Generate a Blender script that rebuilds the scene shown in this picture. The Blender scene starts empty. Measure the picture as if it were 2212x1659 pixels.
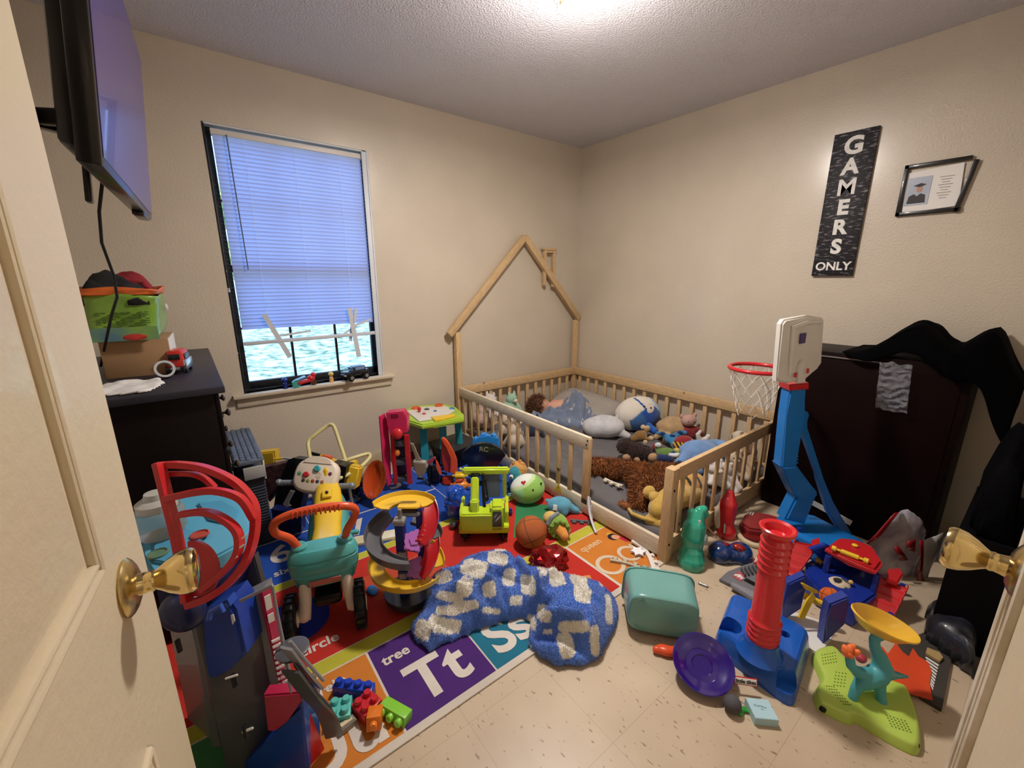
import bpy, bmesh, math, random
import numpy as np
from mathutils import Vector, Matrix, Euler, Quaternion, noise
R_ = math.radians
PI = math.pi
SC = bpy.context.scene
COL = SC.collection
# ---------------- camera ----------------
cam = bpy.data.cameras.new('camera'); camo = bpy.data.objects.new('camera', cam); COL.objects.link(camo)
cam.sensor_width = 36; cam.lens = 905/2212*36; cam.clip_start = 0.02; cam.clip_end = 200
camo.location = (0, 0, 1.315)
camo.rotation_euler = (R_(90-14.0), 0, R_(52.4-90))
SC.camera = camo
# ---------------- view ----------------
SC.view_settings.view_transform = 'Standard'; SC.view_settings.look = 'None'
SC.view_settings.gamma = 1; SC.view_settings.use_curve_mapping = False
SC.view_settings.exposure = 0.68
# ---------------- world: bright hazy daylight ----------------
w = bpy.data.worlds.new('world'); SC.world = w; w.use_nodes = True
nt = w.node_tree; nt.nodes.clear()
out = nt.nodes.new('ShaderNodeOutputWorld'); bg = nt.nodes.new('ShaderNodeBackground')
bg.inputs[0].default_value = (0.36, 0.58, 1.0, 1); bg.inputs[1].default_value = 1.9
nt.links.new(bg.outputs[0], out.inputs[0])
def light(name, kind, loc, energy, color, size=0.1, rot=None, size_y=None, label=None, group=None):
    l = bpy.data.lights.new(name, kind); l.energy = energy; l.color = color
    if kind == 'AREA':
        l.size = size
        if size_y: l.shape = 'RECTANGLE'; l.size_y = size_y
    elif kind == 'SUN': l.angle = size
    else: l.shadow_soft_size = size
    o = bpy.data.objects.new(name, l); COL.objects.link(o); o.location = loc
    if rot: o.rotation_euler = rot
    return o
light('sun_light', 'SUN', (0, 8, 6), 3.0, (1.0, .96, .9), R_(2), (R_(35), R_(-20), 0))
light('ceiling_bulb_light', 'POINT', (1.36, 1.33, 2.20), 11, (1.0, .91, .84), .05)
light('ceiling_disc_light', 'AREA', (1.36, 1.33, 2.30), 25, (1.0, .91, .84), .16)
light('hallway_bulb_light', 'POINT', (0.35, -0.35, 2.25), 12, (1.0, .88, .74), .08)

# ---------------- materials ----------------
_M = {}
def rgb(h):
    h = h.lstrip('#'); v = [int(h[i:i+2], 16)/255 for i in (0, 2, 4)]
    return tuple(c/12.92 if c <= .04045 else ((c+.055)/1.055)**2.4 for c in v)
def mat(name, col='808080', rough=.5, metal=0, var=0., vscale=8, bump=0., bscale=60, trans=0., coat=0., sheen=0., alpha=1., col2=None, sss=0., stretch=None, detail=3, emit=None, estr=0, ior=1.45):
    if name in _M: return _M[name]
    m = bpy.data.materials.new(name); m.use_nodes = True; nt = m.node_tree
    b = nt.nodes['Principled BSDF']; c = rgb(col)
    b.inputs['Base Color'].default_value = (*c, 1); b.inputs['Roughness'].default_value = rough
    b.inputs['Metallic'].default_value = metal; b.inputs['IOR'].default_value = ior
    b.inputs['Transmission Weight'].default_value = trans; b.inputs['Coat Weight'].default_value = coat
    b.inputs['Sheen Weight'].default_value = sheen; b.inputs['Alpha'].default_value = alpha
    if sss: b.inputs['Subsurface Weight'].default_value = sss; b.inputs['Subsurface Scale'].default_value = .02
    if emit: b.inputs['Emission Color'].default_value = (*rgb(emit), 1); b.inputs['Emission Strength'].default_value = estr
    tc = nt.nodes.new('ShaderNodeTexCoord'); src = tc.outputs['Object']
    if stretch:
        mp = nt.nodes.new('ShaderNodeMapping'); mp.inputs['Scale'].default_value = stretch
        nt.links.new(src, mp.inputs[0]); src = mp.outputs[0]
    if var or col2:
        n = nt.nodes.new('ShaderNodeTexNoise'); n.inputs['Scale'].default_value = vscale; n.inputs['Detail'].default_value = detail
        nt.links.new(src, n.inputs[0])
        r = nt.nodes.new('ShaderNodeValToRGB'); r.color_ramp.elements[0].position = .35; r.color_ramp.elements[1].position = .65
        c2 = rgb(col2) if col2 else tuple(min(1, x*(1+var)) for x in c)
        c1 = c if col2 else tuple(x*(1-var) for x in c)
        r.color_ramp.elements[0].color = (*c1, 1); r.color_ramp.elements[1].color = (*c2, 1)
        nt.links.new(n.outputs[0], r.inputs[0]); nt.links.new(r.outputs[0], b.inputs['Base Color'])
    if bump:
        n2 = nt.nodes.new('ShaderNodeTexNoise'); n2.inputs['Scale'].default_value = bscale; n2.inputs['Detail'].default_value = 4
        nt.links.new(src, n2.inputs[0])
        bp = nt.nodes.new('ShaderNodeBump'); bp.inputs['Strength'].default_value = bump; bp.inputs['Distance'].default_value = .01
        nt.links.new(n2.outputs[0], bp.inputs['Height']); nt.links.new(bp.outputs[0], b.inputs['Normal'])
    _M[name] = m; return m
def dull(m, s=.12):
    m.node_tree.nodes['Principled BSDF'].inputs['Specular IOR Level'].default_value = s; return m
def plastic(h, rough=.35, **k): return mat('plastic_'+h+str(rough), h, rough, bump=.03, bscale=25, var=.04, coat=.25, **k)
def plush(h, **k): return mat('plush_'+h, h, .95, bump=.5, bscale=260, var=.12, vscale=14, sheen=.3, **k)
def vcolmat(name, rough=.6, bump=.1, bscale=80, sheen=0., coat=0., trans=0.):
    if name in _M: return _M[name]
    m = mat(name, rough=rough, bump=bump, bscale=bscale, sheen=sheen, coat=coat, trans=trans)
    nt = m.node_tree; a = nt.nodes.new('ShaderNodeVertexColor'); a.layer_name = 'pattern'
    nt.links.new(a.outputs[0], nt.nodes['Principled BSDF'].inputs['Base Color']); return m

# ---------------- mesh helpers ----------------
def bm_new(): return bmesh.new()
def add_box(bm, c, s, rot=None, bev=0., seg=2, taper=None):
    r = bmesh.ops.create_cube(bm, size=1)['verts']
    for v in r:
        v.co = Vector((v.co.x*s[0], v.co.y*s[1], v.co.z*s[2]))
        if taper and v.co.z > 0: v.co.x *= taper; v.co.y *= taper
    if bev:
        es = list({e for v in r for e in v.link_edges})
        g = bmesh.ops.bevel(bm, geom=es, offset=min(bev, min(s)*.49), segments=seg, affect='EDGES', profile=.5)
        vs = set(r) & set(bm.verts)
        vs = {v for f in g['faces'] for v in f.verts} | {v for v in r if v.is_valid}
    else: vs = set(r)
    M = (rot.to_matrix() if isinstance(rot, (Euler, Quaternion)) else (Euler([R_(a) for a in rot]).to_matrix() if rot else Matrix.Identity(3)))
    for v in vs: v.co = M @ v.co + Vector(c)
    return list(vs)
def frame_at(d):
    d = d.normalized(); a = Vector((0, 0, 1)) if abs(d.z) < .95 else Vector((1, 0, 0))
    u = d.cross(a).normalized(); return u, u.cross(d).normalized()
def add_tube(bm, pts, r, n=10, closed=False, caps=True, flat=None, up=None):
    """sweep a round (or flat=(w,h) rectangular) section along a path"""
    pts = [Vector(p) for p in pts]; m = len(pts); rings = []; prev = None
    for i, p in enumerate(pts):
        if closed: d = pts[(i+1) % m]-pts[i-1]
        else: d = pts[min(i+1, m-1)]-pts[max(i-1, 0)]
        if d.length < 1e-9: d = Vector((0, 0, 1))
        d.normalize()
        if up is not None:
            u = d.cross(Vector(up)); 
            if u.length < 1e-5: u = frame_at(d)[0]
            u.normalize(); v = u.cross(d).normalized()
        elif prev is None: u, v = frame_at(d)
        else:
            u = (prev-d*prev.dot(d)); u = u.normalized() if u.length > 1e-6 else frame_at(d)[0]; v = u.cross(d).normalized()
        prev = u
        rr = r[i] if isinstance(r, (list, tuple)) else r
        if flat: ring = [bm.verts.new(p+u*a*flat[0]/2+v*b*flat[1]/2) for a, b in ((-1, -1), (1, -1), (1, 1), (-1, 1))]
        else: ring = [bm.verts.new(p+(u*math.cos(t)+v*math.sin(t))*rr) for t in [2*PI*k/n for k in range(n)]]
        rings.append(ring)
    k = len(rings[0])
    for i in range(m if closed else m-1):
        a, b = rings[i], rings[(i+1) % m]
        for j in range(k): bm.faces.new((a[j], a[(j+1) % k], b[(j+1) % k], b[j]))
    if caps and not closed:
        bm.faces.new(list(reversed(rings[0]))); bm.faces.new(rings[-1])
def add_lathe(bm, prof, n=32, c=(0, 0, 0), M=None, cap=True):
    """profile [(r,z)] turned about z"""
    c = Vector(c); M = M or Matrix.Identity(3); rings = []
    for r, z in prof:
        if r < 1e-5: rings.append([bm.verts.new(M @ Vector((0, 0, z))+c)])
        else: rings.append([bm.verts.new(M @ Vector((r*math.cos(2*PI*k/n), r*math.sin(2*PI*k/n), z))+c) for k in range(n)])
    for a, b in zip(rings, rings[1:]):
        for j in range(n):
            q = [a[j % len(a)], a[(j+1) % len(a)], b[(j+1) % len(b)], b[j % len(b)]]
            q = list(dict.fromkeys(q))
            if len(q) > 2: bm.faces.new(q)
    if cap:
        if len(rings[0]) > 1: bm.faces.new(list(reversed(rings[0])))
        if len(rings[-1]) > 1: bm.faces.new(rings[-1])
def add_prism(bm, poly, z0, z1, M=None, c=(0, 0, 0), bev=0.):
    """outline in xy, pushed from z0 to z1; M turns it"""
    M = M or Matrix.Identity(3); c = Vector(c)
    a = [bm.verts.new((x, y, z0)) for x, y in poly]; b = [bm.verts.new((x, y, z1)) for x, y in poly]; n = len(poly)
    f0 = bm.faces.new(list(reversed(a))); f1 = bm.faces.new(b); fs = [f0, f1]
    for i in range(n): fs.append(bm.faces.new((a[i], a[(i+1) % n], b[(i+1) % n], b[i])))
    vs = a+b
    if bev:
        es = [e for e in f1.edges]+[e for e in f0.edges]
        g = bmesh.ops.bevel(bm, geom=es, offset=bev, segments=2, affect='EDGES')
        vs = list({v for f in g['faces'] for v in f.verts} | {v for v in vs if v.is_valid})
    for v in vs: v.co = M @ v.co+c
def add_ell(bm, c, r, rot=None, u=20, v=14):
    r = (r, r, r) if isinstance(r, (int, float)) else r
    vs = bmesh.ops.create_uvsphere(bm, u_segments=u, v_segments=v, radius=1)['verts']
    M = Euler([R_(a) for a in rot]).to_matrix() if rot else Matrix.Identity(3)
    for x in vs: x.co = M @ Vector((x.co.x*r[0], x.co.y*r[1], x.co.z*r[2]))+Vector(c)
    return vs
def add_caps(bm, pts, rad, n=12):
    """soft limb: tube with round ends through points"""
    pts = [Vector(p) for p in pts]; rad = rad if isinstance(rad, (list, tuple)) else [rad]*len(pts)
    add_tube(bm, pts, rad, n)
    for p, r in zip(pts, rad): add_ell(bm, p, r*1.0, u=n, v=8)
def finish(name, bm, m, parent=None, smooth=True, mods=(), loc=None, rot=None, angle=40, recalc=True):
    if recalc: bmesh.ops.recalc_face_normals(bm, faces=bm.faces[:])
    me = bpy.data.meshes.new(name); bm.to_mesh(me); bm.free()
    o = bpy.data.objects.new(name, me); COL.objects.link(o)
    for x in (m if isinstance(m, (list, tuple)) else [m]): me.materials.append(x)
    if smooth:
        me.polygons.foreach_set('use_smooth', [True]*len(me.polygons))
        try: me.set_sharp_from_angle(angle=R_(angle))
        except Exception: pass
    if loc: o.location = loc
    if rot: o.rotation_euler = [R_(a) for a in rot]
    if parent: o.parent = parent
    for t, kw in mods:
        md = o.modifiers.new(t.lower(), t)
        for k, v in kw.items(): setattr(md, k, v)
    return o
def bake(o):
    """apply an object's modifiers into its own mesh"""
    dg = bpy.context.evaluated_depsgraph_get(); me = bpy.data.meshes.new_from_object(o.evaluated_get(dg))
    old = o.data; o.modifiers.clear(); me.name = old.name; o.data = me
    bpy.data.meshes.remove(old); return o
def blob(name, m, items, parent=None, vox=.008, sm=4, loc=None, rot=None, fuzz=None, disp=0., dsc=6):
    """one soft closed skin grown over ellipsoids ('e', c, r[, rot]) and limbs ('l', pts, radii)"""
    bm = bm_new()
    for it in items:
        if it[0] == 'e': add_ell(bm, it[1], it[2], it[3] if len(it) > 3 else None)
        elif it[0] == 'b': add_box(bm, it[1], it[2], it[3] if len(it) > 3 else None)
        else: add_caps(bm, it[1], it[2])
    o = finish(name, bm, m, None, mods=[('REMESH', dict(mode='VOXEL', voxel_size=vox)), ('SMOOTH', dict(factor=.5, iterations=sm))])
    bake(o)
    me = o.data
    if disp:
        for v in me.vertices:
            p = v.co*dsc; v.co = v.co+v.normal*disp*noise.fractal(p, 1, 2, 3)
    if fuzz: add_fuzz(me, *fuzz)
    me.polygons.foreach_set('use_smooth', [True]*len(me.polygons))
    if loc: o.location = loc
    if rot: o.rotation_euler = [R_(a) for a in rot]
    if parent: o.parent = parent
    return o
def add_fuzz(me, n, ln, wd, lean=.6, grav=-.3, seed=1, col=None):
    """pile: thin upright tufts rooted all over a mesh, part of the same mesh"""
    rnd = random.Random(seed); me.calc_loop_triangles()
    tris = [(t.vertices[:], t.area, t.material_index) for t in me.loop_triangles]
    co = [v.co.copy() for v in me.vertices]; nor = [v.normal.copy() for v in me.vertices]
    cols = None
    at = me.color_attributes.get('pattern')
    if at: cols = [tuple(d.color) for d in at.data]
    tot = sum(t[1] for t in tris); V = []; F_ = []; Cc = []; mi = []
    acc = 0.
    for vs, a, m_ in tris:
        acc += a/tot*n
        while acc >= 1:
            acc -= 1
            u, v = rnd.random(), rnd.random()
            if u+v > 1: u, v = 1-u, 1-v
            p = co[vs[0]]*(1-u-v)+co[vs[1]]*u+co[vs[2]]*v
            nn = (nor[vs[0]]*(1-u-v)+nor[vs[1]]*u+nor[vs[2]]*v)
            j = Vector((rnd.uniform(-1, 1), rnd.uniform(-1, 1), rnd.uniform(-1, 1)))*lean
            d = (nn+j+Vector((0, 0, grav))*.5).normalized()*ln*rnd.uniform(.6, 1.2)
            s = nn.cross(Vector((rnd.uniform(-1, 1), rnd.uniform(-1, 1), rnd.uniform(-1, 1))))
            s = s.normalized()*wd*.5 if s.length > 1e-4 else Vector((wd/2, 0, 0))
            k = len(V); V += [p-s-nn*.001, p+s-nn*.001, p+d*.6+s*.5+j*ln*.2, p+d]; F_ += [(k, k+1, k+2, k+3)]; mi.append(m_)
            if cols: Cc += [cols[vs[0]]]*4
    bm = bmesh.new(); bm.from_mesh(me)
    lay = bm.verts.layers.float_color.get('pattern') if at else None
    nv = []
    for i, p in enumerate(V):
        x = bm.verts.new(p)
        if lay: x[lay] = Cc[i]
        nv.append(x)
    for k, f in enumerate(F_):
        q = bm.faces.new([nv[i] for i in f]); q.material_index = mi[k]
    bm.to_mesh(me); bm.free()

# ---------------- naming helpers ----------------
def tag(o, label, cat, group=None, kind=None):
    o['label'] = label; o['category'] = cat
    if group: o['group'] = group
    if kind: o['kind'] = kind
    return o
def thing(name, label, cat, loc=(0, 0, 0), rot=(0, 0, 0), group=None, scale=1.):
    o = bpy.data.objects.new(name, None); COL.objects.link(o); o.empty_display_size = .05
    o.location = loc; o.rotation_euler = [R_(a) for a in rot]; o.scale = (scale,)*3
    return tag(o, label, cat, group)
def struct(name, bm, m, parent=None, **k):
    o = finish(name, bm, m, parent, **k)
    if parent is None: o['kind'] = 'structure'
    return o
def dup(root, loc, rot, label, group=None, scale=1.):
    r = root.copy(); COL.objects.link(r); r.location = loc; r.rotation_euler = [R_(a) for a in rot]; r['label'] = label; r.scale = (scale,)*3
    if group: r['group'] = group
    for ch in list(root.children):
        c = ch.copy(); COL.objects.link(c); c.parent = r
        for g in ch.children:
            d = g.copy(); COL.objects.link(d); d.parent = c
    return r
def text(name, s, size, m, parent=None, loc=(0, 0, 0), rot=(0, 0, 0), ext=.0004, align='CENTER', shear=0., bold=0., M=None):
    cu = bpy.data.curves.new(name, 'FONT'); cu.body = s; cu.size = size; cu.extrude = ext; cu.align_x = align; cu.align_y = 'CENTER'; cu.offset = bold; cu.shear = shear; cu.resolution_u = 4
    t = bpy.data.objects.new(name+'_tmp', cu); COL.objects.link(t)
    me = bpy.data.meshes.new_from_object(t.evaluated_get(bpy.context.evaluated_depsgraph_get()))
    bpy.data.objects.remove(t); bpy.data.curves.remove(cu)
    me.name = name; me.materials.clear(); me.materials.append(m)
    o = bpy.data.objects.new(name, me); COL.objects.link(o); o.location = loc
    if M is not None: o.matrix_local = M
    else: o.rotation_euler = [R_(a) for a in rot]
    if parent: o.parent = parent
    return o
def arc(cx, cy, r, a0, a1, n, z=0., ry=None):
    return [(cx+r*math.cos(R_(a0+(a1-a0)*k/n)), cy+(ry or r)*math.sin(R_(a0+(a1-a0)*k/n)), z) for k in range(n+1)]
def heap(name, m, poly, H, cell=.012, edge=.06, bumps=(), folds=(), z0=0., nz=.012, ns=9, parent=None, loc=None, seed=0, color=None, fuzz=None, floorf=None, power=1., mods=(), vox=0):
    """cloth lying in a heap: closed surface over an outline, with humps and creases"""
    P = np.array(poly, float); x0, y0 = P.min(0); x1, y1 = P.max(0)
    nx = int((x1-x0)/cell)+2; ny = int((y1-y0)/cell)+2
    X, Y = np.meshgrid(x0+np.arange(nx)*cell, y0+np.arange(ny)*cell, indexing='ij')
    A = P; B = np.roll(P, -1, 0); D = np.full(X.shape, 9.); ins = np.zeros(X.shape, bool)
    for (ax, ay), (bx, by) in zip(A, B):
        dx, dy = bx-ax, by-ay; L = dx*dx+dy*dy+1e-12
        t = np.clip(((X-ax)*dx+(Y-ay)*dy)/L, 0, 1)
        D = np.minimum(D, np.hypot(X-ax-t*dx, Y-ay-t*dy))
        c = ((ay > Y) != (by > Y)); xi = (bx-ax)*(Y-ay)/(by-ay+1e-12)+ax
        ins ^= (c & (X < xi))
    def N(p, s): return noise.fractal(Vector((p[0]*s+seed*7.1, p[1]*s-seed*3.3, seed)), 1, 2, 3)
    Z = H*np.ones(X.shape)
    for bx, by, r, h in bumps: Z += h*np.exp(-((X-bx)**2+(Y-by)**2)/(r*r))
    for ax, ay, bx, by, wd, h in folds:
        dx, dy = bx-ax, by-ay; L = dx*dx+dy*dy+1e-12
        t = np.clip(((X-ax)*dx+(Y-ay)*dy)/L, 0, 1); d = np.hypot(X-ax-t*dx, Y-ay-t*dy)
        Z += h*np.exp(-(d/wd)**2)
    bm = bm_new(); top = {}; bot = {}
    e = np.clip(D/edge, 0, 1); prof = np.sqrt(np.clip(1-(1-e)**2, 0, 1))**power
    for i in range(nx):
        for j in range(ny):
            if not ins[i, j]: continue
            nn = N((X[i, j], Y[i, j]), ns)*nz
            base = floorf(X[i, j], Y[i, j]) if floorf else z0
            zz = max(base+.004, base+(Z[i, j]+nn)*prof[i, j])
            ox = N((Y[i, j]+5, X[i, j]), 11)*.01
            top[i, j] = bm.verts.new((X[i, j]+ox, Y[i, j]+ox, zz)); bot[i, j] = bm.verts.new((X[i, j]+ox, Y[i, j]+ox, base+.001))
    edges = {}
    for (i, j) in list(top):
        q = [(i, j), (i+1, j), (i+1, j+1), (i, j+1)]
        if all(k in top for k in q):
            bm.faces.new([top[k] for k in q]); bm.faces.new([bot[k] for k in reversed(q)])
            for a, b in zip(q, q[1:]+q[:1]):
                if (b, a) in edges: edges.pop((b, a))
                else: edges[(a, b)] = 1
    for a, b in edges:
        try: bm.faces.new((top[b], top[a], bot[a], bot[b]))
        except ValueError: pass
    for v in [v for v in bm.verts if not v.link_faces]: bm.verts.remove(v)
    if color and not vox:
        lay = bm.verts.layers.float_color.new('pattern')
        for v in bm.verts: v[lay] = (*color(v.co), 1)
    o = finish(name, bm, m, None, angle=180, mods=([('REMESH', dict(mode='VOXEL', voxel_size=vox)), ('SMOOTH', dict(factor=.5, iterations=3))] if vox else [('SMOOTH', dict(factor=.5, iterations=2))])+list(mods))
    bake(o)
    if color and vox:
        me = o.data; at = me.color_attributes.new('pattern', 'FLOAT_COLOR', 'POINT')
        for i, v in enumerate(me.vertices): at.data[i].color = (*color(v.co), 1)
    if vox: o.data.polygons.foreach_set('use_smooth', [True]*len(o.data.polygons))
    if fuzz: add_fuzz(o.data, *fuzz)
    if loc: o.location = loc
    if parent: o.parent = parent
    return o
# ================= the room =================
XL, XR, YN, YW, ZC = -0.43, 2.99, -0.06, 2.88, 2.44
def wallmat(name, col, bump=.25, rough=.42):
    m = mat(name, col, rough, var=.035, vscale=2.5, bump=bump, bscale=110, coat=.8)
    m.node_tree.nodes['Principled BSDF'].inputs['Coat Roughness'].default_value = .22
    return m
WALL = wallmat('wall_paint', 'CABEAB'); CEIL = mat('ceiling_texture', 'DCDAE0', .9, var=.02, vscale=3, bump=1.0, bscale=120)
def floor_mat():
    m = bpy.data.materials.new('vinyl_tile'); m.use_nodes = True; nt = m.node_tree; b = nt.nodes['Principled BSDF']
    tc = nt.nodes.new('ShaderNodeTexCoord'); L = nt.links
    n1 = nt.nodes.new('ShaderNodeTexNoise'); n1.inputs['Scale'].default_value = 2.2; n1.inputs['Detail'].default_value = 5
    L.new(tc.outputs['Object'], n1.inputs[0])
    r1 = nt.nodes.new('ShaderNodeValToRGB'); r1.color_ramp.elements[0].color = (*rgb('B09C83'), 1); r1.color_ramp.elements[1].color = (*rgb('CBB99F'), 1)
    r1.color_ramp.elements[0].position = .3; r1.color_ramp.elements[1].position = .7; L.new(n1.outputs[0], r1.inputs[0])
    mp = nt.nodes.new('ShaderNodeMapping'); mp.inputs['Scale'].default_value = (90, 34, 1); mp.inputs['Rotation'].default_value = (0, 0, .5); L.new(tc.outputs['Object'], mp.inputs[0])
    n2 = nt.nodes.new('ShaderNodeTexNoise'); n2.inputs['Scale'].default_value = 1; n2.inputs['Detail'].default_value = 2; L.new(mp.outputs[0], n2.inputs[0])
    r2 = nt.nodes.new('ShaderNodeValToRGB'); r2.color_ramp.elements[0].position = .66; r2.color_ramp.elements[1].position = .70; L.new(n2.outputs[0], r2.inputs[0])
    mx = nt.nodes.new('ShaderNodeMixRGB'); mx.inputs[2].default_value = (*rgb('6B5942'), 1); L.new(r1.outputs[0], mx.inputs[1])
    mt = nt.nodes.new('ShaderNodeMath'); mt.operation = 'MULTIPLY'; mt.inputs[1].default_value = .75; L.new(r2.outputs[0], mt.inputs[0]); L.new(mt.outputs[0], mx.inputs[0])
    # tile joints: a 12 in grid laid at an angle to the walls
    mp2 = nt.nodes.new('ShaderNodeMapping'); mp2.inputs['Location'].default_value = (.11, .05, 0); L.new(tc.outputs['Object'], mp2.inputs[0])
    br = nt.nodes.new('ShaderNodeTexBrick'); br.offset = 0; br.inputs['Scale'].default_value = 1; br.inputs['Brick Width'].default_value = .305; br.inputs['Row Height'].default_value = .305
    br.inputs['Mortar Size'].default_value = .0008; br.inputs['Mortar Smooth'].default_value = .2; L.new(mp2.outputs[0], br.inputs[0])
    mx2 = nt.nodes.new('ShaderNodeMixRGB'); mx2.inputs[2].default_value = (*rgb('7F6F5C'), 1); L.new(mx.outputs[0], mx2.inputs[1])
    mt2 = nt.nodes.new('ShaderNodeMath'); mt2.operation = 'MULTIPLY'; mt2.inputs[1].default_value = .5; L.new(br.outputs['Fac'], mt2.inputs[0]); L.new(mt2.outputs[0], mx2.inputs[0])
    L.new(mx2.outputs[0], b.inputs['Base Color']); b.inputs['Roughness'].default_value = .38
    bp = nt.nodes.new('ShaderNodeBump'); bp.inputs['Strength'].default_value = .08; L.new(n1.outputs[0], bp.inputs['Height']); L.new(bp.outputs[0], b.inputs['Normal'])
    return m
FLOOR = floor_mat()
T = .12
bm = bm_new(); add_box(bm, ((XL+XR)/2, (YN+YW)/2-.9, -.05), (XR-XL+.4, YW-YN+2.4, .1)); struct('floor', bm, FLOOR, smooth=False)
bm = bm_new(); add_box(bm, ((XL+XR)/2, (YN+YW)/2-.9, ZC+.05), (XR-XL+.4, YW-YN+2.4, .1)); struct('ceiling', bm, CEIL, smooth=False)
bm = bm_new(); add_box(bm, (XR+T/2, (YN+YW)/2, ZC/2), (T, YW-YN+2*T, ZC)); struct('wall_right', bm, WALL, smooth=False)
bm = bm_new(); add_box(bm, (XL-T/2, (YN+YW)/2, ZC/2), (T, YW-YN+2*T, ZC)); struct('wall_left', bm, WALL, smooth=False)
WX0, WX1, WZ0, WZ1 = .205, 1.062, .655, 2.105
bm = bm_new()
for (a, b, c, d) in ((XL, WX0, 0, ZC), (WX1, XR, 0, ZC), (WX0, WX1, 0, WZ0), (WX0, WX1, WZ1, ZC)):
    add_box(bm, ((a+b)/2, YW+T/2, (c+d)/2), (b-a, T, d-c))
bmesh.ops.remove_doubles(bm, verts=bm.verts[:], dist=1e-5)
struct('wall_back', bm, WALL, smooth=False)
# near wall with the doorway the camera stands in, and the hallway behind
bm = bm_new()
for (a, b, c, d) in ((XL, -.22, 0, ZC), (.90, XR, 0, ZC), (-.22, .90, 2.06, ZC)):
    add_box(bm, ((a+b)/2, YN-T/2, (c+d)/2), (b-a, T, d-c))
struct('wall_front', bm, WALL, smooth=False)
bm = bm_new(); add_box(bm, (.4, -1.55, ZC/2), (2.4, .1, ZC)); struct('wall_hallway', bm, WALL, smooth=False)
bm = bm_new(); add_box(bm, (-.8, -.85, ZC/2), (.1, 1.4, ZC)); add_box(bm, (1.6, -.85, ZC/2), (.1, 1.4, ZC)); struct('wall_hallway_end', bm, WALL, smooth=False)
BASEB = mat('baseboard_paint', 'B9A88C', .5, var=.06, vscale=9)
bm = bm_new(); add_box(bm, ((XL+XR)/2, YW-.006, .042), (XR-XL, .012, .084), bev=.003); struct('baseboard_back', bm, BASEB)
bm = bm_new(); add_box(bm, (XR-.006, (YN+YW)/2, .042), (.012, YW-YN, .084), bev=.003); struct('baseboard_right', bm, BASEB)
# ---------- window ----------
BLK = mat('window_black_frame', '14161A', .5, var=.6, vscale=30, bump=.3, bscale=50)
WORN = mat('window_worn_paint', '101318', .55, col2='C8D0D8', vscale=14, detail=6); WORN.node_tree.nodes['Color Ramp'].color_ramp.elements[0].position = .60; WORN.node_tree.nodes['Color Ramp'].color_ramp.elements[1].position = .64
JAMB = mat('window_white_paint', 'D5DADF', .45, var=.05, vscale=6)
GLASS = mat('window_glass', 'F4FAFF', .02, trans=1., ior=1.02)
wroot = bpy.data.objects.new('window_1', None); COL.objects.link(wroot); wroot['kind'] = 'structure'; wroot.location = (WX0, YW, WZ0)
def wpart(name, boxes, m, bev=.003):
    bm = bm_new()
    for c, s in boxes: add_box(bm, (c[0]-WX0, c[1]-YW, c[2]-WZ0), s, bev=bev)
    return finish(name, bm, m, wroot)
mx, mz = (WX0+WX1)/2, (WZ0+WZ1)/2
wpart('jamb', [((WX1-.006, YW+.045, mz), (.012, .10, WZ1-WZ0)), ((WX1-.018, YW+.004, mz), (.045, .008, WZ1-WZ0))], JAMB)
wpart('head_lining', [((mx, YW+.05, WZ1-.005), (WX1-WX0, .10, .01))], JAMB)
wpart('window_frame', [((WX0+.02, YW+.075, mz), (.04, .04, WZ1-WZ0)), ((WX1-.03, YW+.085, mz), (.035, .03, WZ1-WZ0)), ((mx, YW+.085, WZ1-.02), (WX1-WX0, .03, .04)), ((mx, YW+.085, WZ0+.03), (WX1-WX0, .03, .045))], BLK)
wpart('worn_jamb_strip', [((WX0+.006, YW+.03, mz), (.012, .06, WZ1-WZ0)), ((mx, YW+.045, WZ0+.006), (WX1-WX0, .03, .012))], WORN)
wpart('sash_rail', [((mx, YW+.085, 1.375), (WX1-WX0, .03, .04))], BLK)
wpart('muntin', [((x, YW+.092, mz), (.014, .012, WZ1-WZ0)) for x in (.51, .78)]+[((mx, YW+.092, z), (WX1-WX0, .012, .012)) for z in (1.03, 1.74)], BLK, .001)
wpart('pane', [((mx, YW+.095, mz), (WX1-WX0-.06, .004, WZ1-WZ0-.06))], GLASS, 0)
SILL = mat('sill_paint', 'CBBDA6', .5, var=.05, vscale=8)
bm = bm_new(); add_box(bm, ((.145+1.125)/2, YW-.005, WZ0-.011), (.98, .085, .022), bev=.006); add_box(bm, (mx, YW+.05, WZ0-.011), (WX1-WX0, .06, .02))
sl = struct('trim_1', bm, SILL); bm = bm_new(); add_box(bm, (.635, YW-.008, WZ0-.05), (.95, .016, .055), bev=.004); finish('apron', bm, SILL, sl)
# ---------- blinds ----------
SLAT = bpy.data.materials.new('blind_vinyl'); SLAT.use_nodes = True; nt = SLAT.node_tree; b = nt.nodes['Principled BSDF']; b.inputs['Base Color'].default_value = (*rgb('DCE0EE'), 1); b.inputs['Roughness'].default_value = .45
tr = nt.nodes.new('ShaderNodeBsdfTranslucent'); tr.inputs[0].default_value = (.42, .55, .95, 1); ms = nt.nodes.new('ShaderNodeMixShader'); ms.inputs[0].default_value = .46
nt.links.new(b.outputs[0], ms.inputs[1]); nt.links.new(tr.outputs[0], ms.inputs[2]); nt.links.new(ms.outputs[0], nt.nodes['Material Output'].inputs[0])
bl = thing('mini_blinds', 'white vinyl mini blinds, lowered and damaged at the bottom, in the window', 'blinds', (.635, YW+.028, 2.07))
bx0, bx1 = -.388, .388
bm = bm_new(); add_box(bm, (0, 0, 0), (.79, .028, .03), bev=.004); finish('head_rail', bm, mat('rail_white', 'DDD8D2', .4), bl)
bm = bm_new()
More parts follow.
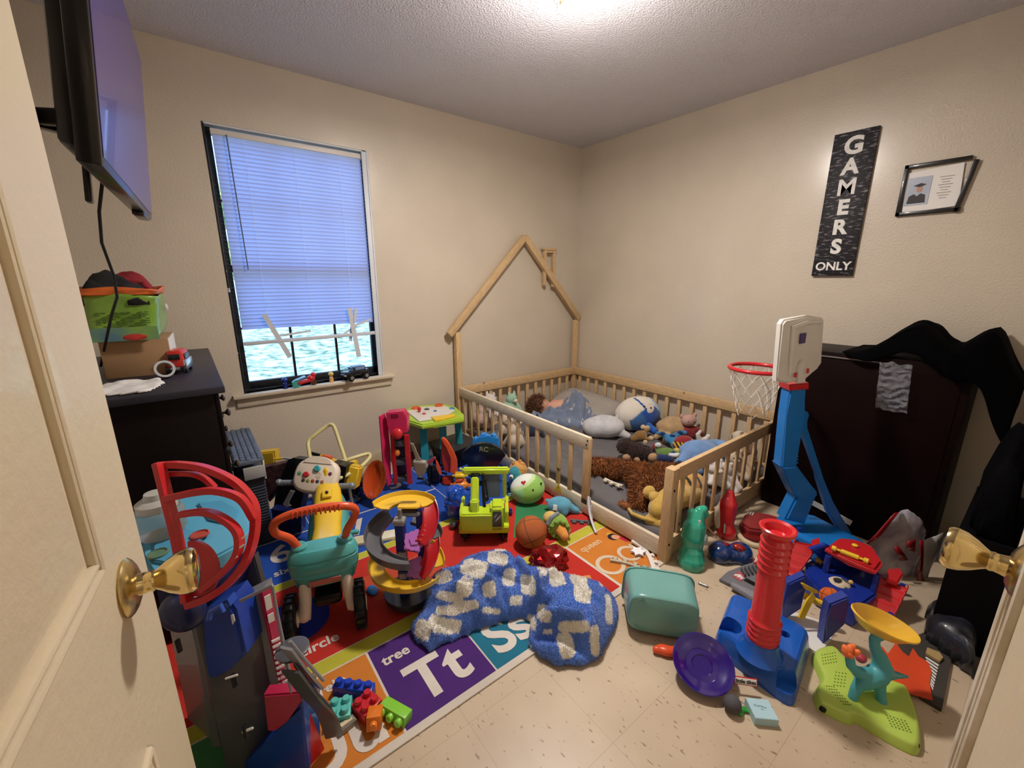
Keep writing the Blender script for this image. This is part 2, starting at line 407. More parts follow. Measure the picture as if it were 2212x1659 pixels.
for k in range(48):
    z = -.028-.0213*k; tilt = .55 if k < 37 else .72
    pts = []
    for t in (-1, 0, 1):
        a = R_(62); yy = -t*.0138*math.cos(a); zz = t*.0138*math.sin(a)+(.0015 if t == 0 else 0)
        pts.append((yy, zz))
    row = [[bm.verts.new((x, y, z+dz+noise.noise(Vector((x*4, k, 0)))*.0009)) for (y, dz) in pts] for x in np.linspace(bx0, bx1, 12)]
    for a_, b_ in zip(row, row[1:]):
        for q in range(2): bm.faces.new((a_[q], a_[q+1], b_[q+1], b_[q]))
finish('slats', bm, SLAT, bl, recalc=False)
bm = bm_new()
for x in (-.25, 0.0, .25): add_tube(bm, [(x, -.010, -.01), (x, -.012, -1.03)], .0009, 5)
finish('ladder_cord', bm, mat('cord_white', 'E8EEF2', .6), bl)
bm = bm_new(); add_tube(bm, [(-.325, -.02, -.01), (-.315, -.022, -.7)], .0035, 6); finish('tilt_wand', bm, mat('wand_clear', '5E7088', .3), bl)
SL2 = mat('loose_slat', 'C9CDD2', .45)
bm = bm_new(); add_box(bm, (0.003, -.012, -1.118), (.79, .02, .022), (0, -.6, 0), bev=.004); finish('bottom_rail', bm, SL2, bl)
def slat(x0, z0, x1, z1, wd=.024, y=-.02, nm='loose_slat'):
    bm = bm_new(); d = math.hypot(x1-x0, z1-z0); add_box(bm, ((x0+x1)/2, y, (z0+z1)/2), (wd, .0015, d), (0, R_(0)*0+math.degrees(math.atan2(x1-x0, z1-z0)), 0)); return finish(nm, bm, SL2, bl)
slat(-.268, -.955, -.160, -1.225, .028); slat(.228, -.935, .262, -1.27, .030, -.022); slat(.27, -.94, .255, -1.03, .018, -.026)
slat(-.21, -1.09, -.02, -1.072, .012, -.008); slat(.245, -1.06, .37, -1.02, .014, -.01); slat(.14, -1.13, .27, -1.06, .014, -.006); slat(.242, -1.05, .22, -1.16, .02, -.003)
# ---------- outside ----------
bm = bm_new(); g = bmesh.ops.create_grid(bm, x_segments=60, y_segments=60, size=12)['verts']
for v in g: v.co = Vector((v.co.x, v.co.y+15.2, -.45+.03*(v.co.y+12)+.08*noise.noise(v.co*1.3)))
tag(finish('grass', bm, mat('grass_dry', '55705A', .9, col2='C8D8C8', vscale=5, detail=8, bump=.5, bscale=20)), 'sunlit pale grass outside the window', 'grass', kind='stuff')
rng = random.Random(5)
bm = bm_new()
for i in range(26):
    add_ell(bm, (rng.uniform(-3, 14), rng.uniform(30, 32), rng.uniform(2.0, 8.5)), (rng.uniform(.9, 1.6),)*3, u=10, v=8)
for v in bm.verts: v.co += v.normal*.4*noise.noise(v.co*2)
tag(finish('tree_foliage', bm, mat('leaves_far', '4C6B3A', .9, col2='C5D98A', vscale=3, detail=8)), 'pale green leaves beyond the lawn outside the window', 'foliage', kind='stuff')
# ---------- door leaf at the left, opened into the room ----------
DP = mat('door_paint', 'D3C5A9', .5, var=.02, vscale=3, bump=.12, bscale=70, coat=.08)
BRASS = mat('polished_brass', 'DCC48A', .12, 1., var=.05); BRASS2 = mat('tarnished_brass', 'A08A5C', .25, 1., col2='D6BE84', vscale=30)
def door_leaf(name, loc, rotz, W, Hh, panels, th=.035, knob=None, dd=1):
    """local x runs from hinge to free edge, faces at y=+-th/2"""
    bm = bm_new(); add_box(bm, (W/2, 0, Hh/2+.01), (W, th, Hh), bev=.002)
    o = struct(name, bm, DP, None, loc=loc, rot=(0, 0, rotz))
    for (x0, x1, z0, z1) in panels:
        bm = bm_new()
        for sgn in (-1, 1):
            y = sgn*th/2
            # moulding: nested picture-frame steps, and a raised field in the middle
            for k, (ins, w_, h_) in enumerate(((0, .010, .006), (.010, .006, .0035), (.016, .008, .007))):
                a, b_, c_, d_ = x0+ins, x1-ins, z0+ins, z1-ins
                for (cx_, cz_, sx_, sz_) in (((a+b_)/2, c_+w_/2, b_-a, w_), ((a+b_)/2, d_-w_/2, b_-a, w_), (a+w_/2, (c_+d_)/2, w_, d_-c_), (b_-w_/2, (c_+d_)/2, w_, d_-c_)):
                    add_box(bm, (cx_, y, cz_), (sx_, h_*2, sz_), bev=h_*.8, seg=2)
            g = .055; a, b_, c_, d_ = x0+g, x1-g, z0+g, z1-g
            vs = [bm.verts.new((xx, y+sgn*hh, zz)) for (xx, zz, hh) in ((x0+.03, z0+.03, 0), (x1-.03, z0+.03, 0), (x1-.03, z1-.03, 0), (x0+.03, z1-.03, 0), (a, c_, .008), (b_, c_, .008), (b_, d_, .008), (a, d_, .008))]
            for i in range(4): bm.faces.new((vs[i], vs[(i+1) % 4], vs[4+(i+1) % 4], vs[4+i]))
            bm.faces.new(vs[4:])
        finish('panel', bm, DP, o)
    return o
def knob(parent, x, z, side, th=.035, sc=1.):
    y0 = side*th/2; M = Matrix(((1, 0, 0), (0, 0, side), (0, 1, 0)))
    bm = bm_new(); add_lathe(bm, [(.0, .0), (.033, .0), (.034, .003), (.031, .006), (.026, .009), (.018, .012), (.0, .013)], 40, (x, y0, z), M); finish('rosette', bm, BRASS2, parent)
    bm = bm_new(); add_lathe(bm, [(.014, .010), (.0125, .016), (.0115, .022), (.0125, .025), (.0115, .028), (.014, .032), (.020, .040), (.0255, .050), (.0275, .058), (.0275, .063), (.025, .067), (.018, .069), (0, .070)], 40, (x, y0, z), M); finish('knob', bm, BRASS, parent)
d1 = door_leaf('door_1', (-.1905, -.05, 0), 84, .76, 2.02, [(.13, .61, .30, .79), (.13, .61, 1.02, 1.90)])
knob(d1, .665, .963, -1); knob(d1, .665, .963, 1)
d2 = door_leaf('door_2', (.06, -.0628, 0), 1.2, .80, 2.02, [], th=.035)
bm = bm_new()
for x, wd, h in ((.785, .02, .003), (.755, .010, .006), (.735, .012, .004), (.712, .010, .007), (.695, .012, .004), (.60, .01, .005), (.585, .012, .008)):
    add_box(bm, (x, .0175, 1.02), (wd, h*2, 1.96), bev=h*.7)
finish('edge_moulding', bm, mat('door_paint_worn', 'D8CFBF', .45, col2='C2B49C', vscale=24, detail=6), d2)
knob(d2, .690, .975, 1)
bm = bm_new(); add_box(bm, (.795, .0155, .86), (.012, .008, .06), bev=.001); finish('strike_plate', bm, mat('plate_dull', '9B8B74', .4, .6), d2)
# ---------- ceiling lamp holder ----------
WH = mat('porcelain', 'F1EEE8', .2, coat=.5)
lf = thing('ceiling_lamp_holder', 'white round porcelain lamp holder on the ceiling', 'lamp', (1.405, 1.46, 2.44))
bm = bm_new(); add_lathe(bm, [(.0, .0), (.056, .0), (.058, -.012), (.050, -.035), (.044, -.045), (.036, -.044), (.030, -.02), (0, -.018)], 36, cap=False); finish('holder_base', bm, WH, lf)
bm = bm_new(); add_lathe(bm, [(.026, -.018), (.026, -.05), (.022, -.052), (.020, -.03), (0, -.028)], 24, cap=False); finish('socket', bm, mat('socket_beige', 'C9BBA2', .5), lf)
bm = bm_new(); add_tube(bm, [(-.03, .02, -.03), (-.035, .02, -.06)], .0025, 6); finish('pull_stub', bm, mat('stub_metal', '8C857A', .4, .8), lf)
# ================= furniture =================
def wood(name, ax, col='D3B68C', dark='B48E5E'):
    m = mat(name, col, .5, bump=.08, bscale=40, stretch={'x': (3, 40, 40), 'y': (40, 3, 40), 'z': (40, 40, 3)}[ax], var=.1)
    nt = m.node_tree; b = nt.nodes['Principled BSDF']; L = nt.links
    ramp = nt.nodes['Color Ramp']; ramp.color_ramp.elements[0].color = (*rgb(dark), 1); ramp.color_ramp.elements[1].color = (*rgb(col), 1); ramp.color_ramp.elements[0].position = .22
    tc = nt.nodes['Texture Coordinate']; v = nt.nodes.new('ShaderNodeTexVoronoi'); v.inputs['Scale'].default_value = 5.5; v.inputs['Randomness'].default_value = 1; L.new(tc.outputs['Object'], v.inputs[0])
    r = nt.nodes.new('ShaderNodeValToRGB'); r.color_ramp.elements[0].position = .045; r.color_ramp.elements[0].color = (*rgb('6B4424'), 1); r.color_ramp.elements[1].position = .085; r.color_ramp.elements[1].color = (1, 1, 1, 1)
    L.new(v.outputs['Distance'], r.inputs[0]); mx = nt.nodes.new('ShaderNodeMixRGB'); mx.blend_type = 'MULTIPLY'; mx.inputs[0].default_value = 1
    L.new(ramp.outputs[0], mx.inputs[1]); L.new(r.outputs[0], mx.inputs[2]); L.new(mx.outputs[0], b.inputs['Base Color']); return m
WX, WY, WZ = wood('pine_x', 'x'), wood('pine_y', 'y'), wood('pine_z', 'z')
WPALE = wood('pine_pale', 'y', 'DCD2BC', 'BFAD8E')
bed = thing('house_bed', 'pine floor bed with slatted rails and a house-shaped headboard with chimney', 'bed', (1.645, .93, 0))
bo = Vector((1.645, .93, 0))
def bp(name, boxes, m, bev=.003):
    bm = bm_new()
    for bx in boxes: add_box(bm, Vector(bx[0])-bo, bx[1], bx[2] if len(bx) > 2 else None, bev=bev)
    return finish(name, bm, m, bed)
HY = 2.835
bp('post', [((1.645, HY, .46), (.045, .045, .92))], WZ); bp('post', [((2.955, HY, .47), (.045, .045, .94))], WZ)
bp('post', [((1.652, .945, .2425), (.052, .045, .485))], WZ); bp('post', [((2.955, .945, .2425), (.045, .045, .485))], WZ); bp('post', [((1.645, 1.452, .275), (.022, .048, .40))], WZ)
def beam(x0, z0, x1, z1, wd=.052, th=.04, y=HY-.012):
    d = math.hypot(x1-x0, z1-z0); a = math.degrees(math.atan2(x1-x0, z1-z0))
    bm = bm_new(); add_box(bm, (0, 0, 0), (wd, th, d), bev=.003); return bm, ((x0+x1)/2-bo.x, y-bo.y, (z0+z1)/2), (0, a, 0)
b_, l_, r_ = beam(1.567, .905, 2.303, 1.655); finish('roof_beam', b_, WZ, bed, loc=l_, rot=r_)
b_, l_, r_ = beam(2.303, 1.655, 2.975, .955, y=HY-.014); finish('roof_beam', b_, WZ, bed, loc=l_, rot=r_)
bp('chimney', [((2.54, HY, 1.415), (.024, .035, .30)), ((2.645, HY, 1.405), (.024, .035, .31)), ((2.592, HY, 1.572), (.15, .04, .02)), ((2.592, HY, 1.55), (.085, .03, .02))], WZ)
bp('top_rail', [((2.30, HY-.018, .45), (1.27, .022, .068))], WX); bp('bottom_rail', [((2.30, HY-.018, .066), (1.27, .022, .09))], WX)
bp('top_rail', [((2.945, 1.89, .45), (.022, 1.85, .068))], WY); bp('bottom_rail', [((2.945, 1.89, .066), (.022, 1.85, .09))], WY)
bp('top_rail', [((1.645, 2.135, .446), (.024, 1.40, .07))], WPALE); bp('bottom_rail', [((1.645, 1.885, .066), (.022, 1.86, .09))], WPALE)
bp('top_rail', [((2.305, .945, .447), (1.26, .024, .068))], WX); bp('bottom_rail', [((2.305, .945, .066), (1.27, .022, .09))], WX)
for k in range(12): bp('slat', [((1.745+k*.1005, HY-.012, .26), (.03, .012, .33))], WZ, .002)
for k in range(17): bp('slat', [((2.952, 1.06+k*.1055, .26), (.012, .03, .33))], WZ, .002)
for k in range(13): bp('slat', [((1.642, 1.575+k*.0985, .26), (.012, .03, .33))], WZ, .002)
for k in range(11): bp('slat', [((1.755+k*.11, .948, .26), (.03, .012, .33))], WZ, .002)
bm = bm_new()
for y, z, x in ((1.445, .462, 1.6325), (1.452, .435, 1.6325)): add_ell(bm, Vector((x, y, z))-bo, (.002, .006, .006), u=10, v=8)
for z in (.38, .10): add_ell(bm, Vector((1.645, .922, z))-bo, (.007, .003, .007), u=10, v=8)
finish('bolt_hole', bm, mat('hole_dark', '2A1C12', .8), bed)
bm = bm_new(); add_prism(bm, [(-.03, -.026), (.03, -.026), (0, .03)], 0, .0006, Matrix(((0, 0, -1), (-1, 0, 0), (0, 1, 0))), Vector((1.6335, 1.66, .092))-bo)
finish('warning_sticker', bm, mat('sticker_yellow', 'D9C23A', .5), bed)
text('sticker_mark', '!', .035, mat('ink_black', '15130F', .6), bed, M=Matrix.Translation(Vector((1.6327, 1.66, .086))-bo) @ Matrix(((0, 0, -1, 0), (-1, 0, 0, 0), (0, 1, 0, 0), (0, 0, 0, 1))))
# mattress with a dark grey sheet
SHEET = mat('sheet_grey', '5F5C5E', .9, var=.07, vscale=5, bump=.25, bscale=300, sheen=.2)
rng = random.Random(3); fl = [(rng.uniform(1.7, 2.9), rng.uniform(1, 2.75)) for _ in range(90)]
folds = [(x, y, x+rng.uniform(-.2, .2), y+rng.uniform(-.25, .25), rng.uniform(.018, .032), rng.uniform(-.030, .036)) for x, y in fl]
tag(heap('mattress', SHEET, [(1.664, .968), (2.93, .968), (2.93, 2.80), (1.664, 2.80)], .115, cell=.013, edge=.045, folds=folds, bumps=[(2.45, 2.72, .18, .035)], nz=.016, ns=5, z0=.008), 'low mattress in a wrinkled dark grey sheet inside the pine bed', 'mattress')
# pillow
PIL = mat('pillow_beige', 'A39C94', .9, bump=.3, bscale=250, var=.04, sheen=.2)
def pillow_bm(w, d, h, n=22):
    bm = bm_new(); top = {}; bot = {}
    for i in range(n+1):
        for j in range(n+1):
            u, v = i/n*2-1, j/n*2-1; t = (max(0, (1-u**4)*(1-v**4)))**.45
            x, y = u*w/2*(1-.06*v*v), v*d/2*(1-.06*u*u); z = h/2*t+.012*noise.noise(Vector((u*2, v*2, 0)))*t
            top[i, j] = bm.verts.new((x, y, z)); bot[i, j] = top[i, j] if i in (0, n) or j in (0, n) else bm.verts.new((x, y, -h/2*t))
    for i in range(n):
        for j in range(n):
            q = [(i, j), (i+1, j), (i+1, j+1), (i, j+1)]
            bm.faces.new([top[k] for k in q]); 
            try: bm.faces.new([bot[k] for k in reversed(q)])
            except ValueError: pass
    return bm
tag(finish('bed_pillow', pillow_bm(.36, .66, .15), PIL, angle=180, loc=(2.75, 2.47, .205), rot=(4, -16, 4)), 'flat beige grey pillow in the corner of the pine bed', 'pillow')
# ---------- dresser ----------
ESP = mat('espresso_wood', '150F10', .35, var=.15, vscale=6, bump=.05, bscale=60, stretch=(30, 3, 30)); ESPT = mat('espresso_top', '2C2A34', .4, var=.1, vscale=6, bump=.05, bscale=60)
dull(ESP); dull(ESPT, .3)
KNB = mat('pewter_knob', '6E655E', .3, .9)
dr = thing('dresser', 'tall black-brown dresser with small metal knobs against the left wall', 'dresser', (-.18, 2.29, 0))
do = Vector((-.18, 2.29, 0))
def dp(name, c, s, m, bev=.003, par=None): bm = bm_new(); add_box(bm, Vector(c)-do, s, bev=bev); return finish(name, bm, m, par or dr)
dp('body', (-.185, 2.29, .475), (.44, 1.03, .91), ESP); dp('top', (-.172, 2.29, .938), (.485, 1.07, .025), ESPT, .004)
for r in range(4):
    for c in range(2):
        y = 2.035+c*.51; z = .815-r*.215
        d = dp('drawer', (.042, y, z), (.018, .495, .205), ESP, .004)
        for yy in (-.13, .13):
            bm = bm_new(); add_lathe(bm, [(.005, 0), (.005, .012), (.009, .017), (.015, .022), (.015, .026), (.010, .030), (0, .031)], 16, Vector((.051, y+yy, z))-do, Matrix(((0, 0, 1), (0, 1, 0), (-1, 0, 0)))); finish('knob', bm, KNB, d)
# ---------- television ----------
TVB = mat('tv_black', '100E10', .3, coat=.3); SCR = mat('tv_screen', '4A3C86', .24, var=.1, vscale=3, coat=.25)  # purple screen base colour stands in for reflected sky
SCR.node_tree.nodes['Principled BSDF'].inputs['Specular IOR Level'].default_value = .5
tv = thing('television', 'flat black television on a wall arm above the dresser', 'television', (-.064, 1.607, 1.53), (0, 5.8, 0))
tv.rotation_euler = (0, R_(5.8), R_(-2.3))
bm = bm_new(); add_box(bm, (-.018, 0, .252), (.036, .91, .52), bev=.004); finish('casing', bm, TVB, tv)
bm = bm_new(); add_box(bm, (-.05, 0, .2), (.05, .72, .33), bev=.012); finish('back_cover', bm, TVB, tv)
bm = bm_new(); add_box(bm, (.0008, 0, .256), (.0016, .885, .492)); finish('screen', bm, SCR, tv)
bm = bm_new(); add_box(bm, (-.016, .30, -.012), (.03, .16, .016), bev=.004); finish('infrared_bump', bm, TVB, tv)
mt = thing('wall_bracket', 'black folding wall arm holding the television', 'bracket', (XL, 1.70, 1.75))
bm = bm_new(); add_box(bm, (.012, 0, 0), (.024, .08, .26), bev=.003); finish('wall_plate', bm, TVB, mt)
bm = bm_new(); add_box(bm, (.13, .10, 0), (.25, .03, .05), (0, 0, 38), bev=.004); add_box(bm, (.14, .15, .0), (.26, .03, .04), (0, 0, -30), bev=.004); finish('arm', bm, TVB, mt)
bm = bm_new(); add_box(bm, (.275, .08, -.04), (.014, .05, .36), (0, 5.8, 0), bev=.003); finish('tv_plate', bm, TVB, mt)
bm = bm_new(); add_tube(bm, [(-.12, 1.66, 1.60), (-.15, 1.70, 1.50), (-.165, 1.76, 1.42), (-.162, 1.84, 1.33), (-.17, 1.90, 1.26), (-.20, 1.97, 1.20), (-.24, 2.05, 1.10), (-.30, 2.3, .98)], .0042, 8)
tag(finish('power_cord', bm, mat('cord_black', '161514', .5)), 'black cord hanging from the television down behind the green bag', 'cord')
# ---------- things on the dresser ----------
CARD = mat('cardboard', '9C7B58', .8, var=.06, vscale=10); PAPER = mat('white_paper', 'DAD9D6', .7)
bx = thing('cardboard_box', 'brown and white cardboard box under the green bag on the dresser', 'box', (-.165, 2.26, .951), (0, 0, -3))
bm = bm_new(); add_box(bm, (0, 0, .07), (.20, .26, .14), bev=.002); finish('carton', bm, CARD, bx)
bm = bm_new(); add_box(bm, (.1012, 0, .07), (.002, .255, .135)); finish('white_side', bm, PAPER, bx)
GR = mat('bag_green', '7FA53A', .35, col2='6B9434', vscale=6, bump=.4, bscale=14, coat=.4)
bg_ = thing('plastic_pack', 'green plastic pack with an orange rim, stuffed with clothes, on the cardboard box', 'bag', (-.185, 2.26, 1.094), (0, 0, -3))
def bag_bm(w, d, h, n=40, m_=14, amp=.012, z0=0, flare=.06, seed=0):
    bm = bm_new(); rings = []
    for j in range(m_+1):
        t = j/m_; ring = []
        for k in range(n):
            a = 2*PI*k/n; ca, sa = math.cos(a), math.sin(a); q = (abs(ca)**5+abs(sa)**5)**(-1/5)
            f = (1+flare*t)*(1-.22*max(0, (.12-t)/.12)**2); nn = noise.fractal(Vector((ca*1.6, sa*1.6, t*1.5+seed)), 1, 2, 3)*amp
            ring.append(bm.verts.new(((w/2*f+nn)*ca*q, (d/2*f+nn)*sa*q, z0+h*t+.006*math.sin(3*a)*(t > .9))))
        rings.append(ring)
    for a_, b_ in zip(rings, rings[1:]):
        for k in range(n): bm.faces.new((a_[k], a_[(k+1) % n], b_[(k+1) % n], b_[k]))
    bm.faces.new(list(reversed(rings[0]))); return bm
sb = bag_bm(.22, .30, .165); finish('pack', sb, GR, bg_, mods=[('SOLIDIFY', dict(thickness=.003))])
finish('orange_rim', bag_bm(.236, .319, .03, m_=3, z0=.16, flare=.02), mat('bag_orange', 'D2672E', .4, var=.15, vscale=20), bg_, mods=[('SOLIDIFY', dict(thickness=.004))])
bm = bm_new(); add_box(bm, (0, -.158, .025), (.20, .003, .05)); finish('blue_strip', bm, mat('bag_blue', '54788A', .4, col2='7FA53A', vscale=8), bg_)
bm = bm_new(); add_ell(bm, (.03, -.1595, .012), (.035, .002, .012)); finish('red_picture', bm, mat('print_red', 'B0322A', .5, var=.3, vscale=60), bg_)
bm = bm_new()
for r in range(7):
    for c in range(9): 
        if (r*3+c) % 4: add_box(bm, (-.06+c*.017, -.1565+.0, .055+r*.008), (.013, .0015, .0035))
finish('small_print', bm, mat('print_dark_green', '4A6B22', .5), bg_)
text('pack_lettering', 'Nylon', .034, PAPER, bg_, loc=(.1245, .04, .11), rot=(90, 0, 90), ext=.001, bold=.0008)
cl_ = heap('black_clothing', mat('cloth_black', '1B1A1B', .9, var=.15, vscale=12, bump=.3), [(-.30, 2.12), (-.10, 2.09), (-.085, 2.2), (-.12, 2.30), (-.15, 2.40), (-.30, 2.42)], .07, cell=.01, edge=.05, nz=.03, ns=12, z0=1.22, bumps=[(-.24, 2.25, .08, .05)])
tag(cl_, 'black folded garment stuffed in the green bag', 'clothes')
cl_ = heap('red_clothing', mat('cloth_red', '8E1F28', .85, var=.25, vscale=25, bump=.3), [(-.22, 2.30), (-.12, 2.20), (-.085, 2.12), (-.078, 2.40), (-.25, 2.43)], .075, cell=.01, edge=.05, nz=.02, ns=14, z0=1.235, seed=4, bumps=[(-.16, 2.37, .07, .04)])
tag(cl_, 'dark red striped garment stuffed in the green bag', 'clothes')
# red toy truck cab
tk = thing('toy_truck', 'red and silver toy truck with dark windows on the dresser top', 'toy truck', (-.052, 2.15, .951), (0, 0, -12))
RED = plastic('C22A22'); DRK = plastic('17181B', .4); CHR = mat('toy_chrome', 'C8CCD4', .2, .85); WHP = plastic('E3E1DC')
bm = bm_new(); add_box(bm, (0, 0, .055), (.062, .11, .075), bev=.014, taper=.86); finish('cab', bm, RED, tk)
bm = bm_new(); add_box(bm, (0, -.054, .068), (.038, .006, .022), (8, 0, 0), bev=.002); add_box(bm, (.029, .0, .065), (.006, .07, .022), bev=.002); finish('window', bm, DRK, tk)
bm = bm_new(); add_box(bm, (.03, .0, .035), (.012, .10, .04), bev=.004); add_box(bm, (0, -.06, .022), (.03, .006, .012), bev=.001); finish('silver_trim', bm, CHR, tk)
bm = bm_new(); add_box(bm, (0, -.055, .018), (.058, .012, .022), bev=.002); finish('bumper', bm, DRK, tk)
for sx in (-1, 1):
    for y in (-.035, .035):
        bm = bm_new(); add_lathe(bm, [(0, -.008), (.014, -.008), (.016, -.004), (.016, .004), (.014, .008), (0, .008)], 20, (sx*.026, y, .016), Matrix(((0, 0, 1), (0, 1, 0), (-1, 0, 0)))); finish('wheel', bm, DRK, tk)
pp = heap('crumpled_papers', PAPER, [(-.31, 1.83), (-.14, 1.79), (-.09, 1.92), (-.11, 2.02), (-.2, 2.04), (-.31, 1.98)], .012, cell=.008, edge=.02, nz=.012, ns=16, z0=.951)
tag(pp, 'loose white papers and wrapper on the dresser edge', 'paper')
bm = bm_new(); add_lathe(bm, [(.024, -.012), (.032, -.012), (.032, .012), (.024, .012), (.024, -.012)], 32, cap=False)
tag(finish('tape_roll', bm, mat('clear_tape', 'B7B9BD', .3), loc=(-.095, 2.035, .985), rot=(70, 20, 0)), 'roll of clear tape standing by the truck on the dresser', 'tape')
# ---------- big brown cabinet on the right ----------
CAB = mat('dark_cherry', '130605', .5, var=.2, vscale=4, bump=.05, bscale=30, stretch=(20, 3, 20))
dull(CAB, .1)
cb = thing('cabinet', 'large dark cherry brown cabinet standing by the right wall', 'cabinet', (2.8, .545, 0))
bm = bm_new(); add_box(bm, (0, 0, .475), (.34, .735, .95), bev=.004); finish('body', bm, CAB, cb)
bm = bm_new(); add_box(bm, (-.172, 0, .50), (.006, .68, .80), bev=.002); finish('back_panel', bm, dull(mat('cherry_panel', '140706', .6, var=.15, vscale=5), .08), cb)
bm = bm_new(); add_box(bm, (-.173, .12, .925), (.008, .40, .006)); finish('scuffed_edge', bm, mat('scuff', '756C68', .5), cb)
bm = bm_new(); add_box(bm, (-.175, .02, .085), (.004, .20, .03), (12, 0, 0)); finish('pale_sticker', bm, PAPER, cb)
BC = dull(mat('black_cloth', '030304', .95, bump=.2, bscale=200), .05)
# black cloth thrown over the top: a draped sheet with a peak
bm = bm_new(); N1, N2 = 40, 30; vv = {}
for i in range(N1+1):
    for j in range(N2+1):
        u, v = i/N1, j/N2; y = .64-.60*u; x = 2.60+.36*v
        z = .955+.165*math.exp(-((u-.42)/.20)**2)*(.6+.4*math.sin(v*3.0))+.14*math.exp(-((u-.80)/.12)**2)+.012*noise.noise(Vector((u*9, v*7, 1)))
        if u > .80: z -= (u-.80)*.40
        if u > .60 and v < .35: z -= (.35-v)/.35*.13*min(1, (u-.6)/.2)
        if v < .12: z -= (.12-v)*(.35+.5*u)
        if u < .2: z = .958+(z-.955)*(u/.2)
        vv[i, j] = bm.verts.new((x-.02*(u > .6)-.02*math.sin(u*14)*(.2 > v), y, z))
for i in range(N1):
    for j in range(N2): bm.faces.new((vv[i, j], vv[i+1, j], vv[i+1, j+1], vv[i, j+1]))
tag(finish('black_cloth', bm, BC, angle=180, mods=[('SOLIDIFY', dict(thickness=.006, offset=1))]), 'black cloth heaped on top of the dark brown cabinet', 'cloth')
PLS = mat('crinkled_plastic', 'A9ABB4', .06, bump=1., bscale=45, alpha=.22, coat=1.)
bm = bm_new(); vv = {}
for i in range(13):
    for j in range(25):
        u, v = i/12, j/24; vv[i, j] = bm.verts.new((2.590-.022*noise.noise(Vector((u*5, v*13, 3)))-.01*math.sin(v*2), .485-.115*u-.02*v, .935-.225*v+.012*noise.noise(Vector((u*4, v*4, 9)))))
for i in range(12):
    for j in range(24): bm.faces.new((vv[i, j], vv[i+1, j], vv[i+1, j+1], vv[i, j+1]))
tag(finish('plastic_wrap', bm, PLS, mods=[('SOLIDIFY', dict(thickness=.001))]), 'strip of clear crinkled plastic hanging from the black cloth on the cabinet', 'plastic wrap')
# dark shelf and clothes by the near right corner
dk = thing('dark_shelf', 'dark low shelf in shadow at the right edge behind the door', 'shelf', (2.35, -.05, 0))
DKW = dull(mat('dark_shelf_wood', '08070A', .6, var=.2), .1)
bm = bm_new()
for z in (.02, .22, .42): add_box(bm, (0, .06, z), (.55, .14, .018), bev=.002)
add_box(bm, (-.27, .06, .22), (.016, .14, .44)); add_box(bm, (.27, .06, .22), (.016, .14, .44)); finish('shelf_frame', bm, DKW, dk)
cl_ = heap('dark_clothing', dull(mat('cloth_charcoal', '07070A', .95, var=.3, vscale=8, bump=.3), .05), [(2.08, -.04), (2.10, .06), (2.3, .075), (2.5, .07), (2.6, -.04)], .26, cell=.015, edge=.07, nz=.06, ns=7, z0=.43, bumps=[(2.3, .0, .15, .14)])
tag(cl_, 'dark clothes heaped on the dark low shelf at the right', 'clothes')
# ---------- wall things ----------
SIGN = mat('sign_board', '121016', .6, col2='8A868C', vscale=4, detail=10, stretch=(1, 7, 26))
SIGN.node_tree.nodes['Color Ramp'].color_ramp.elements[0].position = .54; SIGN.node_tree.nodes['Color Ramp'].color_ramp.elements[1].position = .72
sg = thing('wall_sign', 'tall black wooden wall sign reading GAMERS ONLY in white', 'sign', (XR-.012, .852, 1.335))
bm = bm_new(); add_box(bm, (0, 0, .375), (.018, .195, .75), bev=.002); finish('board', bm, SIGN, sg)
INK = mat('sign_white', 'DEDDD8', .6, var=.12, vscale=30)
def wall_M(y, z, x=-.0095): return Matrix(((0, 0, -1, x), (-1, 0, 0, y), (0, 1, 0, z), (0, 0, 0, 1)))
lz = .675
for ch, s in zip('GAMERS', (.118, .108, .115, .105, .105, .105)):
    text('letter', ch, s, INK, sg, M=wall_M(.0, lz), ext=.0008, bold=.0022 if ch == 'M' else .0045); lz -= .1035
text('letters_only', 'ONLY', .062, INK, sg, M=wall_M(0, .052), ext=.0008, bold=.0016)
pf = thing('picture_frame', 'tilted black picture frame with a graduation photo on the right wall', 'picture frame', (XR-.012, .505, 1.75))

BKF = mat('frame_black', '100E10', .35, coat=.3)
fw_, fh_ = .235, .24
bm = bm_new()
for c, s in (((0, 0, fh_/2-.009), (.016, fw_, .018)), ((0, 0, -fh_/2+.009), (.016, fw_, .018)), ((0, fw_/2-.009, 0), (.016, .018, fh_))): add_box(bm, c, s, bev=.002)
add_box(bm, (0, -.117, -.012), (.016, .018, .225), (8, 0, 0), bev=.002); finish('moulding', bm, BKF, pf)
bm = bm_new(); add_box(bm, (.004, 0, -.006), (.003, fw_-.034, fh_-.05), (-4, 0, 0)); finish('mat_board', bm, mat('mat_white', 'E8E6E2', .6), pf)
def wq(name, y, z, wy, hz, m, x=.0015, poly=None):
    bm = bm_new(); poly = poly or [(-wy/2, -hz/2), (wy/2, -hz/2), (wy/2, hz/2), (-wy/2, hz/2)]
    add_prism(bm, poly, 0, .0012, Matrix(((0, 0, -1), (-1, 0, 0), (0, 1, 0))), (x, y, z)); return finish(name, bm, m, pf, smooth=False)
wq('photo', .050, -.008, .088, .130, mat('photo_blue_grey', 'AEB6C6', .4, var=.08))
GOWN = mat('photo_gown', '2A2224', .5); SKN = mat('photo_skin', 'B98A72', .5)
wq('gown', .05, -.04, 0, 0, GOWN, 0, [(-.034, -.024), (.034, -.024), (.03, .012), (.012, .02), (0, .008), (-.012, .02), (-.03, .01)])
wq('face', .046, .002, 0, 0, SKN, 0, arc(0, 0, .011, 0, 360, 16, ry=.016)[:-1] and [(p[0], p[1]) for p in arc(0, 0, .011, 0, 360, 16, ry=.016)[:-1]])
